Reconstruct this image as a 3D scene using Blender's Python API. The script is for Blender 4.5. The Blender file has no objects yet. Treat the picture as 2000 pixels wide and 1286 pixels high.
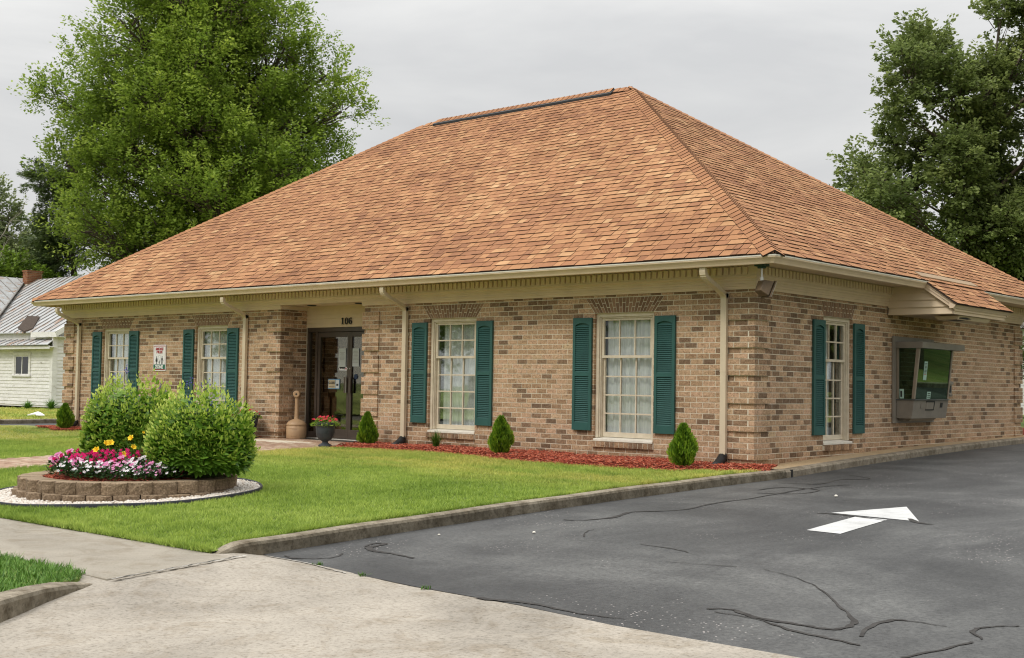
import bpy, math, random
import numpy as np
from mathutils import Matrix, Vector, noise
random.seed(7)
rng = np.random.default_rng(7)
SC = bpy.context.scene
COL = SC.collection

# ------------------------------------------------------------------ camera
CAM = Vector((8.633, -14.929, 1.071))
FWD = Vector((-0.6566, 0.7530, 0.0446)).normalized()
RGT = Vector((0.7536, 0.6571, 0.0161))
RGT = (RGT - FWD * RGT.dot(FWD)).normalized()
UPV = RGT.cross(FWD)
FPX = 2424.47
cd = bpy.data.cameras.new('camera')
cam = bpy.data.objects.new('camera', cd)
COL.objects.link(cam)
cam.matrix_world = Matrix(((RGT.x, UPV.x, -FWD.x, CAM.x), (RGT.y, UPV.y, -FWD.y, CAM.y), (RGT.z, UPV.z, -FWD.z, CAM.z), (0, 0, 0, 1)))
cd.sensor_width = 36
cd.lens = FPX / 2000 * 36
cd.clip_end = 3000
cd.clip_start = 0.1
SC.camera = cam

# ------------------------------------------------------------------ world: overcast sky
SUN_DIR = Vector((-0.12, -0.66, 0.74)).normalized()
w = bpy.data.worlds.new('World')
SC.world = w
w.use_nodes = True
nt = w.node_tree
nt.nodes.clear()
N = nt.nodes.new
L = nt.links.new
out = N('ShaderNodeOutputWorld')
sky = N('ShaderNodeTexSky')
sky.sky_type = 'NISHITA'
sky.sun_disc = False
sky.sun_elevation = math.asin(SUN_DIR.z)
sky.sun_rotation = math.atan2(SUN_DIR.x, SUN_DIR.y)
bg1 = N('ShaderNodeBackground')
bg1.inputs['Strength'].default_value = 0.05
L(sky.outputs[0], bg1.inputs['Color'])
tc = N('ShaderNodeTexCoord')
sep = N('ShaderNodeSeparateXYZ')
L(tc.outputs['Generated'], sep.inputs[0])
# cloud layer: zenith brightened beyond true overcast, above the view, to light the scene
el = N('ShaderNodeMath'); el.operation = 'MAXIMUM'; el.inputs[1].default_value = 0
L(sep.outputs['Z'], el.inputs[0])
pw = N('ShaderNodeMath'); pw.operation = 'POWER'; pw.inputs[1].default_value = 2.4
L(el.outputs[0], pw.inputs[0])
l1 = N('ShaderNodeMath'); l1.operation = 'MULTIPLY_ADD'; l1.inputs[1].default_value = 0.12; l1.inputs[2].default_value = 0.75
L(el.outputs[0], l1.inputs[0])
lum = N('ShaderNodeMath'); lum.operation = 'MULTIPLY_ADD'; lum.inputs[1].default_value = 2.1
L(pw.outputs[0], lum.inputs[0]); L(l1.outputs[0], lum.inputs[2])
mp = N('ShaderNodeMapping'); mp.inputs['Scale'].default_value = (1.6, 1.6, 7.0); mp.inputs['Rotation'].default_value = (0.12, 0.06, 0.3)
L(tc.outputs['Generated'], mp.inputs['Vector'])
nz = N('ShaderNodeTexNoise'); nz.inputs['Scale'].default_value = 1.3; nz.inputs['Detail'].default_value = 7; nz.inputs['Roughness'].default_value = 0.52
nz.inputs['Distortion'].default_value = 0.4
L(mp.outputs[0], nz.inputs['Vector'])
cr = N('ShaderNodeValToRGB')
cr.color_ramp.elements[0].position = 0.36; cr.color_ramp.elements[0].color = (0.80, 0.81, 0.82, 1)
cr.color_ramp.elements[1].position = 0.62; cr.color_ramp.elements[1].color = (1.06, 1.06, 1.045, 1)
L(nz.outputs['Fac'], cr.inputs[0])
mul = N('ShaderNodeVectorMath'); mul.operation = 'SCALE'
L(cr.outputs[0], mul.inputs[0]); L(lum.outputs[0], mul.inputs['Scale'])
bg2 = N('ShaderNodeBackground')
bg2.inputs['Strength'].default_value = 1.0
L(mul.outputs[0], bg2.inputs['Color'])
mixs = N('ShaderNodeMixShader'); mixs.inputs[0].default_value = 0.97
L(bg1.outputs[0], mixs.inputs[1]); L(bg2.outputs[0], mixs.inputs[2])
L(mixs.outputs[0], out.inputs['Surface'])

sl = bpy.data.lights.new('sun', 'SUN')
sl.energy = 1.4
sl.angle = math.radians(14)
sl.color = (1.0, 0.95, 0.87)
so = bpy.data.objects.new('sun', sl)
COL.objects.link(so)
so.rotation_euler = (-SUN_DIR).to_track_quat('-Z', 'Y').to_euler()
so.location = (-20, -20, 40)

SC.view_settings.view_transform = 'Standard'
SC.view_settings.look = 'None'
SC.view_settings.gamma = 1
SC.view_settings.exposure = 0.0
SC.view_settings.use_curve_mapping = False
SC.render.engine = 'CYCLES'
try:
    SC.cycles.use_denoising = True
    SC.cycles.denoiser = 'OPENIMAGEDENOISE'
    SC.cycles.denoising_input_passes = 'RGB_ALBEDO_NORMAL'
    SC.cycles.denoising_prefilter = 'ACCURATE'
    SC.cycles.use_adaptive_sampling = False
    SC.cycles.filter_width = 1.15
    SC.cycles.sample_clamp_indirect = 4
    SC.cycles.max_bounces = 6
    SC.cycles.diffuse_bounces = 3
    SC.cycles.glossy_bounces = 3
    SC.cycles.transmission_bounces = 5
    SC.cycles.transparent_max_bounces = 6
    SC.cycles.caustics_reflective = False
    SC.cycles.caustics_refractive = False
except Exception:
    pass

# ------------------------------------------------------------------ terrain heights
def lawn_z(x, y):
    z = -0.01
    if y < 0:
        z += 0.012 * y - 0.0015 * y * y
    if y < -8.3:
        t_ = min(1, (-8.3 - y) / 0.7); z -= 0.035 * t_ * t_
    if x < -5:
        z -= 0.0065 * min(18, -(x + 5))
    return z

def drive_z(y):
    if y < 0:
        yy = max(y, -11)
        return -0.12 + 0.012 * yy - 0.0015 * yy * yy
    yy = min(y, 12)
    return -0.12 + 0.035 * yy - 0.0014 * yy * yy

def side_z(y):
    yy = min(max(y, 0), 12)
    return 0.035 * yy - 0.0014 * yy * yy if y >= 0 else lawn_z(0, y)

# ------------------------------------------------------------------ materials
def ramp(nd, stops):
    r = nd.color_ramp
    while len(r.elements) < len(stops):
        r.elements.new(0.5)
    for e, (p_, c_) in zip(r.elements, stops):
        e.position = p_
        e.color = (c_[0], c_[1], c_[2], 1)

def newmat(name):
    m = bpy.data.materials.new(name)
    m.use_nodes = True
    t = m.node_tree
    b = t.nodes['Principled BSDF']
    return m, t, b

def noise_node(t, scale, detail=4, rough=0.55, coord=None, mapping=None, dist=0):
    g = coord
    if g is None:
        g = t.nodes.new('ShaderNodeNewGeometry').outputs['Position']
    if mapping:
        mm = t.nodes.new('ShaderNodeMapping'); mm.inputs['Scale'].default_value = mapping
        t.links.new(g, mm.inputs['Vector']); g = mm.outputs[0]
    n = t.nodes.new('ShaderNodeTexNoise')
    n.inputs['Scale'].default_value = scale; n.inputs['Detail'].default_value = detail
    n.inputs['Roughness'].default_value = rough; n.inputs['Distortion'].default_value = dist
    t.links.new(g, n.inputs['Vector'])
    return n.outputs['Fac']

def rmp(t, fac, stops):
    r = t.nodes.new('ShaderNodeValToRGB'); ramp(r, stops); t.links.new(fac, r.inputs[0]); return r.outputs[0]

def mixc(t, fac, a, b, mode='MIX'):
    m = t.nodes.new('ShaderNodeMix'); m.data_type = 'RGBA'; m.blend_type = mode
    for k, v in ((0, fac), (6, a), (7, b)):
        if hasattr(v, 'links') or hasattr(v, 'is_linked'):
            t.links.new(v, m.inputs[k])
        elif isinstance(v, (int, float)):
            m.inputs[k].default_value = v
        else:
            m.inputs[k].default_value = (v[0], v[1], v[2], 1)
    return m.outputs[2]

def bump(t, b, fac, strength, dist=0.01):
    n = t.nodes.new('ShaderNodeBump'); n.inputs['Strength'].default_value = strength; n.inputs['Distance'].default_value = dist
    t.links.new(fac, n.inputs['Height']); t.links.new(n.outputs[0], b.inputs['Normal'])

def tone_attr(t):
    a = t.nodes.new('ShaderNodeAttribute'); a.attribute_name = 'tone'; return a.outputs['Fac']

def simple(name, c, rough=0.6, c2=None, scale=8, bs=0.0, bscale=60, spec=0.35, metal=0.0, mapping=None):
    m, t, b = newmat(name)
    if c2 is None:
        c2 = tuple(v * 0.82 for v in c)
    f = noise_node(t, scale, 5, mapping=mapping)
    t.links.new(rmp(t, f, [(0.3, c2), (0.7, c)]), b.inputs['Base Color'])
    b.inputs['Roughness'].default_value = rough
    b.inputs['Specular IOR Level'].default_value = spec
    b.inputs['Metallic'].default_value = metal
    if bs:
        bump(t, b, noise_node(t, bscale, 4), bs, 0.004)
    return m

M = {}
# brick: tone picks the firing colour, world noise adds iron spots and grain
m, t, b = newmat('brick'); tn = tone_attr(t)
base = rmp(t, tn, [(0.0, (0.21, 0.14, 0.092)), (0.2, (0.29, 0.19, 0.122)), (0.32, (0.40, 0.26, 0.16)), (0.6, (0.52, 0.355, 0.225)), (0.82, (0.59, 0.39, 0.26)), (1.0, (0.60, 0.44, 0.28))])
f1 = noise_node(t, 26, 3, 0.6)
c = mixc(t, 1.0, base, rmp(t, f1, [(0.32, (0.66, 0.63, 0.60)), (0.66, (1.14, 1.14, 1.14))]), 'MULTIPLY')
f2 = noise_node(t, 62, 2, 0.5)
spots = rmp(t, f2, [(0.33, (0.30, 0.25, 0.22)), (0.43, (1, 1, 1))])
c = mixc(t, 0.85, c, spots, 'MULTIPLY')
gz = t.nodes.new('ShaderNodeNewGeometry'); sz_ = t.nodes.new('ShaderNodeSeparateXYZ'); t.links.new(gz.outputs['Position'], sz_.inputs[0])
zn = t.nodes.new('ShaderNodeMath'); zn.operation = 'MULTIPLY_ADD'; zn.inputs[1].default_value = 0.5; t.links.new(noise_node(t, 3.5, 4), zn.inputs[0]); t.links.new(sz_.outputs['Z'], zn.inputs[2])
c = mixc(t, 1.0, c, rmp(t, zn.outputs[0], [(0.28, (0.74, 0.70, 0.66)), (0.52, (1, 1, 1))]), 'MULTIPLY')
f3 = noise_node(t, 0.5, 3)
c = mixc(t, 1.0, c, rmp(t, f3, [(0.3, (0.86, 0.86, 0.86)), (0.7, (1.06, 1.05, 1.04))]), 'MULTIPLY')
t.links.new(c, b.inputs['Base Color']); b.inputs['Roughness'].default_value = 0.88; b.inputs['Specular IOR Level'].default_value = 0.2
bump(t, b, noise_node(t, 90, 5, 0.7), 0.5, 0.005); M['brick'] = m
m, t, b = newmat('dark_brick'); tn = tone_attr(t)
base = rmp(t, tn, [(0.0, (0.20, 0.115, 0.07)), (1.0, (0.34, 0.205, 0.125))])
c = mixc(t, 1.0, base, rmp(t, noise_node(t, 60, 3, 0.6), [(0.3, (0.7, 0.7, 0.7)), (0.7, (1.1, 1.1, 1.1))]), 'MULTIPLY')
t.links.new(c, b.inputs['Base Color']); b.inputs['Roughness'].default_value = 0.88; M['dark_brick'] = m
M['mortar'] = simple('mortar', (0.74, 0.67, 0.54), 0.95, (0.60, 0.53, 0.41), 14, 0.4, 120, 0.1)
# shingles
m, t, b = newmat('shingle'); tn = tone_attr(t)
base = rmp(t, tn, [(0.0, (0.035, 0.022, 0.015)), (0.1, (0.05, 0.03, 0.02)), (0.14, (0.29, 0.14, 0.077)), (0.4, (0.36, 0.175, 0.090)), (0.62, (0.43, 0.220, 0.110)), (0.85, (0.50, 0.285, 0.145)), (1.0, (0.57, 0.355, 0.19))])
c = mixc(t, 1.0, base, rmp(t, noise_node(t, 160, 2, 0.6), [(0.25, (0.72, 0.72, 0.72)), (0.75, (1.18, 1.16, 1.14))]), 'MULTIPLY')
c = mixc(t, 1.0, c, rmp(t, noise_node(t, 0.8, 4, 0.6), [(0.3, (0.84, 0.82, 0.80)), (0.7, (1.06, 1.06, 1.06))]), 'MULTIPLY')
c = mixc(t, 1.0, c, rmp(t, noise_node(t, 1.5, 3, 0.6, mapping=(3, 3, 0.5)), [(0.35, (0.9, 0.9, 0.9)), (0.6, (1.02, 1.02, 1.02))]), 'MULTIPLY')
t.links.new(c, b.inputs['Base Color']); b.inputs['Roughness'].default_value = 0.9; b.inputs['Specular IOR Level'].default_value = 0.15
bump(t, b, noise_node(t, 260, 2), 0.35, 0.003); M['shingle'] = m
M['felt'] = simple('roof_underlay', (0.05, 0.032, 0.022), 0.95)
M['trim'] = simple('beige_trim', (0.74, 0.58, 0.42), 0.5, (0.65, 0.51, 0.37), 3, 0.05, 40)
M['trim_light'] = simple('beige_siding', (0.76, 0.61, 0.43), 0.5, (0.68, 0.545, 0.385), 3, 0.05, 40)
M['spout'] = simple('downspout_paint', (0.66, 0.55, 0.40), 0.4, (0.58, 0.48, 0.35), 4, 0.03, 30)
M['lip'] = simple('white_lip', (0.78, 0.75, 0.68), 0.35, (0.66, 0.62, 0.54), 6)
M['window_paint'] = simple('cream_window_paint', (0.68, 0.60, 0.47), 0.5, (0.56, 0.48, 0.36), 9, 0.15, 50)
M['white_paint'] = simple('white_window_paint', (0.78, 0.74, 0.66), 0.5, (0.66, 0.61, 0.52), 12, 0.15, 60)
M['shutter'] = simple('green_shutter', (0.028, 0.102, 0.090), 0.5, (0.022, 0.083, 0.072), 5, 0.03, 40, 0.4)
M['bronze'] = simple('dark_bronze_metal', (0.075, 0.055, 0.042), 0.4, (0.058, 0.042, 0.033), 7, 0.0, 10, 0.5)
M['grey_metal'] = simple('grey_bronze_metal', (0.25, 0.22, 0.18), 0.42, (0.20, 0.175, 0.145), 5, 0.05, 30, 0.4)
M['steel'] = simple('brushed_steel', (0.6, 0.58, 0.55), 0.3, None, 20, 0, 10, 0.5, 0.8)
M['black'] = simple('black_plastic', (0.018, 0.018, 0.018), 0.5)
M['dark_room'] = simple('dark_interior', (0.06, 0.055, 0.045), 0.9)
# curtain
m, t, b = newmat('sheer_curtain')
f = noise_node(t, 9, 3, mapping=(5, 5, 0.15))
t.links.new(rmp(t, f, [(0.3, (0.66, 0.69, 0.68)), (0.7, (0.92, 0.94, 0.93))]), b.inputs['Base Color']); b.inputs['Roughness'].default_value = 0.9; M['curtain'] = m

def glass(name, tint, refl=1.0, alpha=0.9):
    m = bpy.data.materials.new(name); m.use_nodes = True; t = m.node_tree; t.nodes.clear()
    o = t.nodes.new('ShaderNodeOutputMaterial')
    tr = t.nodes.new('ShaderNodeBsdfTransparent'); tr.inputs[0].default_value = (*tint, 1)
    gl = t.nodes.new('ShaderNodeBsdfGlossy'); gl.inputs['Roughness'].default_value = 0.02; gl.inputs[0].default_value = (0.95, 0.97, 0.95, 1) if 'green' not in name else (0.62, 0.92, 0.70, 1)
    lw = t.nodes.new('ShaderNodeFresnel'); lw.inputs['IOR'].default_value = 1.52
    mu = t.nodes.new('ShaderNodeMath'); mu.operation = 'MULTIPLY'; mu.inputs[1].default_value = refl; mu.use_clamp = True
    t.links.new(lw.outputs[0], mu.inputs[0])
    mx = t.nodes.new('ShaderNodeMixShader'); t.links.new(mu.outputs[0], mx.inputs[0])
    t.links.new(tr.outputs[0], mx.inputs[1]); t.links.new(gl.outputs[0], mx.inputs[2]); t.links.new(mx.outputs[0], o.inputs[0])
    return m
M['glass'] = glass('window_glass', (0.975, 0.985, 0.98), 0.5)
M['door_glass'] = glass('bronze_tinted_glass', (0.80, 0.75, 0.65), 0.8)
M['teller_glass'] = glass('green_tinted_glass', (0.40, 0.62, 0.48), 1.9)

# leaves
def leafmat(name, stops, trans=0.3, rough=0.5, vary=0.5):
    m, t, b = newmat(name); tn = tone_attr(t)
    c = rmp(t, tn, stops)
    c = mixc(t, 1.0, c, rmp(t, noise_node(t, vary, 3), [(0.3, (0.82, 0.86, 0.8)), (0.7, (1.12, 1.08, 1.0))]), 'MULTIPLY')
    t.links.new(c, b.inputs['Base Color']); b.inputs['Roughness'].default_value = rough; b.inputs['Specular IOR Level'].default_value = 0.3
    tl = t.nodes.new('ShaderNodeBsdfTranslucent'); t.links.new(c, tl.inputs[0])
    mx = t.nodes.new('ShaderNodeMixShader'); mx.inputs[0].default_value = trans
    o = t.nodes['Material Output']
    t.links.new(b.outputs[0], mx.inputs[1]); t.links.new(tl.outputs[0], mx.inputs[2]); t.links.new(mx.outputs[0], o.inputs[0])
    return m
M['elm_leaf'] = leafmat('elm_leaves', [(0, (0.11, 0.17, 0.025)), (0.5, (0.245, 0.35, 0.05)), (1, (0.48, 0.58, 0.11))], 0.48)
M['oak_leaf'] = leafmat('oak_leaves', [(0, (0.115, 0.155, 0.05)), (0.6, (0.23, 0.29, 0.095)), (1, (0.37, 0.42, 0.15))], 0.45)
M['pine_leaf'] = leafmat('pine_needles', [(0, (0.06, 0.10, 0.035)), (1, (0.18, 0.24, 0.07))], 0.15)
M['far_leaf'] = leafmat('grey_green_leaves', [(0, (0.13, 0.17, 0.08)), (1, (0.34, 0.39, 0.19))], 0.3)
M['lime_leaf'] = leafmat('light_green_leaves', [(0, (0.085, 0.155, 0.02)), (1, (0.29, 0.42, 0.06))], 0.35)
M['bush_leaf'] = leafmat('bush_leaves', [(0, (0.06, 0.145, 0.016)), (0.35, (0.155, 0.30, 0.03)), (0.7, (0.37, 0.50, 0.075)), (1, (0.60, 0.68, 0.16))], 0.35, 0.42, 6)
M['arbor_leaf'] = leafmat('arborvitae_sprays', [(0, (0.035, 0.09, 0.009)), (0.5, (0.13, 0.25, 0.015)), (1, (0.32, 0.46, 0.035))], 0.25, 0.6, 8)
M['flower_leaf'] = leafmat('bedding_leaves', [(0, (0.015, 0.05, 0.015)), (1, (0.06, 0.13, 0.03))], 0.25, 0.4, 8)
M['lily_leaf'] = leafmat('lily_leaves', [(0, (0.03, 0.09, 0.012)), (1, (0.12, 0.24, 0.03))], 0.3, 0.4, 8)
M['bark'] = simple('grey_bark', (0.14, 0.11, 0.085), 0.95, (0.07, 0.055, 0.042), 6, 0.8, 25, 0.1)
M['dead_bark'] = simple('bleached_bark', (0.42, 0.38, 0.32), 0.95, (0.28, 0.25, 0.2), 6)

def petal(name, a, b_):
    m, t, b = newmat(name); t.links.new(rmp(t, tone_attr(t), [(0, a), (1, b_)]), b.inputs['Base Color']); b.inputs['Roughness'].default_value = 0.8; b.inputs['Specular IOR Level'].default_value = 0.1
    return m
M['magenta'] = petal('magenta_petals', (0.30, 0.002, 0.05), (0.50, 0.004, 0.10))
M['pink'] = petal('pink_petals', (0.52, 0.13, 0.30), (0.66, 0.38, 0.52))
M['white_petal'] = petal('white_petals', (0.62, 0.61, 0.61), (0.72, 0.72, 0.72))
M['pink_eye'] = simple('flower_eye', (0.55, 0.02, 0.16), 0.6)
M['yellow'] = petal('yellow_petals', (0.82, 0.50, 0.02), (0.90, 0.66, 0.06))
M['red_petal'] = petal('red_petals', (0.38, 0.012, 0.03), (0.58, 0.06, 0.08))
M['purple'] = simple('violet_petals', (0.10, 0.07, 0.42), 0.6)

# grass ground + blades share the same patchy colouring
def grass_color(t, light):
    p1 = noise_node(t, 0.45, 4, 0.6)
    p2 = noise_node(t, 0.35, 5, 0.65, mapping=(1.0, 3.2, 1.0))
    k = light
    g = rmp(t, p1, [(0.3, (0.115 * k, 0.168 * k, 0.030 * k)), (0.52, (0.175 * k, 0.228 * k, 0.048 * k)), (0.72, (0.240 * k, 0.280 * k, 0.080 * k))])
    g = mixc(t, 1.0, g, rmp(t, noise_node(t, 7, 4, 0.7), [(0.32, (0.70, 0.76, 0.66)), (0.6, (1.08, 1.06, 1.05))]), 'MULTIPLY')
    dry = rmp(t, p2, [(0.38, (0, 0, 0)), (0.58, (0.58, 0.58, 0.58))])
    # dry streaks only on the strip near the planting bed
    pos = t.nodes.new('ShaderNodeNewGeometry'); sp = t.nodes.new('ShaderNodeSeparateXYZ'); t.links.new(pos.outputs['Position'], sp.inputs[0])
    mr = t.nodes.new('ShaderNodeMapRange'); mr.inputs[1].default_value = -4.4; mr.inputs[2].default_value = -2.6; t.links.new(sp.outputs['Y'], mr.inputs[0])
    mm = t.nodes.new('ShaderNodeMath'); mm.operation = 'MULTIPLY'; t.links.new(dry, mm.inputs[0]); t.links.new(mr.outputs[0], mm.inputs[1])
    return mixc(t, mm.outputs[0], g, (0.36 * k, 0.30 * k, 0.10 * k))
m, t, b = newmat('lawn_soil')
t.links.new(mixc(t, 1.0, grass_color(t, 1.15), rmp(t, noise_node(t, 40, 4, 0.7), [(0.3, (0.6, 0.6, 0.6)), (0.7, (1.15, 1.15, 1.1))]), 'MULTIPLY'), b.inputs['Base Color'])
b.inputs['Roughness'].default_value = 0.95; bump(t, b, noise_node(t, 60, 4), 0.6, 0.02); M['lawn'] = m
m, t, b = newmat('grass_blades'); tn = tone_attr(t)
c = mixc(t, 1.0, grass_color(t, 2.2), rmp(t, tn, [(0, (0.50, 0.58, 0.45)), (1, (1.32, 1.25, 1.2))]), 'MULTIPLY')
t.links.new(c, b.inputs['Base Color']); b.inputs['Roughness'].default_value = 0.6; b.inputs['Specular IOR Level'].default_value = 0.25
tl = t.nodes.new('ShaderNodeBsdfTranslucent'); t.links.new(c, tl.inputs[0]); mx = t.nodes.new('ShaderNodeMixShader'); mx.inputs[0].default_value = 0.3
t.links.new(b.outputs[0], mx.inputs[1]); t.links.new(tl.outputs[0], mx.inputs[2]); t.links.new(mx.outputs[0], t.nodes['Material Output'].inputs[0]); M['blades'] = m
m, t, b = newmat('verge_blades'); tn = tone_attr(t)
c = rmp(t, tn, [(0, (0.05, 0.13, 0.016)), (1, (0.17, 0.33, 0.04))])
t.links.new(c, b.inputs['Base Color']); b.inputs['Roughness'].default_value = 0.6; M['verge'] = m

# asphalt
m, t, b = newmat('asphalt')
big = noise_node(t, 0.34, 5, 0.62, dist=0.8)
c = rmp(t, big, [(0.36, (0.034, 0.034, 0.034)), (0.5, (0.062, 0.062, 0.061)), (0.64, (0.108, 0.108, 0.104))])
c = mixc(t, 1.0, c, rmp(t, noise_node(t, 30, 5, 0.85), [(0.33, (0.45, 0.45, 0.45)), (0.5, (1, 1, 1)), (0.68, (1.5, 1.5, 1.48))]), 'MULTIPLY')
c = mixc(t, 1.0, c, rmp(t, noise_node(t, 1.3, 5, 0.7, mapping=(1.0, 0.4, 1), dist=1.0), [(0.34, (0.70, 0.70, 0.71)), (0.6, (1.08, 1.08, 1.07))]), 'MULTIPLY')
vo = t.nodes.new('ShaderNodeTexVoronoi'); vo.inputs['Scale'].default_value = 30
gp = t.nodes.new('ShaderNodeNewGeometry'); t.links.new(gp.outputs['Position'], vo.inputs['Vector'])
wh = rmp(t, vo.outputs['Distance'], [(0.16, (1, 1, 1)), (0.24, (0, 0, 0))])
worn = rmp(t, noise_node(t, 0.75, 4, 0.7), [(0.53, (0, 0, 0)), (0.62, (1, 1, 1))])
rn = t.nodes.new('ShaderNodeMath'); rn.operation = 'GREATER_THAN'; rn.inputs[1].default_value = 0.55
t.links.new(vo.outputs['Color'], rn.inputs[0])
q1 = t.nodes.new('ShaderNodeMath'); q1.operation = 'MULTIPLY'; t.links.new(wh, q1.inputs[0]); t.links.new(worn, q1.inputs[1])
q2 = t.nodes.new('ShaderNodeMath'); q2.operation = 'MULTIPLY'; t.links.new(q1.outputs[0], q2.inputs[0]); t.links.new(rn.outputs[0], q2.inputs[1])
c = mixc(t, q2.outputs[0], c, (0.42, 0.38, 0.36))
t.links.new(c, b.inputs['Base Color']); b.inputs['Roughness'].default_value = 0.62; b.inputs['Specular IOR Level'].default_value = 0.45
bump(t, b, noise_node(t, 70, 4, 0.7), 0.55, 0.006); M['asphalt'] = m
M['sealant'] = simple('crack_sealant', (0.070, 0.066, 0.062), 0.8, (0.034, 0.031, 0.029), 11, 0.0, 80, 0.15)
m, t, b = newmat('road_paint')
c = rmp(t, noise_node(t, 4, 6, 0.75), [(0.3, (0.42, 0.42, 0.41)), (0.55, (0.56, 0.56, 0.55)), (0.7, (0.62, 0.62, 0.61))])
c = mixc(t, rmp(t, noise_node(t, 16, 6, 0.85), [(0.60, (0, 0, 0)), (0.67, (1, 1, 1))]), c, (0.09, 0.09, 0.09))
t.links.new(c, b.inputs['Base Color']); b.inputs['Roughness'].default_value = 0.7; bump(t, b, noise_node(t, 50, 4, 0.7), 0.4, 0.005); M['paint'] = m

def concrete(name, a, b2, grain=60, streak=None, fine=1.0):
    m, t, b = newmat(name)
    c = rmp(t, noise_node(t, 0.8, 6, 0.65, dist=0.6), [(0.3, b2), (0.68, a)])
    c = mixc(t, fine, c, rmp(t, noise_node(t, grain, 4, 0.75), [(0.3, (0.55, 0.53, 0.50)), (0.47, (1, 1, 1)), (0.72, (1.2, 1.19, 1.18))]), 'MULTIPLY')
    c = mixc(t, 0.8, c, rmp(t, noise_node(t, 2.6, 6, 0.75, dist=1.2), [(0.36, (0.78, 0.74, 0.68)), (0.5, (1, 1, 1)), (0.7, (1.06, 1.06, 1.06))]), 'MULTIPLY')
    if streak:
        c = mixc(t, 1.0, c, rmp(t, noise_node(t, 7, 5, 0.7), [(0.32, streak), (0.6, (1.0, 1.0, 1.0))]), 'MULTIPLY')
    t.links.new(c, b.inputs['Base Color']); b.inputs['Roughness'].default_value = 0.9; b.inputs['Specular IOR Level'].default_value = 0.2
    bump(t, b, noise_node(t, grain, 5, 0.75), 0.5, 0.006); return m
M['concrete'] = concrete('driveway_concrete', (0.385, 0.345, 0.29), (0.25, 0.225, 0.19), 38)
M['sidewalk'] = concrete('sidewalk_concrete', (0.34, 0.305, 0.25), (0.25, 0.225, 0.185), 90, None, 0.7)
M['curb'] = concrete('curb_concrete', (0.36, 0.315, 0.245), (0.20, 0.17, 0.13), 40, (0.5, 0.47, 0.42))
M['curb_face'] = concrete('dark_curb_face', (0.26, 0.225, 0.17), (0.11, 0.095, 0.07), 30, (0.4, 0.37, 0.32))  # darker version of the curb concrete for its outer face and ends
M['apron'] = concrete('stained_walk', (0.44, 0.31, 0.17), (0.38, 0.30, 0.20), 50)
M['grout'] = concrete('white_patch_cement', (0.56, 0.54, 0.50), (0.27, 0.24, 0.20), 30)
M['paver'] = None
m, t, b = newmat('clay_paver'); c = rmp(t, tone_attr(t), [(0, (0.30, 0.18, 0.12)), (0.5, (0.42, 0.28, 0.19)), (1, (0.48, 0.37, 0.27))])
c = mixc(t, 1.0, c, rmp(t, noise_node(t, 40, 3), [(0.3, (0.8, 0.8, 0.8)), (0.7, (1.1, 1.1, 1.1))]), 'MULTIPLY'); t.links.new(c, b.inputs['Base Color']); b.inputs['Roughness'].default_value = 0.85; M['paver'] = m
m, t, b = newmat('split_face_block')
c = rmp(t, noise_node(t, 55, 4, 0.7), [(0.3, (0.09, 0.06, 0.038)), (0.5, (0.23, 0.165, 0.105)), (0.75, (0.42, 0.32, 0.215))])
c = mixc(t, 1.0, c, rmp(t, tone_attr(t), [(0, (0.85, 0.82, 0.8)), (1, (1.15, 1.12, 1.1))]), 'MULTIPLY')
t.links.new(c, b.inputs['Base Color']); b.inputs['Roughness'].default_value = 0.95; bump(t, b, noise_node(t, 45, 5, 0.8), 0.9, 0.012); M['block'] = m
M['block_top'] = concrete('block_cap', (0.33, 0.25, 0.165), (0.24, 0.18, 0.12), 70)
m, t, b = newmat('red_mulch'); c = rmp(t, tone_attr(t), [(0, (0.22, 0.04, 0.02)), (0.5, (0.50, 0.10, 0.05)), (0.9, (0.66, 0.20, 0.11)), (1, (0.6, 0.3, 0.2))]); t.links.new(c, b.inputs['Base Color']); b.inputs['Roughness'].default_value = 0.9; M['mulch'] = m
M['mulch_base'] = simple('mulch_base', (0.20, 0.04, 0.025), 0.95, (0.09, 0.02, 0.012), 50, 0.8, 60, 0.1)
m, t, b = newmat('white_pebble'); c = rmp(t, tone_attr(t), [(0, (0.36, 0.27, 0.19)), (0.25, (0.50, 0.43, 0.36)), (1, (0.66, 0.62, 0.56))]); t.links.new(c, b.inputs['Base Color']); b.inputs['Roughness'].default_value = 0.7; M['pebble'] = m
M['pebble_base'] = simple('pebble_base', (0.36, 0.31, 0.26), 0.9, (0.2, 0.17, 0.14), 60, 0.8, 80)
M['edging'] = simple('black_edging', (0.02, 0.022, 0.028), 0.5)
M['urn'] = simple('blue_grey_urn', (0.055, 0.065, 0.075), 0.55, (0.035, 0.042, 0.05), 14, 0.3, 40)
M['navy_urn'] = simple('navy_glazed_urn', (0.022, 0.028, 0.05), 0.3, (0.015, 0.018, 0.032), 14)
M['tan_plastic'] = simple('tan_plastic', (0.46, 0.30, 0.17), 0.5, (0.38, 0.245, 0.14), 6, 0.1, 40)
M['rust_lamp'] = simple('brown_lamp_housing', (0.17, 0.115, 0.07), 0.6, (0.10, 0.07, 0.045), 12, 0.2, 50)
M['green_cap'] = simple('green_metal', (0.03, 0.07, 0.05), 0.5)
M['old_white'] = None
m, t, b = newmat('peeling_white_paint')
c = rmp(t, noise_node(t, 3.2, 8, 0.75, mapping=(1, 1, 3)), [(0.30, (0.22, 0.19, 0.15)), (0.38, (0.66, 0.64, 0.62)), (0.7, (0.86, 0.84, 0.83))]); t.links.new(c, b.inputs['Base Color']); b.inputs['Roughness'].default_value = 0.8; M['old_white'] = m
m, t, b = newmat('weathered_tin')
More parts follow.
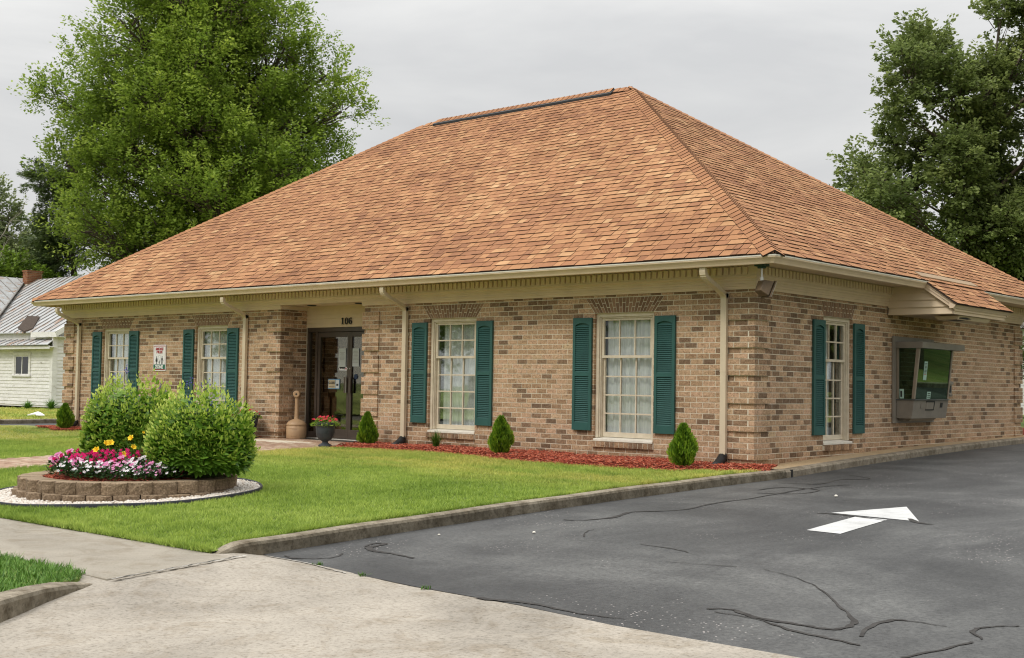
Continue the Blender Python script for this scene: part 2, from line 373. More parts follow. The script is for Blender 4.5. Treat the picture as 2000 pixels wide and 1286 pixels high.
c = rmp(t, noise_node(t, 1.1, 8, 0.72, mapping=(3, 1, 1)), [(0.34, (0.22, 0.10, 0.05)), (0.41, (0.36, 0.25, 0.18)), (0.46, (0.38, 0.38, 0.38)), (0.7, (0.52, 0.53, 0.54))]); t.links.new(c, b.inputs['Base Color']); b.inputs['Roughness'].default_value = 0.55; M['tin'] = m
M['seam'] = simple('roof_seam', (0.30, 0.29, 0.28), 0.6, (0.2, 0.18, 0.16), 5)
M['debris'] = simple('leaf_litter', (0.09, 0.065, 0.05), 0.95, (0.05, 0.035, 0.028), 20, 0.8, 40)
M['red_brick'] = petal('chimney_brick', (0.22, 0.09, 0.05), (0.36, 0.17, 0.09))
M['paper'] = simple('paper', (0.50, 0.53, 0.52), 0.8, (0.44, 0.47, 0.46), 5)
M['sign_white'] = simple('sign_white', (0.78, 0.76, 0.76), 0.4, (0.74, 0.72, 0.72), 4)
M['sign_red'] = simple('sign_red', (0.42, 0.02, 0.03), 0.4)
M['sign_green'] = simple('sign_green', (0.012, 0.13, 0.07), 0.4)
M['blue'] = simple('sign_blue', (0.08, 0.22, 0.36), 0.5)
M['ink'] = simple('black_ink', (0.02, 0.02, 0.02), 0.5)
M['sticker'] = simple('pale_green_sticker', (0.42, 0.62, 0.52), 0.5)
M['lens'] = simple('frosted_lens', (0.55, 0.52, 0.45), 0.4)

# ------------------------------------------------------------------ object helpers
def mesh_np(name, V, F, mats, tone=None, smooth=False, midx=None):
    me = bpy.data.meshes.new(name)
    V = np.asarray(V, dtype=np.float32)
    if isinstance(F, np.ndarray):
        nf, k = F.shape
        me.vertices.add(len(V)); me.vertices.foreach_set('co', V.ravel())
        me.loops.add(nf * k); me.loops.foreach_set('vertex_index', F.astype(np.int32).ravel())
        me.polygons.add(nf); me.polygons.foreach_set('loop_start', np.arange(nf, dtype=np.int32) * k)
        me.update(calc_edges=True)
    else:
        me.from_pydata([tuple(v) for v in V.tolist()], [], F)
        me.update()
    if not isinstance(mats, (list, tuple)):
        mats = [mats]
    for mm in mats:
        me.materials.append(mm)
    if midx is not None:
        me.polygons.foreach_set('material_index', np.asarray(midx, dtype=np.int32))
    if tone is not None:
        a = me.attributes.new('tone', 'FLOAT', 'POINT')
        a.data.foreach_set('value', np.asarray(tone, dtype=np.float32).ravel())
    if smooth:
        me.polygons.foreach_set('use_smooth', np.ones(len(me.polygons), dtype=bool))
    return me

class MB:
    """collects simple solids into one mesh"""
    def __init__(s):
        s.v = []; s.f = []; s.t = []; s.m = []
    def poly(s, pts, faces, tone=0.5, mi=0):
        o = len(s.v)
        s.v.extend([tuple(p_) for p_ in pts]); s.t.extend([tone] * len(pts))
        for f in faces:
            s.f.append(tuple(i + o for i in f)); s.m.append(mi)
    def box(s, x0, x1, y0, y1, z0, z1, tone=0.5, mi=0):
        s.poly([(x0, y0, z0), (x1, y0, z0), (x1, y1, z0), (x0, y1, z0), (x0, y0, z1), (x1, y0, z1), (x1, y1, z1), (x0, y1, z1)],
               [(0, 3, 2, 1), (4, 5, 6, 7), (0, 1, 5, 4), (1, 2, 6, 5), (2, 3, 7, 6), (3, 0, 4, 7)], tone, mi)
    def prism(s, pts, vec, tone=0.5, mi=0):
        n = len(pts); vec = Vector(vec)
        a = [Vector(p_) for p_ in pts]; b = [p_ + vec for p_ in a]
        nrm = Vector((0, 0, 0))
        for i in range(1, n - 1):
            nrm += (a[i] - a[0]).cross(a[i + 1] - a[0])
        if nrm.dot(vec) > 0:
            f = [tuple(range(n - 1, -1, -1)), tuple(range(n, 2 * n))] + [(i, (i + 1) % n, (i + 1) % n + n, i + n) for i in range(n)]
        else:
            f = [tuple(range(n)), tuple(range(2 * n - 1, n - 1, -1))] + [((i + 1) % n, i, i + n, (i + 1) % n + n) for i in range(n)]
        s.poly(a + b, f, tone, mi)
    def bar(s, a, b, w_, h_, up=(0, 0, 1), tone=0.5, mi=0):
        a = Vector(a); b = Vector(b); d = (b - a).normalized(); up = Vector(up)
        sd = d.cross(up).normalized(); u2 = sd.cross(d).normalized()
        q = [a + sd * w_ / 2 + u2 * h_ / 2, a - sd * w_ / 2 + u2 * h_ / 2, a - sd * w_ / 2 - u2 * h_ / 2, a + sd * w_ / 2 - u2 * h_ / 2]
        s.prism(q, b - a, tone, mi)
    def tube(s, path, radii, n=8, tone=0.5, mi=0, cap=True):
        path = [Vector(p_) for p_ in path]
        if not isinstance(radii, (list, tuple)):
            radii = [radii] * len(path)
        rings = []; o = len(s.v)
        ref = Vector((0, 0, 1)) if abs((path[-1] - path[0]).normalized().z) < 0.9 else Vector((1, 0, 0))
        for i, p_ in enumerate(path):
            d = (path[min(i + 1, len(path) - 1)] - path[max(i - 1, 0)]).normalized()
            sd = d.cross(ref).normalized(); u2 = sd.cross(d)
            for k in range(n):
                a = 2 * math.pi * k / n
                s.v.append(tuple(p_ + (sd * math.cos(a) + u2 * math.sin(a)) * radii[i])); s.t.append(tone)
        for i in range(len(path) - 1):
            for k in range(n):
                a = o + i * n + k; b2 = o + i * n + (k + 1) % n
                s.f.append((a, a + n, b2 + n, b2)); s.m.append(mi)
        if cap:
            s.f.append(tuple(o + k for k in range(n))); s.m.append(mi)
            s.f.append(tuple(o + (len(path) - 1) * n + k for k in range(n - 1, -1, -1))); s.m.append(mi)
    def lathe(s, prof, c=(0, 0, 0), n=28, tone=0.5, mi=0, wob=None):
        o = len(s.v)
        for (r, z) in prof:
            for k in range(n):
                a = 2 * math.pi * k / n
                rr = r * (1 + (wob(a, z) if wob else 0))
                s.v.append((c[0] + rr * math.cos(a), c[1] + rr * math.sin(a), c[2] + z)); s.t.append(tone)
        for i in range(len(prof) - 1):
            for k in range(n):
                a = o + i * n + k; b2 = o + i * n + (k + 1) % n
                s.f.append((a, b2, b2 + n, a + n)); s.m.append(mi)
        s.f.append(tuple(o + k for k in range(n - 1, -1, -1))); s.m.append(mi)
        e = o + (len(prof) - 1) * n
        s.f.append(tuple(e + k for k in range(n))); s.m.append(mi)
    def obj(s, name, mat, parent=None, kind=None, smooth=False, loc=(0, 0, 0), bevel=0):
        me = mesh_np(name, s.v, s.f, mat, s.t, smooth, s.m)
        o = link(name, me, parent, kind, loc)
        if bevel:
            md = o.modifiers.new('bevel', 'BEVEL'); md.width = bevel; md.segments = 2; md.limit_method = 'ANGLE'
        return o

def link(name, me, parent=None, kind=None, loc=(0, 0, 0)):
    o = bpy.data.objects.new(name, me); COL.objects.link(o); o.location = loc
    if parent is not None:
        o.parent = parent
    if kind:
        o['kind'] = kind
    return o

def thing(name, label, cat, loc=(0, 0, 0), rotz=0, group=None):
    o = bpy.data.objects.new(name, None); COL.objects.link(o); o.location = loc; o.rotation_euler = (0, 0, rotz)
    o.empty_display_size = 0.2
    o['label'] = label; o['category'] = cat
    if group: o['group'] = group
    return o

def tag(o, label, cat, group=None):
    o['label'] = label; o['category'] = cat
    if group: o['group'] = group
    return o

def copy_tree(o, parent=None, loc=None, label=None):
    c = o.copy(); COL.objects.link(c)
    if parent is not None: c.parent = parent
    if loc is not None: c.location = loc
    if label: c['label'] = label
    for ch in list(o.children):
        copy_tree(ch, c)
    return c

# pieces: (matrix, polygon key) -> the ones showing largest become objects, the rest one joined part
TEMPL = {}
def template(key, tone, mat):
    """key = ('prism', ((u,v),...), depth) in local x,z with depth along +y ; returns verts, faces"""
    kk = (key, tone, mat.name)
    if kk in TEMPL: return TEMPL[kk]
    mb = MB()
    _, pts, dep = key
    mb.prism([(p_[0], 0, p_[1]) for p_ in pts], (0, dep, 0), tone)
    TEMPL[kk] = [mb, None]
    return TEMPL[kk]

def piece_score(mw, key, nrm):
    c = mw.translation
    d = c - CAM; dep = d.dot(FWD)
    if dep < 0.5: return 0
    u = 1000 + FPX * d.dot(RGT) / dep; v = 643 - FPX * d.dot(UPV) / dep
    if not (0 < u < 2000 and 0 < v < 1286): return 0
    pts = key[1]; A = 0
    for i in range(len(pts)):
        a = pts[i]; b2 = pts[(i + 1) % len(pts)]; A += a[0] * b2[1] - a[1] * b2[0]
    cs = max(0, -nrm.dot(d) / d.length)
    return abs(A) / 2 * cs / dep ** 2

def emit(items, name, parent, mat, limit=300, inv=None):
    """items: list of (matrix(world), key, tone, outward normal)"""
    sc = sorted(range(len(items)), key=lambda i: -piece_score(items[i][0], items[i][1], items[i][3]))
    ind = set(i for i in sc[:limit] if piece_score(items[i][0], items[i][1], items[i][3]) > 0)
    VV = []; FF = []; TT = []; o = 0
    for i, (mw, key, tone, nrm) in enumerate(items):
        tp = template(key, tone, mat)
        if i in ind:
            if tp[1] is None:
                tp[1] = mesh_np(name, tp[0].v, tp[0].f, mat, tp[0].t)
            ob = bpy.data.objects.new(name, tp[1]); COL.objects.link(ob); ob.parent = parent
            ob.matrix_basis = mw if inv is None else inv @ mw
        else:
            mm = mw if inv is None else inv @ mw
            for v in tp[0].v: VV.append(tuple(mm @ Vector(v)))
            TT.extend(tp[0].t)
            FF.extend(tuple(a + o for a in f) for f in tp[0].f); o += len(tp[0].v)
    if VV:
        link(name + 's', mesh_np(name + 's', VV, FF, mat, TT), parent, 'stuff')

def Z4(): return Matrix.Identity(4)
def q(v): return round(v, 3)

# ------------------------------------------------------------------ ground
def sheet(name, xs, ys, zf, mat, kind='structure', parent=None):
    V = [(x, y, zf(x, y)) for y in ys for x in xs]
    n = len(xs)
    F = [(j * n + i, j * n + i + 1, (j + 1) * n + i + 1, (j + 1) * n + i) for j in range(len(ys) - 1) for i in range(n - 1)]
    return link(name, mesh_np(name, V, F, mat, smooth=True), parent, kind)
lin = lambda a, b_, n: [a + (b_ - a) * i / n for i in range(n + 1)]

sheet('ground', [-900, -300, -100, -50, 0, 50, 100, 300, 900], [-900, -300, -100, -40, 0, 50, 100, 300, 900], lambda x, y: -0.62, simple('far_ground', (0.10, 0.14, 0.03), 0.95, (0.07, 0.10, 0.02), 0.1))
# street in front of the lot
sheet('road', [-200, -60, -20, 0, 20, 60, 200], [-22, -18, -13.6], lambda x, y: -0.50, M['asphalt'])
sheet('lawn_beyond_street', [-200, -60, -20, 0, 20, 60, 200], [-120, -60, -22.2], lambda x, y: -0.42, M['lawn'])
CX = 0.50
def curb_x(y):
    return CX if y < 0 else CX - 0.10 * min(1, y / 5) - 0.02 * max(0, min(y, 12) - 5)
def edge_y(x):
    return -8.62 - 0.075 * (x - CX) + 0.03 * math.sin(x * 2.3) + 0.015 * math.sin(x * 7.1)
# asphalt drive, x >= curb
def asph():
    xs = [0, 0.06, 0.2, 0.5, 1, 1.5, 2, 3, 4, 5, 6.5, 8, 9.6]; V = []; F = []
    ys_f = lin(0, 1, 50)
    for j, s_ in enumerate(ys_f):
        for dx in xs:
            x0 = CX + dx
            y0 = edge_y(x0) if x0 < 6 else edge_y(6) - (x0 - 6) * 0.1
            y = y0 + (30 - y0) * s_ ** 1.6
            x = curb_x(y) - 0.1 + dx
            V.append((x, y, drive_z(y)))
    n = len(xs)
    F = [(j * n + i, j * n + i + 1, (j + 1) * n + i + 1, (j + 1) * n + i) for j in range(50) for i in range(n - 1)]
    link('driveway', mesh_np('driveway', V, F, M['asphalt'], smooth=True), None, 'structure')
asph()
# concrete apron
def sm(t_): t_ = min(1, max(0, t_)); return t_ * t_ * (3 - 2 * t_)
def apron_z(x, y):
    zb = drive_z(-8.7) - 0.008
    if y < -8.9: zb -= 0.07 * min(1, (-8.9 - y) / 4)
    f = sm((x - 0.75) / 1.5); g_ = sm((-10.25 - y) / 1.4); h_ = sm((-8.55 - y) / 0.35)
    za = -0.300
    k_ = (1 - f) * (1 - g_) * h_
    return za * k_ + zb * (1 - k_)
sheet('concrete_apron', lin(-1.5, 8, 50) + [10, 14], lin(-13.7, -8.5, 52), apron_z, M['concrete'])
# right-hand side lawn across the drive, and its trees live off to the right
_ed = [(7.6, -9.3), (6.95, -8.3), (6.6, -7), (6.4, -4), (6.0, 0), (5.6, 10), (5.4, 30), (5.4, 60)]
V = []
for x, y in _ed: V += [(x, y, drive_z(y) + 0.12), (x + 3, y, drive_z(y) + 0.2), (x + 12, y, drive_z(y) + 0.7), (x + 60, y, drive_z(y) + 1.2)]
link('side_lawn', mesh_np('side_lawn', V, [(i * 4 + j, i * 4 + j + 1, i * 4 + j + 5, i * 4 + j + 4) for i in range(len(_ed) - 1) for j in range(3)], M['lawn']), None, 'structure')
# back lot
sheet('rear_ground', [-120, -60, -20, 0.1], [11.6, 20, 40, 120], lambda x, y: -0.28 if x < -15 else 0.0, simple('rear_grass', (0.12, 0.17, 0.03), 0.95, (0.08, 0.12, 0.02), 0.6))

# main lawn sheet
sheet('lawn', lin(-20.7, CX - 0.12, 60), [-9.05, -9.03, -8.9, -8.7, -8.5, -8.3] + lin(-8.1, 0.3, 24), lambda x, y: lawn_z(x, y) - 0.012 - (0.2 if y < -9.04 else 0), M['lawn'])
# left side strip drive and lawn beyond
sheet('side_drive', [-23.5, -22, -20.68], lin(-9, 30, 10), lambda x, y: -0.205, M['asphalt'])
sheet('far_lawn', [-75, -60, -45, -35, -28, -23.55], lin(-9, 30, 10), lambda x, y: -0.10 - 0.005 * (-23.5 - x), M['lawn'])

# sidewalk slabs
sw = MB(); sw.box(-60, 0.66, -10.32, -9.06, -0.62, -0.318)
SWK = sw.obj('sidewalk', M['grout'], None, 'structure')
for i, (a, b_) in enumerate([(-1.48, 0.62), (-3.0, -1.5), (-4.52, -3.02), (-6.04, -4.54), (-7.56, -6.06), (-9.08, -7.58), (-10.6, -9.1), (-12.1, -10.62)]):
    mb = MB(); z = -0.292; zb = -0.4
    s_ = 0.004 * (-1) ** i
    if i == 0:
        mb.prism([(a, -10.31, z), (0.99, -10.31, z), (0.70, -9.07, z), (a, -9.07, z)], (0, 0, zb - z))
    else:
        mb.box(a, b_, -10.31, -9.07, zb, z + s_ * 0.5)
    mb.obj('slab', M['sidewalk'], SWK, bevel=0.006)
mb = MB(); mb.box(-60, -12.12, -10.31, -9.07, -0.4, -0.292); mb.obj('slabs', M['sidewalk'], SWK, 'stuff')
# white patched seam between slabs and apron
mb = MB()
def ribbon(mb, pts, ws, zf, dz=0.004):
    V = []
    for i, p_ in enumerate(pts):
        a = Vector((*pts[max(i - 1, 0)], 0)); b_ = Vector((*pts[min(i + 1, len(pts) - 1)], 0)); d = (b_ - a).normalized(); n_ = Vector((-d.y, d.x, 0))
        w_ = ws[i] if isinstance(ws, list) else ws
        for s_ in (1, -1):
            x = p_[0] + n_.x * w_ / 2 * s_; y = p_[1] + n_.y * w_ / 2 * s_; V.append((x, y, zf(x, y) + dz))
    mb.poly(V, [(2 * i, 2 * i + 1, 2 * i + 3, 2 * i + 2) for i in range(len(pts) - 1)])
pp = []; wws = []
for i in range(40):
    s_ = i / 39; pp.append((1.03 - 0.32 * s_ + 0.01 * math.sin(i * 1.7), -10.3 + 1.35 * s_)); wws.append(0.012 + 0.035 * random.random())
ribbon(mb, pp, wws, lambda x, y: max(-0.292, apron_z(x, y)), 0.004)
pp = []; wws = []
for i in range(30):
    s_ = i / 29; x = 0.6 + 1.1 * s_; pp.append((x, edge_y(x) - 0.05 + 0.01 * math.sin(i * 2.1))); wws.append((0.05 + 0.03 * random.random()) * (1 - 0.7 * s_))
ribbon(mb, pp, wws, apron_z, 0.006)
mb.obj('cement_patch', M['grout'], None, 'structure')
mb = MB(); pp = []
for i in range(30):
    s_ = i / 29; pp.append((1.045 - 0.32 * s_ + 0.012 * math.sin(i * 1.3), -10.3 + 1.28 * s_))
ribbon(mb, pp, [0.004 + 0.01 * random.random() for _ in pp], lambda x, y: max(-0.292, apron_z(x, y)), 0.0075)
mb.obj('joint', M['black'], None, 'structure')

# ---- curbs
_ED = [(7.6, -9.3), (6.95, -8.3), (6.6, -7), (6.4, -4), (6.0, 0), (5.6, 10), (5.4, 30)]
def sweep_curb(path, tops, name, w_=0.17, deep=0.4, mat='curb', end_round=True):
    """path: list of (x,y) outer face, curb body lies to the left of travel; tops: z"""
    V = []; n = len(path)
    prof = [(0.0, -deep), (0.004, -0.03), (0.018, -0.008), (0.035, 0.0), (w_ - 0.03, 0.0), (w_ - 0.008, -0.012), (w_, -deep)]
    for i in range(n):
        a = Vector((*path[max(i - 1, 0)], 0)); b_ = Vector((*path[min(i + 1, n - 1)], 0)); d = (b_ - a).normalized(); nn = Vector((-d.y, d.x, 0))
        for (o_, z_) in prof:
            V.append((path[i][0] + nn.x * o_, path[i][1] + nn.y * o_, tops[i] + z_))
    k = len(prof)
    F = [(i * k + j, (i + 1) * k + j, (i + 1) * k + j + 1, i * k + j + 1) for i in range(n - 1) for j in range(k - 1)]
    F += [tuple(range(k)), tuple((n - 1) * k + j for j in range(k - 1, -1, -1))]
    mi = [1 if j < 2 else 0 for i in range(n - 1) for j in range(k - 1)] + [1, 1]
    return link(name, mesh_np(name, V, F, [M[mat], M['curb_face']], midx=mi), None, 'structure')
ys = [-9.06, -9.045, -9.01, -8.94, -8.84, -8.74] + lin(-8.6, 0.0, 24)
tops = []
for y in ys:
    tt = lawn_z(0, max(y, -8.3)) + 0.004 - 0.02 * max(0, -8.3 - y)
    if y < -8.75: tt -= 0.10 * ((-8.75 - y) / 0.31) ** 2.2
    tops.append(tt + 0.003 * math.sin(y * 3.1))
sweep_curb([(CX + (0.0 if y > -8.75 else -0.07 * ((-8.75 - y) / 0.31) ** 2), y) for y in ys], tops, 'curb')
# side walk strip between wall and drive (one pour, stained)
V = []; yy = [0.0, 0.16, 0.19] + lin(0.5, 11.4, 20)
for y in yy:
    cx_ = curb_x(y); zt = side_z(y) - 0.012
    V += [(cx_ + 0.0, y, zt - 0.5), (cx_ + 0.003, y, zt - 0.03), (cx_ - 0.02, y, zt - 0.004), (cx_ - 0.14, y, zt), (-0.05, y, zt + 0.012)]
k = 5; F = [(i * k + j, i * k + j + 1, (i + 1) * k + j + 1, (i + 1) * k + j) for i in range(len(yy) - 1) for j in range(k - 1)]
F = [tuple(reversed(f)) for f in F]
mi = [0 if j < 3 else 1 for i in range(len(yy) - 1) for j in range(k - 1)]
link('side_walkway', mesh_np('side_walkway', V, F, [M['curb'], M['apron']], midx=mi), None, 'structure')
mb = MB(); mb.box(CX - 0.04, CX + 0.006, 0.135, 0.175, drive_z(0) + 0.0, side_z(0.2) - 0.018); mb.obj('curb_joint', M['black'], None, 'structure')
# curb beyond left drive
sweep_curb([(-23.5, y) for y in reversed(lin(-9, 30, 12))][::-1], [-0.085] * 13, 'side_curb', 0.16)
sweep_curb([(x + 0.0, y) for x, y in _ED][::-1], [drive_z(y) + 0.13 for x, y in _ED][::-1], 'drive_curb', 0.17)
# street curb at lower left, curving into the driveway
arc = [(1.02, -10.335), (1.06, -10.45), (1.15, -10.65), (1.27, -10.9), (1.42, -11.15), (1.58, -11.42), (1.68, -11.7), (1.68, -12.1), (1.5, -12.6), (1.05, -13.1), (0.3, -13.4), (-1, -13.5), (-60, -13.5)]
atop = [-0.335, -0.30, -0.27, -0.255, -0.25, -0.25, -0.25, -0.25, -0.26, -0.28, -0.3, -0.3, -0.3]
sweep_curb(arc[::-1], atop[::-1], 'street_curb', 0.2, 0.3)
# verge between sidewalk and street
vg = [(0.70, -10.33), (0.88, -10.45), (0.98, -10.7), (1.13, -11.0), (1.27, -11.25), (1.42, -11.5), (1.5, -11.8), (1.5, -12.1), (1.32, -12.5), (0.9, -12.95), (0.2, -13.25), (-1, -13.35)]
mb = MB(); mb.prism([(x, y, -0.285) for x, y in vg] + [(-60, -13.35, -0.285), (-60, -10.33, -0.285)], (0, 0, -0.3)); mb.obj('grass_verge', M['lawn'], None, 'structure')

# painted arrow
def az(x, y): return drive_z(y)
mb = MB()
def flat(mb, pts, dz, mi=0):
    mb.poly([(x, y, drive_z(y) + dz) for x, y in pts], [tuple(range(len(pts)))], 0.5, mi)
def quadgrid(mb, a, b_, c_, d_, n, dz):
    pts = []
    for i in range(n + 1):
        for (p0, p1) in ((a, d_), (b_, c_)):
            x = p0[0] + (p1[0] - p0[0]) * i / n; y = p0[1] + (p1[1] - p0[1]) * i / n; pts.append((x, y, drive_z(y) + dz))
    mb.poly(pts, [(2 * i, 2 * i + 1, 2 * i + 3, 2 * i + 2) for i in range(n)])
quadgrid(mb, (3.23, -4.63), (3.57, -4.65), (3.465, -3.44), (3.125, -3.42), 6, 0.004)
flat(mb, [(2.80, -3.29), (3.75, -3.37), (3.14, -2.25)], 0.0042)
mb.obj('arrow_marking', M['paint'], None, 'structure')
# crack sealant lines
def smooth_path(pts, n=8):
    out_ = []
    P_ = [pts[0]] + list(pts) + [pts[-1]]
    for i in range(1, len(P_) - 2):
        for k in range(n):
            t_ = k / n; r_ = []
            for c_ in range(len(pts[0])):
                a, b_, c2, d_ = P_[i - 1][c_], P_[i][c_], P_[i + 1][c_], P_[i + 2][c_]
                r_.append(0.5 * (2 * b_ + (c2 - a) * t_ + (2 * a - 5 * b_ + 4 * c2 - d_) * t_ ** 2 + (3 * b_ - a - 3 * c2 + d_) * t_ ** 3))
            out_.append(tuple(r_))
    out_.append(pts[-1]); return out_
mb = MB()
SEAL = [[(0.842, -7.831, 0.037), (0.796, -7.655, 0.063), (0.896, -7.648, 0.063), (0.916, -7.841, 0.085), (1.081, -7.946, 0.094), (1.29, -7.944, 0.069), (1.59, -7.989, 0.044)], [(0.685, -8.548, 0.034), (0.845, -8.577, 0.056), (1.008, -8.479, 0.033), (1.065, -8.343, 0.023), (0.98, -8.189, 0.023)], [(3.037, -8.82, 0.072), (3.156, -8.811, 0.071), (3.451, -8.743, 0.046), (3.863, -8.789, 0.036), (4.179, -8.741, 0.008)], [(4.405, -8.18, 0.03), (4.545, -8.106, 0.044), (4.769, -8.211, 0.063), (5.067, -8.223, 0.047), (5.262, -8.22, 0.046), (5.318, -8.106, 0.053), (5.269, -7.917, 0.049), (5.013, -7.587, 0.023), (4.636, -7.127, 0.018), (4.297, -6.856, 0.014), (3.97, -6.715, 0.01)], [(4.491, -8.228, 0.015), (4.81, -8.252, 0.021), (5.103, -8.383, 0.046), (5.368, -8.43, 0.044), (5.575, -8.479, 0.03)], [(5.484, -8.288, 0.025), (5.416, -8.01, 0.047), (5.438, -7.779, 0.049), (5.526, -7.725, 0.028), (5.761, -7.729, 0.014)], [(6.076, -7.454, 0.021), (5.948, -7.593, 0.027), (5.919, -7.753, 0.04), (6.039, -7.917, 0.019)], [(5.86, -8.596, 0.039), (5.956, -8.289, 0.036), (6.017, -8.012, 0.025)], [(1.09, -5.482, 0.065), (1.264, -5.385, 0.033), (1.353, -5.007, 0.084), (1.248, -4.559, 0.072), (1.525, -4.09, 0.038), (1.453, -3.281, 0.063), (1.503, -2.609, 0.046), (1.429, -1.4, 0.053), (1.446, -0.643, 0.044), (1.564, -0.324, 0.06)], [(1.072, -1.745, 0.039), (1.135, -1.238, 0.055), (1.607, -1.226, 0.054), (1.637, -1.79, 0.038), (1.258, -2.069, 0.05)], [(0.778, -0.72, 0.045), (1.221, -0.473, 0.061), (1.152, 0.231, 0.055), (1.409, 0.595, 0.056), (0.984, 0.874, 0.03)], [(2.696, -3.403, 0.047), (2.928, -3.366, 0.055), (3.482, -3.521, 0.035), (3.043, -3.376, 0.018)], [(3.585, -3.217, 0.071), (3.784, -3.456, 0.084), (3.953, -3.505, 0.025)], [(2.567, -6.295, 0.019), (2.889, -6.316, 0.024), (3.118, -6.401, 0.018)], [(3.224, -6.887, 0.011), (3.541, -6.807, 0.016), (3.767, -6.739, 0.021)], [(1.95, -6.27, 0.02), (1.775, -6.006, 0.021), (1.728, -5.831, 0.015)]]
for line in SEAL:
    sp_ = smooth_path(line, 6)
    pts = [(a + 0.006 * math.sin(i * 1.3), b_ + 0.006 * math.cos(i * 1.9)) for i, (a, b_, c_) in enumerate(sp_)]
    ribbon(mb, pts, [max(0.005, c_ * 0.85 * (0.5 + 0.6 * random.random())) for (_, _, c_) in sp_], az, 0.0045)
mb.obj('crack_sealant', M['sealant'], None, 'structure')
# bits lying on the drive
for (x, y, r, lab) in [(1.467, -6.369, 0.016, 'small pale stone on the asphalt near the long curb'), (2.13, -1.837, 0.022, 'white crumpled scrap on the asphalt beyond the painted arrow'), (0.9, -7.0, 0.012, 'tiny tan pebble on the asphalt below the curb end')]:
    mb = MB(); mb.lathe([(r * 0.4, 0), (r, r * 0.4), (r * 0.8, r * 0.9), (r * 0.3, r * 1.1)], (0, 0, 0), 7, wob=lambda a, z: 0.2 * math.sin(3 * a)); tag(mb.obj('pebble' if 'scrap' not in lab else 'litter', M['white_paint'], loc=(x, y, drive_z(y) + 0.004)), lab, 'pebble' if 'scrap' not in lab else 'litter')
# white litter on the far lawn
mb = MB(); z0 = -0.12
mb.prism([(0, 0, 0.04), (0.35, 0.05, 0.08), (0.6, -0.02, 0.05), (0.9, 0.06, 0.06), (0.55, 0.12, 0.12), (0.25, 0.2, 0.14)], (0, 0, 0.03))
tag(mb.obj('litter', M['sign_white'], loc=(-26.3, 3.4, z0)), 'white plastic scrap lying on the grass before the old house', 'litter')

# brick walk to the entrance
WALK = sheet('brick_walk', [-9.36, -8.4, -7.56], lin(-9.06, -1.2, 8), lambda x, y: lawn_z(x, y) - 0.006, M['mortar'])
V = [(-10.7, -1.2), (-7.5, -1.2), (-7.5, 0.0), (-7.86, 0.0), (-7.86, 0.66), (-10.24, 0.66), (-10.24, 0.0), (-10.7, 0.0)]
mb = MB()
mb.poly([(x, y, -0.032 if y > -0.5 else lawn_z(x, y) - 0.006) for x, y in V], [tuple(range(len(V)))])
mb.obj('landing_bed', M['mortar'], WALK)
items = []
def paver(x, y, lx, ly):
    z = (lawn_z(x, y) if y < -0.3 else -0.026)
    key = ('prism', ((-q(lx / 2), -q(ly / 2)), (q(lx / 2), -q(ly / 2)), (q(lx / 2), q(ly / 2)), (-q(lx / 2), q(ly / 2))), 0.03)
    mw = Matrix(((1, 0, 0, x), (0, 0, 1, y), (0, -1, 0, z + random.uniform(0.001, 0.005)), (0, 0, 0, 1)))
    items.append((mw, key, round(random.random() * 5) / 5, Vector((0, 0, 1))))
y = -9.0; r_ = 0
while y < -1.25:
    x = -9.34 + (0.1 if r_ % 2 else 0.0)
    while x < -7.6:
        paver(x + 0.1, y + 0.05, 0.194, 0.094); x += 0.2
    y += 0.1; r_ += 1
y = -1.18
while y < 0.6:
    x = (-10.66 if y < -0.05 else -10.2) + (0.1 if r_ % 2 else 0.0)
    xe = -7.55 if y < -0.05 else -7.95
    while x + 0.2 < xe + 0.03:
        paver(x + 0.1, y + 0.05, 0.194, 0.094); x += 0.2
    y += 0.1; r_ += 1
emit(items, 'paver', WALK, M['paver'], 300)

# ================================================================== THE BRICK BUILDING
BL, BD = 18.144, 10.45
B = thing('brick_building', 'single-storey tan brick building with orange hipped shingle roof and green shutters', 'building')
CH = 0.0767; Z0 = 0.015; BLN = 0.203; ZTOP = 2.43
WZ0, WZ1 = 0.245, 0.015 + 28 * CH         # window openings
FW = [(-15.99, 1.08), (-12.45, 1.08), (-5.70, 1.08), (-2.19, 1.08)]
SWN = (2.50, 0.95)
RX0, RX1, RY = -10.232, -7.87, 0.63
# mortar / backing wall as boxes around openings
def wall_boxes(mb, u0, u1, zlo, zhi, opens, place):
    us = sorted(set([u0, u1] + [a for o_ in opens for a in (o_[0], o_[1]) if u0 < a < u1]))
    for a, b_ in zip(us[:-1], us[1:]):
        mid = (a + b_) / 2; cuts = [(o_[2], o_[3]) for o_ in opens if o_[0] < mid < o_[1]]
        z = zlo
        for c0, c1 in sorted(cuts):
            if c0 > z: place(a, b_, z, c0)
            z = c1
        if z < zhi: place(a, b_, z, zhi)
fopen = [(c - w_ / 2 - 0.004, c + w_ / 2 + 0.004, WZ0 - 0.004, WZ1 + 0.0) for c, w_ in FW]
sopen = [(SWN[0] - SWN[1] / 2 - 0.004, SWN[0] + SWN[1] / 2 + 0.004, WZ0 - 0.004, WZ1), (4.55, 5.85, 0.95, 1.85)]
mbf = MB()
IN = 0.003
wall_boxes(mbf, -BL + IN, RX0 - IN, -0.5, ZTOP + 0.3, fopen, lambda a, b_, z0, z1: mbf.box(a, b_, IN, 0.12, z0, z1))
FW0 = mbf.obj('wall', M['mortar'], B); mbf = MB()
wall_boxes(mbf, RX1 + IN, -IN, -0.5, ZTOP + 0.3, fopen, lambda a, b_, z0, z1: mbf.box(a, b_, IN, 0.12, z0, z1))
FWALL = mbf.obj('wall', M['mortar'], B)
mbs = MB()
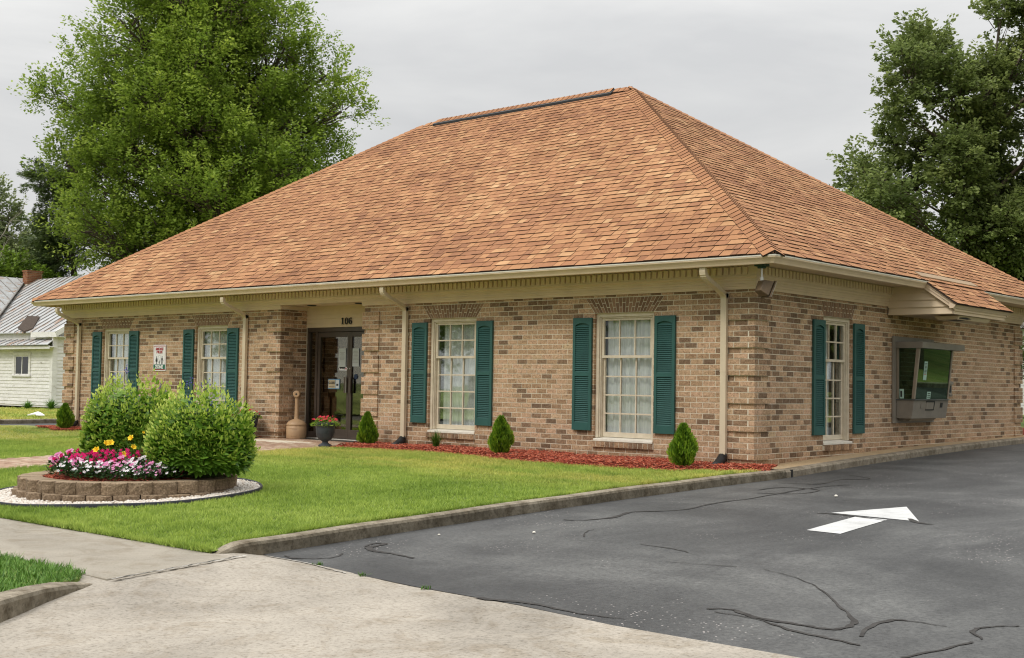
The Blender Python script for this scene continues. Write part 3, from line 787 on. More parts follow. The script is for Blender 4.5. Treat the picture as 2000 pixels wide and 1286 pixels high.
wall_boxes(mbs, 0.12, BD - IN, -0.5, ZTOP + 0.3, sopen, lambda a, b_, z0, z1: mbs.box(-0.12, -IN, a, b_, z0, z1))
SWALL = mbs.obj('wall', M['mortar'], B)
mb = MB(); mb.box(-BL + IN, -BL + 0.12, 0.12, BD - 0.12, -0.5, ZTOP + 0.3); mb2 = MB(); mb2.box(-BL + IN, -0.12, BD - 0.12, BD - IN, -0.5, ZTOP + 0.3); mb2.obj('wall', M['brick'], B)
BWALL = mb.obj('wall', M['brick'], B)
mb = MB(); mb.box(RX0 - 0.12, RX0 - IN, 0.12, RY + 0.1, -0.5, ZTOP + 0.3); mb2 = MB(); mb2.box(RX1 + IN, RX1 + 0.12, 0.12, RY + 0.1, -0.5, ZTOP + 0.3); mb2.obj('wall', M['brick'], B)
RWALL = mb.obj('wall', M['mortar'], B)
mb = MB(); mb.box(-BL + 0.2, -0.2, RY + 1.6, RY + 1.65, -0.3, 2.6); mb.box(-BL + 0.2, -0.2, 0.2, BD - 0.2, -0.06, -0.02); mb.box(-BL + 0.2, -0.2, 0.2, BD - 0.2, 2.6, 2.64); mb.box(-1.3, -1.25, 0.3, BD - 0.2, -0.02, 2.6)
mb.obj('interior', M['dark_room'], B)

fb = []; wallsbricks = {}
def arch_half(z, wbot, wtop):
    t_ = (z - WZ1) / (3 * CH); return wbot / 2 + (wtop - wbot) / 2 * t_
def tone_of(x, z, s_=0):
    n1 = noise.noise(Vector((x * 0.55 + 3.1 + s_ * 17, z * 1.1, 1.7)))
    n2 = noise.noise(Vector((x * 2.1 + s_ * 9, z * 6, 5.0)))
    p_ = 0.22 + 0.34 * n1 + 0.12 * n2 + (0.14 if z > 2.0 else 0)
    if random.random() < p_: return round(random.uniform(0.0, 0.34) * 16) / 16
    return round(random.triangular(0.26, 1.0, 0.7) * 16) / 16
def add_brick(lst, pts, face, tone, proud=0.0, depth=0.09, jit=True):
    """pts: (u,z) polygon; face: 'F' (u=x, outward -Y), 'S' (u=y, outward +X), 'R' recess side wall (plane x=const, outward +X)"""
    cu = sum(p_[0] for p_ in pts) / len(pts); cz = sum(p_[1] for p_ in pts) / len(pts)
    j = random.uniform(-0.0012, 0.0012) if jit else 0
    loc = tuple((q(p_[0] - cu), q(p_[1] - cz)) for p_ in pts)
    key = ('prism', loc, depth)
    if face == 'F':
        mw = Matrix(((1, 0, 0, cu), (0, 1, 0, -proud - j), (0, 0, 1, cz), (0, 0, 0, 1))); nr = Vector((0, -1, 0))
    else:
        x0 = 0.0 if face == 'S' else RX0
        mw = Matrix(((0, -1, 0, x0 + proud + j), (1, 0, 0, cu), (0, 0, 1, cz), (0, 0, 0, 1))); nr = Vector((1, 0, 0))
    lst.append((mw, key, tone, nr))
def lay(lst, a, b_, k, face, par, proud=0.0, ztop=None, sl=None):
    z0 = Z0 + k * CH + 0.0055; z1 = Z0 + (k + 1) * CH - 0.0055
    if ztop is not None: z1 = min(z1, ztop)
    if z1 - z0 < 0.02 or b_ - a < 0.02: return
    off = 0.0 if par == 0 else BLN / 2
    js = [a]; m_ = math.floor((a - off) / BLN) + 1; u = m_ * BLN + off
    while u < b_ - 1e-6: js.append(u); u += BLN
    js.append(b_)
    if len(js) > 2 and js[1] - js[0] < 0.045: js.pop(1)
    if len(js) > 2 and js[-1] - js[-2] < 0.045: js.pop(-2)
    for i in range(len(js) - 1):
        x0 = js[i] + (0.0055 if i else 0); x1 = js[i + 1] - (0.0055 if i < len(js) - 2 else 0)
        pts = [(x0, z0), (x1, z0), (x1, z1), (x0, z1)]
        if sl:
            if sl[0] is not None and i == 0: pts[0] = (sl[0](z0), z0); pts[3] = (sl[0](z1), z1)
            if sl[1] is not None and i == len(js) - 2: pts[1] = (sl[1](z0), z0); pts[2] = (sl[1](z1), z1)
        add_brick(lst, pts, face, tone_of((x0 + x1) / 2, z0, 0 if face == 'F' else 1), proud)
def qgroup(k):      # quoin courses: four proud, one flush
    return k <= 29 and (k - 1) % 5 != 0 if False else ((k - 26) % 5 != 4 if k <= 29 else False)
QW = 0.406
fl, sl_, rl = [], [], []
for k in range(-2, 32):
    par = k % 2; zc = Z0 + (k + .5) * CH; ztop = ZTOP if k == 31 else None
    Q = qgroup(k)
    # ---------- front: left block and right block
    for (a0, b0, leftq, rightq) in [(-BL, RX0, True, True), (RX1, 0.0, True, True)]:
        ivs = []
        a = a0; b_ = b0
        # corner bond at x=0 and recess corner
        la = a0 + QW if Q else a0
        rb = b0 - QW if Q else b0
        if b0 == 0.0 and not Q and par == 1: rb = -0.102
        if b0 == RX0 and not Q and par == 1: rb = RX0 - 0.102
        ops = []
        for c, w_ in FW:
            if a0 < c < b0:
                if WZ0 - 0.02 < zc < WZ1: ops.append((c - w_ / 2, c + w_ / 2, None, None))
                elif WZ0 - 0.095 < zc < WZ0 - 0.0: ops.append((c - w_ / 2 - 0.02, c + w_ / 2 + 0.02, None, None))
                elif WZ1 < zc < WZ1 + 3 * CH:
                    fL = (lambda z, c=c, w_=w_: c - arch_half(z, w_, w_ + 0.34) - 0.008); fR = (lambda z, c=c, w_=w_: c + arch_half(z, w_, w_ + 0.34) + 0.008)
                    ops.append((fL(zc), fR(zc), fL, fR))
        u = la; slL = None
        for (o0, o1, f0, f1) in sorted(ops, key=lambda o_: o_[0]):
            lay(fl, u, o0, k, 'F', par, 0, ztop, (slL, f0)); u = o1; slL = f1
        lay(fl, u, rb, k, 'F', par, 0, ztop, (slL, None))
        if Q:
            e = 0.03
            # left end quoin (its outer corner sticks out to the left)
            la2 = a0 - e; lb2 = a0 + QW - 0.01
            lay(fl, la2 if par == 0 or a0 == RX1 else la2, lb2, k, 'F', par, e)
            ra2 = b0 - QW + 0.01; rb2 = b0 + e - (0.0 if par == 0 else 0.112)
            lay(fl, ra2, rb2, k, 'F', par, e)
    # ---------- side wall
    spar = 1 - par
    s0 = 0.102 if par == 0 else 0.0
    if Q: s0 = QW
    s1 = BD - QW if Q else BD
    ops = []
    c, w_ = SWN
    if WZ0 - 0.02 < zc < WZ1: ops.append((c - w_ / 2, c + w_ / 2, None, None))
    elif WZ0 - 0.095 < zc < WZ0: ops.append((c - w_ / 2 - 0.02, c + w_ / 2 + 0.02, None, None))
    elif WZ1 < zc < WZ1 + 3 * CH:
        fL = lambda z: c - arch_half(z, w_, w_ + 0.25) - 0.008
        fR = lambda z: c + arch_half(z, w_, w_ + 0.25) + 0.008
        ops.append((fL(zc), fR(zc), fL, fR))
    if 0.95 < zc < 1.85: ops.append((4.53, 5.87, None, None))
    u = s0; slL = None
    for (o0, o1, f0, f1) in sorted(ops, key=lambda o_: o_[0]):
        lay(sl_, u, o0, k, 'S', spar, 0, ztop, (slL, f0)); u = o1; slL = f1
    lay(sl_, u, s1, k, 'S', spar, 0, ztop, (slL, None))
    if Q:
        lay(sl_, -0.03 + (0.112 if par == 0 else 0), QW - 0.01, k, 'S', spar, 0.03)
        lay(sl_, BD - QW + 0.01, BD + 0.03, k, 'S', spar, 0.03)
    # ---------- recess side wall (left pier, facing +X)
    r0 = (0.102 if par == 0 else 0.0)
    if Q:
        lay(rl, -0.03 + r0, 0.30, k, 'R', spar, 0.03); lay(rl, 0.31, RY, k, 'R', spar)
    else:
        lay(rl, r0, RY, k, 'R', spar, 0, ztop)
# left side sliver of the right pier and the building's far-left end need no bricks of their own; arches
arch_items = []
def arch(c, wb, wt, face):
    n = 21 if face == 'F' else 19
    zb, zt = WZ1 + 0.004, WZ1 + 3 * CH - 0.006
    for i in range(n):
        b0 = c - wb / 2 + wb * i / n; b1 = c - wb / 2 + wb * (i + 1) / n
        t0 = c - wt / 2 + wt * i / n; t1 = c - wt / 2 + wt * (i + 1) / n
        g = 0.0045
        sp = 0.36 if i % 2 else 0.66
        for (s0, s1) in ((0, sp - 0.022), (sp + 0.022, 1)):
            L0 = lambda s_: b0 + (t0 - b0) * s_ + g; R0 = lambda s_: b1 + (t1 - b1) * s_ - g
            z0 = zb + (zt - zb) * s0; z1 = zb + (zt - zb) * s1
            add_brick(arch_items, [(L0(s0), z0), (R0(s0), z0), (R0(s1), z1), (L0(s1), z1)], face, round(random.random() * 4) / 4, 0.0)
for c, w_ in FW: arch(c, w_, w_ + 0.34, 'F')
arch(SWN[0], SWN[1], SWN[1] + 0.25, 'S')
sill_items = []
def sill_row(c, w_, face):
    n = max(10, int(w_ / 0.083)); a = c - w_ / 2 - 0.015; b_ = c + w_ / 2 + 0.015
    for i in range(n):
        x0 = a + (b_ - a) * i / n + 0.005; x1 = a + (b_ - a) * (i + 1) / n - 0.005
        add_brick(sill_items, [(x0, WZ0 - 0.085), (x1, WZ0 - 0.085), (x1, WZ0 - 0.004), (x0, WZ0 - 0.004)], face, round((0.1 + 0.5 * random.random()) * 6) / 6, 0.035, 0.12, False)
for c, w_ in FW: sill_row(c, w_, 'F')
sill_row(SWN[0], SWN[1], 'S')
for c, w_ in FW:
    mb = MB(); mb.box(c - w_ / 2 - 0.012, c + w_ / 2 + 0.012, -0.031, 0.05, WZ0 - 0.082, WZ0 - 0.006); mb.obj('sill_mortar', M['mortar'], FWALL)
mb = MB(); mb.box(-0.05, 0.031, SWN[0] - SWN[1] / 2 - 0.012, SWN[0] + SWN[1] / 2 + 0.012, WZ0 - 0.082, WZ0 - 0.006); mb.obj('sill_mortar', M['mortar'], SWALL)
# individual bricks are shared out: nearest on front, side
emit(fl, 'brick', FWALL, M['brick'], 190)
emit(sl_, 'brick', SWALL, M['brick'], 110)
emit(rl, 'brick', RWALL, M['brick'], 0)
emit(arch_items, 'arch_brick', FWALL, M['dark_brick'], 300)
emit(sill_items, 'sill_brick', FWALL, M['brick'], 100)
# mortar cores behind quoins
mb = MB()
for k in range(-2, 30):
    if qgroup(k) and not qgroup(k - 1):
        z0 = Z0 + k * CH + 0.002; z1 = Z0 + (k + 4) * CH - 0.004
        e = 0.026
        mb.box(-QW + 0.014, e, -e, 0.002, z0, z1); mb.box(-0.002, e - 0.001, 0.004, QW - 0.014, z0, z1)
        mb.box(RX0 - QW + 0.014, RX0 + e, -e, 0.002, z0, z1); mb.box(RX0 - 0.002, RX0 + e - 0.001, 0.004, 0.296, z0, z1)
        mb.box(RX1 - e, RX1 + QW - 0.014, -e, 0.002, z0, z1); mb.box(RX1 - e + 0.001, RX1 + 0.002, 0.004, 0.296, z0, z1)
        mb.box(-BL - e, -BL + QW - 0.014, -e, 0.002, z0, z1); mb.box(-BL - e + 0.001, -BL + 0.01, 0.004, 0.3, z0, z1)
        mb.box(-0.002, e, BD - QW + 0.014, BD + e, z0, z1)
mb.obj('quoin_core', M['mortar'], FWALL, 'stuff')

# ---- windows
def build_window(c, w_, face, cur):
    """local frame: x along wall, y into the wall, z up; origin at wall face, opening centre"""
    F0 = MB(); h0, h1 = WZ0, WZ1; hw = w_ / 2
    y0 = 0.045
    F0.box(-hw, -hw + 0.055, y0, 0.16, h0 + 0.05, h1); F0.box(hw - 0.055, hw, y0, 0.16, h0 + 0.05, h1)
    F0.box(-hw + 0.055, hw - 0.055, y0, 0.16, h1 - 0.055, h1)
    for s_ in (-1, 1):   # stepped stops
        F0.box(min(s_ * (hw - 0.055), s_ * (hw - 0.075)), max(s_ * (hw - 0.055), s_ * (hw - 0.075)), y0 + 0.02, 0.16, h0 + 0.055, h1 - 0.055)
        F0.box(min(s_ * (hw - 0.075), s_ * (hw - 0.085)), max(s_ * (hw - 0.075), s_ * (hw - 0.085)), y0 + 0.04, 0.16, h0 + 0.055, h1 - 0.075)
    F0.box(-hw + 0.075, hw - 0.075, y0 + 0.02, 0.16, h1 - 0.075, h1 - 0.055)
    win = F0.obj('window', M['window_paint'], B, bevel=0.004)
    S_ = MB(); S_.prism([(-hw + 0.002, -0.012, h0), (-hw + 0.002, -0.012, h0 + 0.035), (-hw + 0.002, 0.16, h0 + 0.06), (-hw + 0.002, 0.16, h0)], (w_ - 0.004, 0, 0)); S_.obj('sill', M['white_paint'], win, bevel=0.004)
    iw = hw - 0.085; zt = h1 - 0.075; zm = 1.511; zb = h0 + 0.062
    def sash(name, za, zb_, rows, yy, botrail, mat):
        s_ = MB(); st = 0.035; x0, x1 = -iw, iw
        s_.box(x0, x0 + st, yy, yy + 0.035, za, zb_); s_.box(x1 - st, x1, yy, yy + 0.035, za, zb_)
        s_.box(x0 + st, x1 - st, yy, yy + 0.035, za, za + botrail); s_.box(x0 + st, x1 - st, yy, yy + 0.035, zb_ - 0.035, zb_)
        gx0, gx1, gz0, gz1 = x0 + st, x1 - st, za + botrail, zb_ - 0.035
        pw = (gx1 - gx0) / 3; ph = (gz1 - gz0) / rows; mt = 0.011
        for i in (1, 2): s_.box(gx0 + pw * i - mt, gx0 + pw * i + mt, yy + 0.004, yy + 0.03, gz0, gz1)
        for j in range(1, rows):
            for i in range(3):
                s_.box(gx0 + pw * i + (mt if i else 0), gx0 + pw * (i + 1) - (mt if i < 2 else 0), yy + 0.006, yy + 0.028, gz0 + ph * j - mt, gz0 + ph * j + mt)
        so_ = s_.obj(name, mat, win, bevel=0.002)
        for j in range(rows):
            for i in range(3):
                g = MB(); g.box(-pw / 2 + mt * .5, pw / 2 - mt * .5, 0, 0.004, -ph / 2 + mt * .5, ph / 2 - mt * .5)
                key = (round(pw, 3), round(ph, 3))
                if key not in PANES: PANES[key] = mesh_np('pane', g.v, g.f, M['glass'])
                pn = link('pane', PANES[key], win, None, (gx0 + pw * (i + .5), yy + 0.018, gz0 + ph * (j + .5)))
                pn.rotation_euler = (random.uniform(-.004, .004), 0, random.uniform(-.006, .006))
    sash('upper_sash', zm - 0.02, zt, 2, 0.085, 0.04, M['window_paint'])
    sash('lower_sash', zb, zm + 0.015, 4, 0.122, 0.075, M['window_paint'])
    # curtain with folds
    n = 120; V = []; ph0 = random.random() * 6
    x0c, x1c = cur
    for j, z in enumerate((h0, 0.8, 1.4, h1)):
        for i in range(n + 1):
            x = x0c + (x1c - x0c) * i / n
            V.append((x, 0.21 + 0.014 * math.sin(x * 64 + ph0 + 1.3 * math.sin(x * 11 + j * .25)) + 0.012 * math.sin(x * 27 + ph0), z))
    Fc = [(j * (n + 1) + i, j * (n + 1) + i + 1, (j + 1) * (n + 1) + i + 1, (j + 1) * (n + 1) + i) for j in range(3) for i in range(n)]
    link('curtain', mesh_np('curtain', V, Fc, M['curtain'], smooth=True), win)
    if face == 'F': win.location = (c, 0, 0)
    else: win.location = (0, c, 0); win.rotation_euler = (0, 0, math.pi / 2)
    return win
PANES = {}
build_window(FW[0][0], 1.08, 'F', (-0.40, 0.56)); build_window(FW[1][0], 1.08, 'F', (-0.5, 0.56))
build_window(FW[2][0], 1.08, 'F', (-0.40, 0.56)); build_window(FW[3][0], 1.08, 'F', (-0.44, 0.56)); build_window(SWN[0], SWN[1], 'S', (-0.45, 0.12))
# meeting rail catch
# ---- shutters
def shutter_meshes():
    W, H = 0.355, 1.70; T = 0.035
    f = MB(); st = 0.047
    f.box(0, st, -T, 0, 0, H); f.box(W - st, W, -T, 0, 0, H); f.box(st, W - st, -T, 0, 0, 0.115); f.box(st, W - st, -T, 0, 0.815, 0.875)
    # arched top rail
    n = 12; xs = lin(st, W - st, n)
    prof = [(x, H - 0.115 + 0.035 * math.sin(math.pi * i / n) ** 0.8) for i, x in enumerate(xs)]
    for i in range(n):
        f.prism([(xs[i], -T, prof[i][1]), (xs[i + 1], -T, prof[i + 1][1]), (xs[i + 1], -T, H), (xs[i], -T, H)], (0, T, 0))
    f.box(st, W - st, -0.006, -0.001, 0.115, H - 0.08)
    for (x, z) in ((0.02, 0.45), (W - 0.02, 0.45), (0.02, 1.35), (W - 0.02, 1.35)):
        f.box(x - 0.006, x + 0.006, -T - 0.003, -T, z - 0.006, z + 0.006)
    s_ = MB()
    def slats(z0, z1):
        n = int((z1 - z0) / 0.0285)
        for i in range(n):
            z = z0 + (z1 - z0) * i / n
            s_.prism([(st, -T + 0.004, z), (st, -T + 0.008, z - 0.002), (st, -0.006, z + 0.026), (st, -0.010, z + 0.028)], (W - 2 * st, 0, 0))
    slats(0.117, 0.813); slats(0.877, H - 0.112)
    return mesh_np('shutter', f.v, f.f, M['shutter']), mesh_np('slats', s_.v, s_.f, M['shutter'])
SHM, SLM = shutter_meshes()
def put_shutter(u, face):
    o = link('shutter', SHM, B, None, (u, -0.006, 0.398) if face == 'F' else (0.006, u, 0.398))
    md = o.modifiers.new('bevel', 'BEVEL'); md.width = 0.003; md.segments = 1; md.limit_method = 'ANGLE'
    if face == 'S': o.rotation_euler = (0, 0, math.pi / 2)
    s_ = link('slats', SLM, o, 'stuff')
for u in (-16.913, -15.418, -13.382, -11.879, -6.626, -5.128, -3.115, -1.617): put_shutter(u, 'F')
put_shutter(1.664, 'S'); put_shutter(2.984, 'S')

# ---- cornice sweeps
RECT = [(-BL, 0), (0, 0), (0, BD), (-BL, BD)]
def sweep(path, prof, mat, name, parent, closed=False, caps=True, smooth=False):
    """path corners with outward side to the right of travel (counter-clockwise plan); prof: (offset outward, z)"""
    V = []; n = len(path); k = len(prof)
    for i in range(n):
        p_ = Vector(path[i])
        if closed or 0 < i < n - 1:
            a = (p_ - Vector(path[i - 1])).normalized(); b_ = (Vector(path[(i + 1) % n]) - p_).normalized()
        elif i == 0: a = b_ = (Vector(path[1]) - p_).normalized()
        else: a = b_ = (p_ - Vector(path[i - 1])).normalized()
        na = Vector((a.y, -a.x)); nb = Vector((b_.y, -b_.x)); mt = na + nb; mt = mt / (1 + na.dot(nb))
        for (o_, z) in prof: V.append((p_.x + mt.x * o_, p_.y + mt.y * o_, z))
    F = []
    for i in range(n if closed else n - 1):
        for j in range(k):
            a = i * k + j; b_ = i * k + (j + 1) % k; c2 = ((i + 1) % n) * k + (j + 1) % k; d_ = ((i + 1) % n) * k + j
            F.append((a, d_, c2, b_))
    if not closed and caps: F += [tuple(range(k)), tuple((n - 1) * k + j for j in range(k - 1, -1, -1))]
    return link(name, mesh_np(name, V, F, mat, smooth=smooth), parent)
RECTP = [(-BL, 0), (0, 0), (0, BD), (-BL, BD)]
XE = -BL + 0.40
RECTE = [(XE, 0), (0, 0), (0, BD), (XE, BD)]
low = [(-0.01, 2.505), (-0.01, 2.43), (0.028, 2.43), (0.030, 2.470), (0.040, 2.474), (0.042, 2.505)]
corn = sweep([(RX1 - 0.045, 0), (0, 0), (0, BD), (-BL, BD), (-BL, 0), (RX0 + 0.02, 0)], low, M['trim'], 'cornice', B)
sweep(RECTP, [(-0.01, 2.612), (-0.01, 2.507), (0.044, 2.507), (0.046, 2.540), (0.060, 2.545), (0.062, 2.568), (0.088, 2.592), (0.090, 2.612)], M['trim'], 'crown_moulding', corn, True)
sweep(RECTP, [(-0.01, 2.742), (-0.01, 2.614), (0.086, 2.614), (0.086, 2.742)], M['trim'], 'dentil_band', corn, True)
# dentils
dm = MB(); dm.box(-0.033, 0.033, -0.026, 0, 0, 0.098); DM = mesh_np('dentil', dm.v, dm.f, M['trim'])
x = -BL + 0.05
while x < 0.0:
    link('dentil', DM, corn, None, (x, -0.087, 2.630)); x += 0.0995
y = 0.12; cnt = 0
while y < BD:
    if not (4.22 < y < 6.45):
        d_ = link('dentil', DM, corn, None, (0.087, y, 2.630)); d_.rotation_euler = (0, 0, math.pi / 2)
    y += 0.0995
# soffit and fascia
OG = 0.665
sweep(RECTE, [(0.0, 2.765), (0.0, 2.744), (OG - 0.09, 2.744), (OG - 0.09, 2.70), (OG - 0.065, 2.70), (OG - 0.065, 2.800), (0.3, 2.800)], M['trim'], 'soffit', B, True)
# gutter, K profile, broken by the drive-up canopy
GP = [(OG - 0.062, 2.695), (OG - 0.0, 2.695), (OG + 0.012, 2.72), (OG + 0.030, 2.745), (OG + 0.055, 2.770), (OG + 0.058, 2.785), (OG - 0.062, 2.785)]
CY0, CY1 = 4.23, 6.42
gut = sweep([(0, CY1 + 0.12), (0, BD), (XE, BD), (XE, 0), (0, 0), (0, CY0 - 0.06)], GP, M['trim'], 'gutter', B)
sweep([(0, CY1 + 0.12), (0, BD), (XE, BD), (XE, 0), (0, 0), (0, CY0 - 0.06)], [(OG - 0.01, 2.787), (OG + 0.060, 2.787), (OG + 0.062, 2.803), (OG - 0.01, 2.803)], M['lip'], 'gutter_lip', gut)
# ---- downspouts
def spout(x, kick=0.16):
    W, D_ = 0.092, 0.062; mb = MB()
    pth = smooth_path([(-0.60, 2.70), (-0.60, 2.64), (-0.565, 2.585), (-0.45, 2.53), (-0.22, 2.44), (-0.10, 2.385), (-0.055, 2.33), (-0.052, 2.2), (-0.052, 0.24), (-0.058, 0.16), (-0.085, 0.10), (-0.14, 0.055)], 5)
    V = []
    for i, (y, z) in enumerate(pth):
        a = Vector(pth[max(i - 1, 0)]); b_ = Vector(pth[min(i + 1, len(pth) - 1)]); d = (b_ - a).normalized(); n_ = Vector((d.y, -d.x))
        corr = 0.004 * (1 if i % 2 else -1) if (2.36 < z < 2.62) else 0
        for (sx, sn) in ((-1, -1), (1, -1), (1, 1), (-1, 1)):
            V.append((sx * W / 2, y + n_.x * sn * (D_ / 2 + corr), z + n_.y * sn * (D_ / 2 + corr)))
    F = [(i * 4 + j, i * 4 + (j + 1) % 4, (i + 1) * 4 + (j + 1) % 4, (i + 1) * 4 + j) for i in range(len(pth) - 1) for j in range(4)]
    F = [tuple(reversed(f)) for f in F] + [(0, 1, 2, 3), tuple(len(V) - 4 + j for j in (3, 2, 1, 0))]
    zb = lawn_z(x, 0)
    o = link('downspout', mesh_np('downspout', V, F, M['spout']), B, None, (x, 0, zb * 0.8))
    md = o.modifiers.new('bevel', 'BEVEL'); md.width = 0.006; md.segments = 2; md.limit_method = 'ANGLE'; md.angle_limit = math.radians(50)
    s_ = MB(); s_.box(-W / 2 - 0.003, W / 2 + 0.003, -0.052 - D_ / 2 - 0.003, -0.052 + D_ / 2 + 0.003, 1.30, 1.306); s_.box(-W / 2 - 0.012, W / 2 + 0.012, -0.015, -0.005, 1.9, 1.94); s_.box(-W / 2 - 0.003, W / 2 + 0.003, -0.052 - D_ / 2 - 0.003, -0.052 + D_ / 2 + 0.003, 2.215, 2.222)
    s_.obj('spout_joint', M['spout'], o)
    k_ = MB(); k_.tube([(0, -0.06, 0.14), (0, -0.11, 0.075), (0, -0.20, 0.03), (0, -0.32, 0.0)], [0.06, 0.072, 0.062, 0.05], 10); k_.tube([(-0.045, -0.07, 0.13), (-0.06, -0.06, 0.165)], [0.02, 0.008], 5); k_.tube([(0.045, -0.07, 0.13), (0.06, -0.06, 0.165)], [0.02, 0.008], 5)
    k_.obj('drain_boot', M['black'], o, smooth=True)
for x in (-17.47, -11.27, -6.78, -0.44): spout(x)

# ---- roof
EZ = 2.825
EV = OG + 0.02
AR = Vector((-5.842, 5.225, 7.047)); AL = Vector((-11.717, 5.225, 7.047))
cFR = Vector((EV, -EV, EZ)); cFL = Vector((XE - EV, -EV, EZ)); cBR = Vector((EV, BD + EV, EZ)); cBL = Vector((XE - EV, BD + EV, EZ))
mb = MB()
dn = Vector((0, 0, -0.012))
pl = [cFL + dn, cFR + dn, cBR + dn, cBL + dn, AR + dn, AL + dn]
mb.poly(pl, [(0, 1, 4, 5), (1, 2, 4), (2, 3, 5, 4), (3, 0, 5)])
mb.poly([p_ + Vector((0, 0, -0.02)) for p_ in pl[:4]], [(3, 2, 1, 0)])
ROOF = mb.obj('roof', M['felt'], B)
sweep(RECTE, [(OG - 0.064, 2.812), (EV + 0.012, 2.788), (EV + 0.012, 2.812)], simple('brown_drip_edge', (0.07, 0.045, 0.03), 0.5), 'drip_edge', ROOF, True)
shing = []
def shingle_plane(p0, p1, top0, top1, exposure=0.143, tgt=None, pad=0.0):
    """eave p0->p1, top edge top0->top1 (may coincide)"""
    tgt = shing if tgt is None else tgt
    U = (p1 - p0).normalized(); mid = (top0 + top1) / 2 - p0; Vd = (mid - U * mid.dot(U)); H = Vd.length; Vd.normalize()
    Nn = U.cross(Vd).normalized()
    if Nn.z < 0: Nn = -Nn
    a_top = (top0 - p0).dot(U); b_top = (top1 - p0).dot(U); Ltot = (p1 - p0).length
    rows = int(H / exposure) + 1
    for j in range(rows):
        v0 = j * exposure - (0.012 if j == 0 else 0); v1 = min(j * exposure + exposure + 0.02, H)
        if v1 - v0 < 0.02: continue
        f = lambda v: (a_top * v / H, Ltot + (b_top - Ltot) * v / H)
        lo0, hi0 = f(max(v0, 0)); lo1, hi1 = f(v1)
        u = lo0 - random.random() * 0.2
        while u < hi0:
            w_ = random.choice((0.10, 0.13, 0.15, 0.17, 0.2, 0.22, 0.26))
            a = u; b_ = u + w_ - 0.008; u += w_
            pts = [(max(a, lo0), v0), (min(b_, hi0), v0), (min(b_, hi1), v1), (max(a, lo1), v1)]
            if pts[1][0] - pts[0][0] < 0.02: continue
            if pts[2][0] < pts[3][0] + 0.002:
                if pts[3][0] > pts[2][0]: 
                    mx_ = (pts[2][0] + pts[3][0]) / 2; pts[2] = (mx_ + 0.001, v1); pts[3] = (mx_ - 0.001, v1)
            cu = (pts[0][0] + pts[1][0]) / 2; cv = (v0 + v1) / 2
            loc = tuple((q(x_ - cu), q(y_ - cv)) for x_, y_ in pts)
            th = 0.016 if random.random() < 0.55 else 0.009
            n1 = noise.noise(Vector((cu * 0.35, cv * 0.8, p0.x))) * 0.22
            tn = min(1, max(0.16, random.gauss(0.54 + n1 * 0.8, 0.15)))
            tn = 0.14 + round((tn - 0.14) * 12) / 12 * 1.0
            tn = min(1.0, tn)
            # local x=U, local z=V, local y = inward; tilt so lower edge stands proud
            ang = math.atan2(th - 0.002, v1 - v0)
            Vt = (Vd * math.cos(ang) - Nn * math.sin(ang)); Nt = (Nn * math.cos(ang) + Vd * math.sin(ang))
            ctr = p0 + U * cu + Vd * cv + Nn * (th + 0.003) / 2 + Nn * 0.002
            mw = Matrix(((U.x, -Nt.x, Vt.x, ctr.x), (U.y, -Nt.y, Vt.y, ctr.y), (U.z, -Nt.z, Vt.z, ctr.z), (0, 0, 0, 1)))
            tgt.append((mw, ('shingle', loc, th), tn, Nt))
_t0 = template
def template(key, tone, mat):
    if key[0] != 'shingle': return _t0(key, tone, mat)
    kk = (key, tone, mat.name)
    if kk in TEMPL: return TEMPL[kk]
    mb = MB(); _, pts, th = key
    # outward is -y locally; top face keeps tone, edges are dark asphalt
    a = [(p_[0], 0.0, p_[1]) for p_ in pts]; b_ = [(p_[0], th, p_[1]) for p_ in pts]
    ccw = (pts[1][0] - pts[0][0]) >= 0
    mb.poly(a, [(0, 1, 2, 3)], tone)
    mb.poly([a[0], a[1], b_[1], b_[0]], [(0, 3, 2, 1)], 0.03)
    mb.poly([a[1], a[2], b_[2], b_[1]], [(0, 3, 2, 1)], 0.03)
    mb.poly([a[3], a[0], b_[0], b_[3]], [(0, 3, 2, 1)], 0.03)
    TEMPL[kk] = [mb, None]; return TEMPL[kk]
shingle_plane(cFL, cFR, AL, AR)
shingle_plane(cFR, cBR, AR, AR)
shingle_plane(cBR, cBL, AR, AL)
shingle_plane(cBL, cFL, AL, AL)
emit(shing, 'shingle', ROOF, M['shingle'], 300)
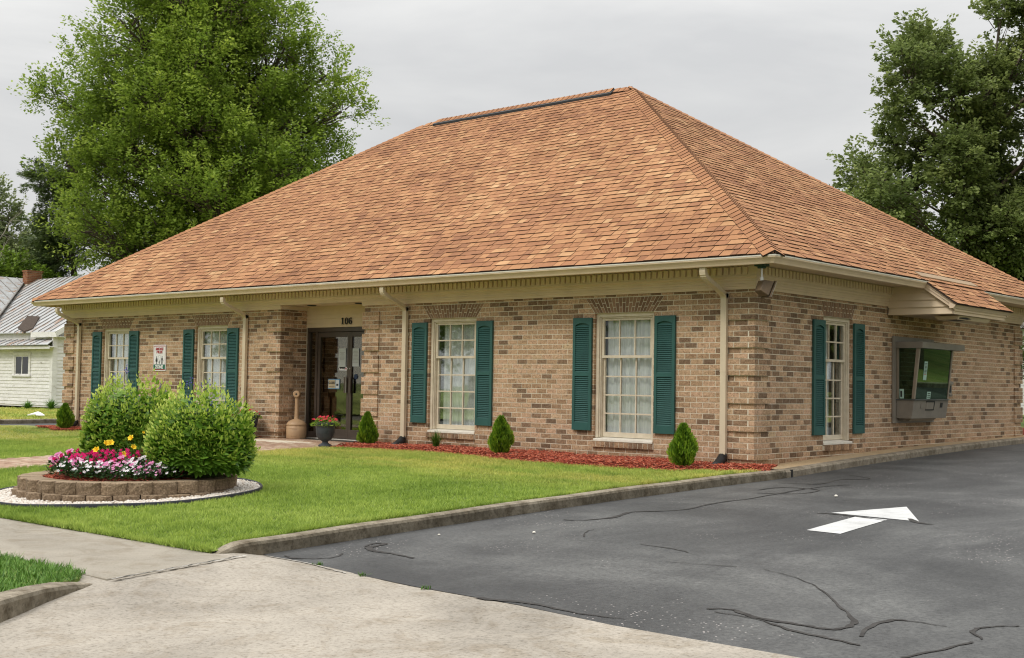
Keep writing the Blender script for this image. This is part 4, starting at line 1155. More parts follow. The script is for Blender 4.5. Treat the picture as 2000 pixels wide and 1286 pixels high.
# hip and ridge caps
def caps(p0, p1, nA, nB, name='cap_shingle', lift=0.0, half=0.15, tone_r=(0.2, 0.5)):
    d = (p1 - p0); Ln = d.length; d.normalize()
    def sidedir(nrm):
        s_ = d.cross(nrm).normalized()
        if s_.z > 0: s_ = -s_
        return s_
    a = sidedir(nA); b_ = sidedir(nB); up = (nA + nB).normalized()
    ln = 0.19; V = []; meshes = []
    for tn in (0.35, 0.42, 0.5, 0.58):
        m_ = MB()
        P_ = lambda s_, side, h: d * s_ + side * half + up * h
        th = 0.016
        top = [P_(0, a, th - 0.004), d * 0 + up * (th + 0.014), P_(0, b_, th - 0.004), P_(ln, a, 0.0), d * ln + up * 0.014, P_(ln, b_, 0.0)]
        m_.poly(top, [(0, 1, 4, 3), (1, 2, 5, 4)], tn)
        lo = [P_(0, a, -0.012), up * -0.002, P_(0, b_, -0.012)]
        m_.poly([top[0], top[1], lo[1], lo[0]], [(0, 3, 2, 1)], 0.03); m_.poly([top[1], top[2], lo[2], lo[1]], [(0, 3, 2, 1)], 0.03)
        m_.poly([top[0], top[3], P_(ln, a, -0.014), lo[0]], [(0, 1, 2, 3)], 0.03); m_.poly([top[2], top[5], P_(ln, b_, -0.014), lo[2]], [(0, 1, 2, 3)], 0.03)
        meshes.append(mesh_np(name, m_.v, m_.f, M['shingle'], m_.t))
    s_ = 0.0
    while s_ < Ln - 0.1:
        link(name, random.choice(meshes), ROOF, None, tuple(p0 + d * s_ + Vector((0, 0, 0.012 + lift)))); s_ += 0.142
def pn(p0, p1, p2):
    n_ = (p1 - p0).cross(p2 - p0).normalized(); return n_ if n_.z > 0 else -n_
nF, nR_, nB_, nL_ = pn(cFL, cFR, AR), pn(cFR, cBR, AR), pn(cBR, cBL, AL), pn(cBL, cFL, AL)
caps(cFR, AR, nF, nR_, half=0.16); caps(cFL, AL, nF, nL_, half=0.14); caps(cBR, AR, nR_, nB_, half=0.14)
mb = MB(); mb.prism([(-11.3, 5.225 - 0.17, 6.93), (-11.3, 5.225 - 0.17, 6.99), (-11.3, 5.225, 7.105), (-11.3, 5.225 + 0.17, 6.99), (-11.3, 5.225 + 0.17, 6.93)], (5.05, 0, 0)); mb.obj('ridge_vent', M['black'], ROOF)
caps(Vector((-6.3, 5.225, 7.095)), Vector((-11.25, 5.225, 7.095)), nF, nB_, half=0.15)
caps(AR + Vector((0, 0, 0.01)), AR + Vector((-0.45, 0, 0.03)), nF, nB_, half=0.14); caps(AL + Vector((0.5, 0, 0.01)), AL, nF, nB_, half=0.14)

# ---- drive-up canopy
can = MB()
XO, ZO = 1.10, 2.29
sy = [CY0 + 0.0]
for y in (CY0, CY1):
    pass
# cheek walls of lap boards (left cheek visible)
cheek = MB()
zt_at = lambda x: 2.86 - (x - 0.60) * (2.86 - 2.42) / (XO - 0.60) if x > 0.60 else 2.86
ncb = 5
CANO = MB(); CANO.box(0.04, XO - 0.04, CY0 + 0.02, CY1 - 0.02, 2.30, 2.38); CANO.prism([(0.04, CY0 + 0.02, 2.38), (XO - 0.04, CY0 + 0.02, 2.38), (0.60, CY0 + 0.02, 2.80), (0.04, CY0 + 0.02, 2.80)], (0, CY1 - CY0 - 0.04, 0))
cobj = CANO.obj('canopy', M['trim'], B)
bh = 0.115
for j in range(5):
    z0 = 2.29 + j * bh; z1 = z0 + bh
    xr0 = 0.60 + (XO - 0.60) * (2.86 - z0) / (2.86 - 2.40) if z0 > 2.40 else XO; xr1 = 0.60 + (XO - 0.60) * (2.86 - z1) / (2.86 - 2.40) if z1 > 2.40 else XO
    xr0 = min(xr0, XO - 0.02); xr1 = min(xr1, XO - 0.02)
    for (yy, sg) in ((CY0, -1), (CY1, 1)):
        mb = MB(); mb.poly([(0.03, yy + sg * 0.026, z0), (xr0, yy + sg * 0.026, z0), (xr1, yy + sg * 0.002, z1), (0.03, yy + sg * 0.002, z1), (0.03, yy - sg * 0.02, z0), (xr0, yy - sg * 0.02, z0), (xr1, yy - sg * 0.02, z1), (0.03, yy - sg * 0.02, z1)],
                           [(0, 1, 2, 3), (4, 7, 6, 5), (0, 4, 5, 1), (1, 5, 6, 2), (3, 2, 6, 7), (0, 3, 7, 4)]); mb.obj('siding_board', M['trim_light'], cobj)
mb = MB()
mb.box(XO - 0.03, XO + 0.0, CY0 - 0.018, CY1 + 0.018, 2.285, 2.37); mb.box(XO + 0.0, XO + 0.018, CY0 - 0.03, CY1 + 0.03, 2.335, 2.37)
mb.prism([(XO - 0.03, CY0 - 0.12, 2.371), (XO + 0.035, CY0 - 0.12, 2.371), (XO + 0.075, CY0 - 0.12, 2.42), (XO + 0.075, CY0 - 0.12, 2.435), (XO - 0.03, CY0 - 0.12, 2.445)], (0, CY1 - CY0 + 0.24, 0))
mb.obj('fascia', M['trim'], cobj)
# rakes
SL = (2.885 - 2.435) / (0.58 - (XO + 0.09))
for yy in (CY0 - 0.118, CY1 + 0.018):
    mb = MB()
    for (dz0, dz1, o0, o1) in ((-0.13, -0.075, 0.03, 0.1), (-0.075, -0.035, 0.015, 0.1), (-0.035, -0.006, 0.0, 0.1)):
        mb.prism([(0.56, yy + o0, 2.885 + dz0), (XO + 0.03, yy + o0, 2.885 + SL * (XO + 0.03 - 0.58) + dz0), (XO + 0.03, yy + o0, 2.885 + SL * (XO + 0.03 - 0.58) + dz1), (0.56, yy + o0, 2.885 + dz1)], (0, o1 - o0, 0))
    mb.obj('rake_board', M['trim'], cobj)
csh = []
pA = Vector((XO + 0.095, CY0 - 0.14, 2.437)); pB = Vector((XO + 0.095, CY1 + 0.14, 2.437)); tA = Vector((0.50, CY0 - 0.14, 2.437 - SL * (XO + 0.095 - 0.50))); tB = Vector((0.50, CY1 + 0.14, tA.z))
mb = MB(); mb.prism([tuple(pA), tuple(pB), tuple(tB), tuple(tA)], (0, 0, -0.02)); deck = mb.obj('canopy_roof', M['felt'], cobj)
shingle_plane(pA, pB, tA, tB, 0.125, csh)
emit(csh, 'canopy_shingle', cobj, M['shingle'], 0)
mb = MB(); mb.prism([(0.62, CY0 - 0.1, 2.886), (0.62, 5.33, 2.886), (0.50, 5.33, 2.964), (0.50, CY0 - 0.1, 2.964)], (0, 0, 0.012)); mb.prism([(0.62, 5.34, 2.883), (0.62, CY1 + 0.1, 2.883), (0.50, CY1 + 0.1, 2.961), (0.50, 5.34, 2.961)], (0, 0, 0.012))
fo = mb.obj('flashing', simple('tan_flashing', (0.36, 0.25, 0.15), 0.7), cobj)
# fluorescent fixture under canopy, cracked lens
mb = MB(); mb.prism([(0.62, 4.62, 2.285), (1.04, 4.62, 2.285), (1.0, 4.62, 2.22), (0.68, 4.62, 2.22)], (0, 1.35, 0)); mb.obj('ceiling_light', M['trim_light'], cobj, bevel=0.008)
mb = MB(); mb.prism([(1.022, 4.66, 2.25), (1.015, 4.66, 2.235), (1.012, 5.0, 2.232), (1.02, 5.15, 2.245), (1.03, 4.9, 2.262)], (0.006, 0, 0.002)); mb.prism([(0.80, 4.66, 2.219), (0.98, 4.66, 2.219), (0.97, 5.0, 2.219), (0.82, 5.1, 2.219)], (0, 0, -0.004)); mb.obj('broken_lens', M['black'], cobj)

# ---- teller window
TY0, TY1 = 4.51, 5.93
mb = MB(); mb.box(0.004, 0.035, 4.40, 4.51, 0.54, 1.96); mb.box(0.004, 0.035, 5.93, 6.04, 0.54, 1.96); mb.box(0.004, 0.033, 4.51, 5.93, 1.87, 1.96); mb.box(0.004, 0.033, 4.51, 5.93, 0.54, 0.62)
TW = mb.obj('teller_window', M['grey_metal'], B, bevel=0.003)
mb = MB(); mb.prism([(0.036, TY0, 0.62), (0.29, TY0, 0.62), (0.335, TY0, 0.92), (0.036, TY0, 0.92)], (0, TY1 - TY0, 0)); mb.prism([(0.036, TY0 + .1, 0.575), (0.2, TY0 + .1, 0.575), (0.25, TY0 + .1, 0.618), (0.036, TY0 + .1, 0.618)], (0, 1.0, 0)); mb.obj('counter_box', M['grey_metal'], TW, bevel=0.004)
mb = MB(); mb.box(0.036, 0.36, TY0 - 0.015, TY1 + 0.01, 0.921, 0.936); mb.obj('counter_top', simple('dark_shelf', (0.09, 0.10, 0.10), 0.35), TW)
mb = MB(); mb.box(0.034, 0.485, TY0 - 0.02, 6.27, 1.765, 1.868); mb.obj('header_box', M['grey_metal'], TW, bevel=0.004)
M['post'] = simple('light_bronze_post', (0.30, 0.245, 0.185), 0.4, (0.24, 0.2, 0.15), 5)
mb = MB()   # posts
for y in (TY0, TY1 - 0.05):
    mb = MB(); mb.prism([(0.29, y, 0.937), (0.335, y, 0.937), (0.425, y, 1.764), (0.37, y, 1.764)], (0, 0.05, 0)); mb.obj('corner_post', M['post'], TW, bevel=0.002)
mb = MB(); mb.box(0.036, 0.075, TY0, TY0 + 0.04, 0.937, 1.764)
mb.obj('corner_post', simple('light_bronze_metal', (0.27, 0.22, 0.165), 0.4, (0.22, 0.18, 0.135), 5), TW, bevel=0.002)
mb = MB(); mb.prism([(0.318, TY0 + 0.05, 0.94), (0.324, TY0 + 0.05, 0.94), (0.408, TY0 + 0.05, 1.762), (0.402, TY0 + 0.05, 1.762)], (0, TY1 - TY0 - 0.10, 0)); mb.obj('front_glass', M['teller_glass'], TW)
mb = MB(); mb.prism([(0.075, TY0 + 0.02, 0.94), (0.29, TY0 + 0.02, 0.94), (0.372, TY0 + 0.02, 1.762), (0.075, TY0 + 0.02, 1.762)], (0, 0.006, 0)); mb.obj('side_glass', M['teller_glass'], TW)
mb = MB(); mb.prism([(0.036, TY1 - 0.02, 0.94), (0.29, TY1 - 0.02, 0.94), (0.372, TY1 - 0.02, 1.762), (0.036, TY1 - 0.02, 1.762)], (0, 0.006, 0)); mb.obj('side_glass', M['teller_glass'], TW)
ndir = Vector((0.33, 0, 1)).normalized()
fx = lambda z: 0.29 + (z - 0.62) * 0.15
mb = MB(); mb.prism([(fx(0.78) + 0.001, 5.02, 0.77), (fx(0.88) + 0.001, 5.02, 0.90), (fx(0.88) + 0.001, 5.32, 0.90), (fx(0.78) + 0.001, 5.32, 0.77)], (0.006, 0, 0)); mb.obj('deal_drawer', M['grey_metal'], TW, bevel=0.002)
mb = MB(); mb.prism([(fx(0.885) + 0.004, 5.0, 0.888), (fx(0.885) + 0.004, 5.34, 0.888), (fx(0.905) + 0.004, 5.34, 0.912), (fx(0.905) + 0.004, 5.0, 0.912)], (0.006, 0, 0)); mb.prism([(fx(0.765) + 0.004, 5.0, 0.755), (fx(0.765) + 0.004, 5.34, 0.755), (fx(0.775) + 0.004, 5.34, 0.768), (fx(0.775) + 0.004, 5.0, 0.768)], (0.006, 0, 0)); mb.prism([(fx(0.765) + 0.004, 5.325, 0.768), (fx(0.765) + 0.004, 5.345, 0.768), (fx(0.885) + 0.004, 5.345, 0.888), (fx(0.885) + 0.004, 5.325, 0.888)], (0.006, 0, 0)); mb.obj('drawer_trim', M['black'], TW)
for (y, z, m_) in ((4.80, 0.83, 'grey_metal'), (5.60, 0.84, 'black')):
    mb = MB(); mb.prism([(fx(z - .04) + 0.002, y, z - 0.04), (fx(z - .04) + 0.002, y + 0.09, z - 0.04), (fx(z + .04) + 0.002, y + 0.09, z + 0.04), (fx(z + .04) + 0.002, y, z + 0.04)], (0.005, 0, 0)); mb.obj('speaker_plate', M[m_], TW)
gx = lambda z: 0.324 + (z - 0.94) * 0.1022
def on_glass(name, y0, y1, z0, z1, mat, lab, cat, off=0.003, th=0.002):
    mb = MB(); mb.prism([(gx(z0) + off, y0, z0), (gx(z0) + off, y1, z0), (gx(z1) + off, y1, z1), (gx(z1) + off, y0, z1)], (th, 0, 0)); o = mb.obj(name, mat)
    if lab: tag(o, lab, cat)
    return o
nt_ = on_glass('notice', 4.80, 4.93, 1.25, 1.555, M['sticker'], 'tall pale green notice with list of lines on drive-up window glass', 'notice')
for i in range(9):
    o = on_glass('print', 4.82, 4.91, 1.34 + i * 0.022, 1.35 + i * 0.022, M['ink'] if i else M['sign_red'], None, None, 0.006, 0.0006); o.parent = nt_; 
st = on_glass('sticker', 5.02, 5.17, 0.945, 1.06, M['sticker'], 'small pale green sticker low on drive-up window glass', 'sticker')
for i in range(3):
    o = on_glass('print', 5.04, 5.15, 0.965 + i * 0.03, 0.978 + i * 0.03, M['ink'], None, None, 0.006, 0.0006); o.parent = st
mb = MB(); mb.box(0.085, 0.16, TY0 + 0.010, TY0 + 0.014, 0.945, 1.10); sc_ = tag(mb.obj('sticker', M['sticker']), 'pale green card inside the narrow side pane of drive-up window', 'sticker')
mb = MB(); mb.box(0.10, 0.13, TY0 + 0.007, TY0 + 0.0095, 0.97, 1.07); mb.obj('print', M['ink'], sc_)
# box beside the teller window
mb = MB(); mb.box(0.004, 0.13, 6.42, 6.60, 0.98, 1.25); mb.box(0.13, 0.16, 6.44, 6.60, 1.19, 1.245); mb.box(0.13, 0.155, 6.44, 6.58, 1.0, 1.02); ib = mb.obj('night_deposit_box', M['grey_metal'], B, bevel=0.004)
mb = MB(); mb.box(0.131, 0.134, 6.48, 6.56, 1.05, 1.17); mb.obj('slot', M['black'], ib)

# ---- entrance recess
mb = MB()
for j in range(5):
    z0 = 2.105 + j * 0.084; mb = MB(); z1 = min(z0 + 0.084, 2.512)
    mb.poly([(RX0, RY - 0.008, z0), (RX1, RY - 0.008, z0), (RX1, RY + 0.015, z1), (RX0, RY + 0.015, z1), (RX0, RY + 0.04, z0), (RX1, RY + 0.04, z0), (RX1, RY + 0.04, z1), (RX0, RY + 0.04, z1)], [(0, 1, 2, 3), (0, 4, 5, 1), (4, 7, 6, 5), (3, 2, 6, 7)]); mb.obj('siding_board', M['trim_light'], B)
mb = MB(); mb.box(RX0 - 0.1, RX1 + 0.1, 0.13, RY + 0.1, 2.513, 2.54); mb.box(RX0, RX1, -0.004, 0.129, 2.509, 2.53); mb.box(RX0 + 0.001, RX0 + 0.02, 0.02, RY, 2.44, 2.508); mb.obj('porch_ceiling', M['trim'], B)
for x in (-9.7, -8.35):
    mb = MB(); mb.lathe([(0.09, -0.002), (0.09, -0.012), (0.07, -0.018)], (x, 0.3, 2.513), 20); mb.obj('downlight', M['black'], B)
DZ = 0.0
def frame_part(name, bs, mat=M['bronze']):
    mb = MB()
    for b_ in bs: mb.box(*b_)
    return mb.obj(name, mat, B, bevel=0.003)
mb = MB(); mb.box(RX0, RX1, RY - 0.06, RY + 0.1, -0.05, -0.01); mb.obj('threshold', M['lip'], B)
frame_part('door_frame', [(RX0 + .002, RX0 + 0.05, RY + .02, RY + 0.12, -0.01, 2.104), (RX1 - 0.05, RX1 - .002, RY + .02, RY + 0.12, -0.01, 2.104), (RX0 + 0.05, RX1 - 0.05, RY + .02, RY + 0.12, 2.02, 2.104), (-9.985, -9.925, RY + .02, RY + 0.12, -0.01, 2.02), (-8.085, -8.035, RY + .02, RY + 0.12, -0.01, 2.02), (RX0 + .05, -9.985, RY + .03, RY + .11, -0.01, 0.1)])
mb = MB(); mb.box(RX0 + 0.05, -9.985, RY + 0.06, RY + 0.066, 0.1, 2.02); mb.obj('sidelight_glass', M['door_glass'], B)
mb = MB(); mb.box(-8.035, RX1 - 0.05, RY + 0.06, RY + 0.066, -0.01, 2.02); mb.obj('sidelight_glass', M['door_glass'], B)
def door(x0, x1, hx):
    mb = MB(); st = 0.062; y0, y1 = RY + 0.035, RY + 0.08
    mb.box(x0, x0 + st, y0, y1, 0.0, 2.012); mb.box(x1 - st, x1, y0, y1, 0.0, 2.012); mb.box(x0 + st, x1 - st, y0, y1, 0.0, 0.17); mb.box(x0 + st, x1 - st, y0, y1, 1.92, 2.012)
    d_ = mb.obj('door', M['bronze'], B, bevel=0.004)
    g = MB(); g.box(x0 + st, x1 - st, y0 + 0.02, y0 + 0.026, 0.17, 1.92); g.obj('door_glass', M['door_glass'], d_)
    g = MB(); g.box(x0 + st, x1 - st, y0 + 0.05, y0 + 0.09, 1.12, 1.155); g.obj('push_bar', M['black'], d_)
    h = MB(); s_ = 1 if hx > (x0 + x1) / 2 else -1
    h.box(hx - 0.045, hx + 0.01, y0 - 0.045, y0 - 0.03, 0.86, 1.16) if s_ > 0 else h.box(hx - 0.01, hx + 0.045, y0 - 0.045, y0 - 0.03, 0.86, 1.16)
    h.box(hx - 0.012, hx + 0.0, y0 - 0.03, y0, 0.88, 0.9); h.box(hx - 0.012, hx, y0 - 0.03, y0, 1.12, 1.14)
    h.obj('handle', M['bronze'], d_)
    if s_ > 0:
        h = MB(); h.box(hx + 0.011, hx + 0.02, y0 - 0.047, y0 - 0.028, 0.86, 1.17); h.obj('handle_edge', M['steel'], d_)
    h = MB(); h.lathe([(0.012, 0), (0.012, 0.012)], (0, 0, 0), 12); lk = h.obj('lock', M['steel'], d_, loc=(hx + 0.02 * s_, y0 - 0.001, 1.32)); lk.rotation_euler = (math.pi / 2, 0, 0)
door(-9.92, -9.012, -9.06); door(-9.008, -8.09, -8.96)
# lobby behind the glass
mb = MB(); mb.box(-10.1, -8.0, 2.0, 2.05, -0.02, 2.5); mb.obj('lobby_wall', simple('lobby_wall', (0.16, 0.13, 0.08), 0.9), B)
mb = MB(); mb.box(-10.1, -8.0, 1.97, 1.99, 0.52, 0.62); mb.obj('chair_rail', M['black'], B)
# papers taped on doors
GY = RY + 0.052
def paper(x0, x1, z0, z1, mat, name, lab, cat):
    mb = MB(); mb.box(x0, x1, GY - 0.003, GY - 0.001, z0, z1); return tag(mb.obj(name, mat), lab, cat)
p1 = paper(-9.33, -9.13, 1.33, 1.70, M['paper'], 'notice', 'white paper notice taped to the left glass door', 'notice')
for i in range(7):
    mb = MB(); w_ = random.uniform(0.04, 0.075); mb.box(-9.23 - w_, -9.23 + w_, GY - 0.0042, GY - 0.0034, 1.62 - i * 0.022, 1.627 - i * 0.022); mb.obj('print', simple('grey_ink', (0.3, 0.3, 0.3)) if i == 0 else bpy.data.materials['grey_ink'], p1)
p2 = paper(-8.94, -8.76, 1.36, 1.70, M['paper'], 'notice', 'white paper notice taped to the right glass door', 'notice')
for i in range(9):
    mb = MB(); w_ = random.uniform(0.05, 0.08); mb.box(-8.85 - w_, -8.85 + w_, GY - 0.0042, GY - 0.0034, 1.64 - i * 0.026, 1.646 - i * 0.026); mb.obj('print', bpy.data.materials['grey_ink'], p2)

FONTS = {}
def text(s_, size, mat, mw, parent, ext=0.002, bold=0.0, name='lettering', sx=1.0, spacing=1.0):
    cu = bpy.data.curves.new(name, 'FONT'); cu.body = s_; cu.size = size; cu.extrude = ext; cu.align_x = 'CENTER'; cu.align_y = 'CENTER'; cu.offset = bold; cu.space_character = spacing; cu.resolution_u = 3
    to = bpy.data.objects.new(name, cu); COL.objects.link(to)
    dg = bpy.context.evaluated_depsgraph_get(); me = bpy.data.meshes.new_from_object(to.evaluated_get(dg))
    COL.objects.unlink(to); bpy.data.objects.remove(to)
    me.materials.clear(); me.materials.append(mat)
    o = bpy.data.objects.new(name, me); COL.objects.link(o); o.parent = parent
    o.matrix_basis = mw @ Matrix.Diagonal((sx, 1, 1, 1)); return o
def facing_front(x, y, z): return Matrix.Translation((x, y, z)) @ Matrix.Rotation(math.pi / 2, 4, 'X')
cs = paper(-9.62, -9.29, 0.93, 1.12, M['blue'], 'closed_sign', 'blue-edged cream CLOSED sign on the left glass door', 'sign')
mb = MB(); mb.box(-9.61, -9.41, GY - 0.0042, GY - 0.0034, 0.945, 1.105); mb.obj('panel', simple('cream_card', (0.45, 0.37, 0.24), 0.7), cs)
mb = MB(); mb.box(-9.40, -9.30, GY - 0.0042, GY - 0.0034, 0.945, 1.105); mb.obj('panel', M['paper'], cs)
text('CLOSED', 0.058, M['ink'], facing_front(-9.51, GY - 0.006, 1.045), cs, 0.0005, 0.002, sx=0.9)
mb = MB(); mb.box(-9.59, -9.43, GY - 0.0052, GY - 0.0044, 0.965, 0.975); mb.box(-9.38, -9.32, GY - 0.0052, GY - 0.0044, 0.99, 1.03); mb.obj('print', M['ink'], cs)
GY = RY + 0.052
ns = paper(-9.30, -9.09, 1.285, 1.35, M['sign_white'], 'no_smoking_sticker', 'small white No Smoking sticker under notice on left glass door', 'sticker')
text('No Smoking', 0.032, M['ink'], facing_front(-9.21, GY - 0.006, 1.318), ns, 0.0005, 0.001, sx=0.85)
mb = MB(); mb.lathe([(0.018, 0), (0.018, 0.0006)], (0, 0, 0), 14); nn = mb.obj('symbol', M['sign_red'], ns, loc=(-9.115, GY - 0.0034, 1.318)); nn.rotation_euler = (math.pi / 2, 0, 0)
mb = MB(); mb.lathe([(0.05, 0), (0.05, 0.0006)], (0, 0, 0), 16); nn = tag(mb.obj('decal', simple('dark_blue_decal', (0.02, 0.035, 0.07)), loc=(-8.84, GY - 0.002, 1.17)), 'round dark blue decal low on right glass door', 'sticker'); nn.rotation_euler = (math.pi / 2, 0, 0)

# house number 106 in serif figures, built as solid shapes
def fig(name, polys, x):
    mb = MB()
    for pl_ in polys:
        for qd in pl_: mb.prism([(x + a, RY - 0.026, z) for a, z in qd], (0, 0.014, 0))
    return mb.obj(name, M['ink'], B, kind=None)
def ringq(cx_, cz, ro_x, ro_z, ri_x, ri_z, a0=0, a1=360, n=28):
    out_ = []
    for i in range(n):
        t0 = math.radians(a0 + (a1 - a0) * i / n); t1 = math.radians(a0 + (a1 - a0) * (i + 1) / n)
        out_.append([(cx_ + ro_x * math.cos(t0), cz + ro_z * math.sin(t0)), (cx_ + ro_x * math.cos(t1), cz + ro_z * math.sin(t1)), (cx_ + ri_x * math.cos(t1), cz + ri_z * math.sin(t1)), (cx_ + ri_x * math.cos(t0), cz + ri_z * math.sin(t0))])
    return out_
zc = 2.215; H2 = 0.062
one = [[(-0.012, zc - H2), (0.012, zc - H2), (0.012, zc + H2), (-0.012, zc + H2)], [(-0.03, zc - H2), (0.03, zc - H2), (0.03, zc - H2 + 0.012), (-0.03, zc - H2 + 0.012)], [(-0.03, zc + H2 - 0.03), (-0.012, zc + H2 - 0.022), (-0.012, zc + H2), (-0.03, zc + H2 - 0.018)]]
fig('number', [one], -9.165)
fig('number', [ringq(0, zc, 0.045, H2 + 0.002, 0.021, H2 - 0.008)], -9.055)
fig('number', [ringq(0, zc - 0.024, 0.043, 0.040, 0.020, 0.030), ringq(0.022, zc + 0.0, 0.067, 0.064, 0.043, 0.054, 95, 185, 12), [[(0.018, zc + 0.045), (0.036, zc + 0.038), (0.036, zc + 0.056), (0.016, zc + 0.064)]]], -8.945)

# ---- smoke free zone sign
SG = thing('smoke_free_sign', 'white red and green SMOKE FREE ZONE sign on brick between left windows', 'sign', (-14.26, -0.012, 1.235))
mb = MB(); mb.box(-0.235, 0.235, -0.004, 0.004, 0.0, 0.555); mb.obj('plate', M['sign_white'], SG, bevel=0.003)
def sg(name, bs, mat, y=-0.0062, t_=0.0018):
    mb = MB()
    for (x0, x1, z0, z1) in bs: mb.box(x0, x1, y, y + t_, z0, z1)
    return mb.obj(name, mat, SG)
sg('border', [(-0.215, 0.215, 0.52, 0.535), (-0.215, -0.207, 0.14, 0.52), (0.207, 0.215, 0.14, 0.52), (-0.215, 0.215, 0.02, 0.034)], M['sign_red'])
sg('green_panel', [(-0.215, 0.215, 0.036, 0.138)], M['sign_green'])
ty = -0.0075
text('SMOKE', 0.074, M['sign_red'], facing_front(0, ty, 0.465), SG, 0.001, 0.0035, sx=1.12, spacing=1.1)
text('FREE', 0.074, M['sign_red'], facing_front(0, ty, 0.398), SG, 0.001, 0.0035, sx=1.25, spacing=1.2)
text('ZONE', 0.092, M['sign_white'], facing_front(0, ty, 0.083), SG, 0.001, 0.0045, sx=1.15)
def figure(cx_, s_, skirt):
    mb = MB(); y = -0.0062
    pr = lambda pts: mb.prism([(cx_ + a * s_, y, 0.145 + b_ * s_) for a, b_ in pts], (0, 0.0018, 0))
    pr([(0.016 * math.cos(a * math.pi / 6), 0.15 + 0.016 * math.sin(a * math.pi / 6)) for a in range(12)])
    if skirt: pr([(-0.014, 0.128), (0.014, 0.128), (0.03, 0.05), (-0.03, 0.05)])
    else: pr([(-0.02, 0.128), (0.02, 0.128), (0.018, 0.0), (-0.018, 0.0)])
    pr([(-0.014, 0.128), (-0.022, 0.125), (-0.055, 0.06), (-0.048, 0.057)]); pr([(0.014, 0.128), (0.048, 0.057), (0.055, 0.06), (0.022, 0.125)])
    pr([(-0.014, 0.05), (-0.004, 0.05), (-0.004, 0.0), (-0.014, 0.0)]); pr([(0.004, 0.05), (0.014, 0.05), (0.014, 0.0), (0.004, 0.0)])
    mb.obj('pictogram', M['ink'], SG)
figure(-0.1, 1.0, True); figure(0.1, 1.0, False); figure(0.0, 0.5, False)
mb = MB()
for i in range(16):
    a = math.pi * 2 * i / 16; b_ = math.pi * 2 * (i + 1) / 16
    mb.prism([(0.052 * math.cos(a), -0.0058, 0.285 + 0.052 * math.sin(a)), (0.052 * math.cos(b_), -0.0058, 0.285 + 0.052 * math.sin(b_)), (0.045 * math.cos(b_), -0.0058, 0.285 + 0.045 * math.sin(b_)), (0.045 * math.cos(a), -0.0058, 0.285 + 0.045 * math.sin(a))], (0, 0.0014, 0))
mb.obj('ring_symbol', M['paper'], SG)

# ---- floodlight at the corner soffit
FL = thing('floodlight', 'brown box floodlight hanging under the eave at the near corner', 'floodlight', (0.30, -0.33, 2.744))
mb = MB(); mb.box(-0.075, 0.075, -0.075, 0.075, -0.05, -0.002); mb.lathe([(0.06, -0.075), (0.06, -0.05)], (0, 0, 0), 10); mb.obj('junction_box', M['green_cap'], FL, bevel=0.005)
mb = MB(); mb.tube([(0, 0, -0.07), (0, 0, -0.2)], 0.013, 8); mb.tube([(0, 0, -0.19), (0.0, 0.0, -0.25)], 0.026, 8); mb.obj('stem', M['steel'], FL)
d1 = Vector((0.59, 0.82, -0.40)).normalized()   # facing direction
sd = d1.cross(Vector((0, 0, 1))).normalized(); u2 = sd.cross(d1)
def fl_box(c, w_, h_, dp, name, mat, taper=1.0):
    mb = MB(); c = Vector(c); V = []
    for (e, s_) in ((-dp / 2, taper), (dp / 2, 1.0)):
        for (a, b_) in ((-1, -1), (1, -1), (1, 1), (-1, 1)): V.append(tuple(c + d1 * e + sd * a * w_ / 2 * s_ + u2 * b_ * h_ / 2 * s_))
    mb.poly(V, [(0, 1, 2, 3), (7, 6, 5, 4), (0, 4, 5, 1), (1, 5, 6, 2), (2, 6, 7, 3), (3, 7, 4, 0)]); return mb.obj(name, mat, FL, bevel=0.012)
fl_box((0.03, -0.01, -0.33), 0.26, 0.21, 0.13, 'housing', M['rust_lamp'], 0.72)
fl_box(Vector((0.03, -0.01, -0.33)) + d1 * 0.085, 0.29, 0.24, 0.018, 'door_rim', M['rust_lamp'])
fl_box(Vector((0.03, -0.01, -0.33)) + d1 * 0.098, 0.27, 0.21, 0.006, 'lens', M['lens'])

# ================================================================== planting beds
def chips(name, pts, zf, n, L0, W0, mat, parent=None, inside=None, hgt=0.02):
    V = []; F = []; T_ = []; c = 0; o = 0
    while c < n:
        x, y = pts()
        if inside and not inside(x, y): continue
        z = zf(x, y) + random.random() * hgt; a = random.random() * 6.283; t_ = random.uniform(-0.35, 0.35); l = L0 * random.uniform(0.5, 1.5) / 2; w_ = W0 * random.uniform(0.6, 1.4) / 2
        dx, dy, dz = math.cos(a) * math.cos(t_) * l, math.sin(a) * math.cos(t_) * l, math.sin(t_) * l; wx, wy = -math.sin(a) * w_, math.cos(a) * w_
        V += [(x - dx - wx, y - dy - wy, z - dz), (x + dx - wx * .6, y + dy - wy * .6, z + dz), (x + dx + wx * .6, y + dy + wy * .6, z + dz), (x - dx + wx, y - dy + wy, z - dz), (x, y, z - 0.008), (x, y, z + 0.004)]
        F += [(o, o + 1, o + 5), (o + 1, o + 2, o + 5), (o + 2, o + 3, o + 5), (o + 3, o, o + 5), (o + 1, o, o + 4), (o + 2, o + 1, o + 4), (o + 3, o + 2, o + 4), (o, o + 3, o + 4)]
        tt = random.random(); T_ += [tt] * 6; o += 6; c += 1
    return mesh_np(name, V, np.array(F), mat, T_)
def bed_edge(x):     # front edge of the right-hand bed
    if x > -0.4: return -0.98 + max(0, x + 0.4) * 0.9
    if x > -4.0: return -1.25 + 0.14 * math.cos((x + 2.1) * 1.3) * -1 + 0.0
    return -1.02 + 0.12 * math.sin(x * 1.1 + 1.2) + (0.12 if x < -6.5 else 0)
def bed_z(x, y):
    e = bed_edge(x); t_ = min(1, max(0, (y - e) / 0.25)); return lawn_z(x, y) + 0.0 + 0.045 * t_ * t_ * (3 - 2 * t_) + 0.008 * math.sin(x * 3) * t_ - 0.004
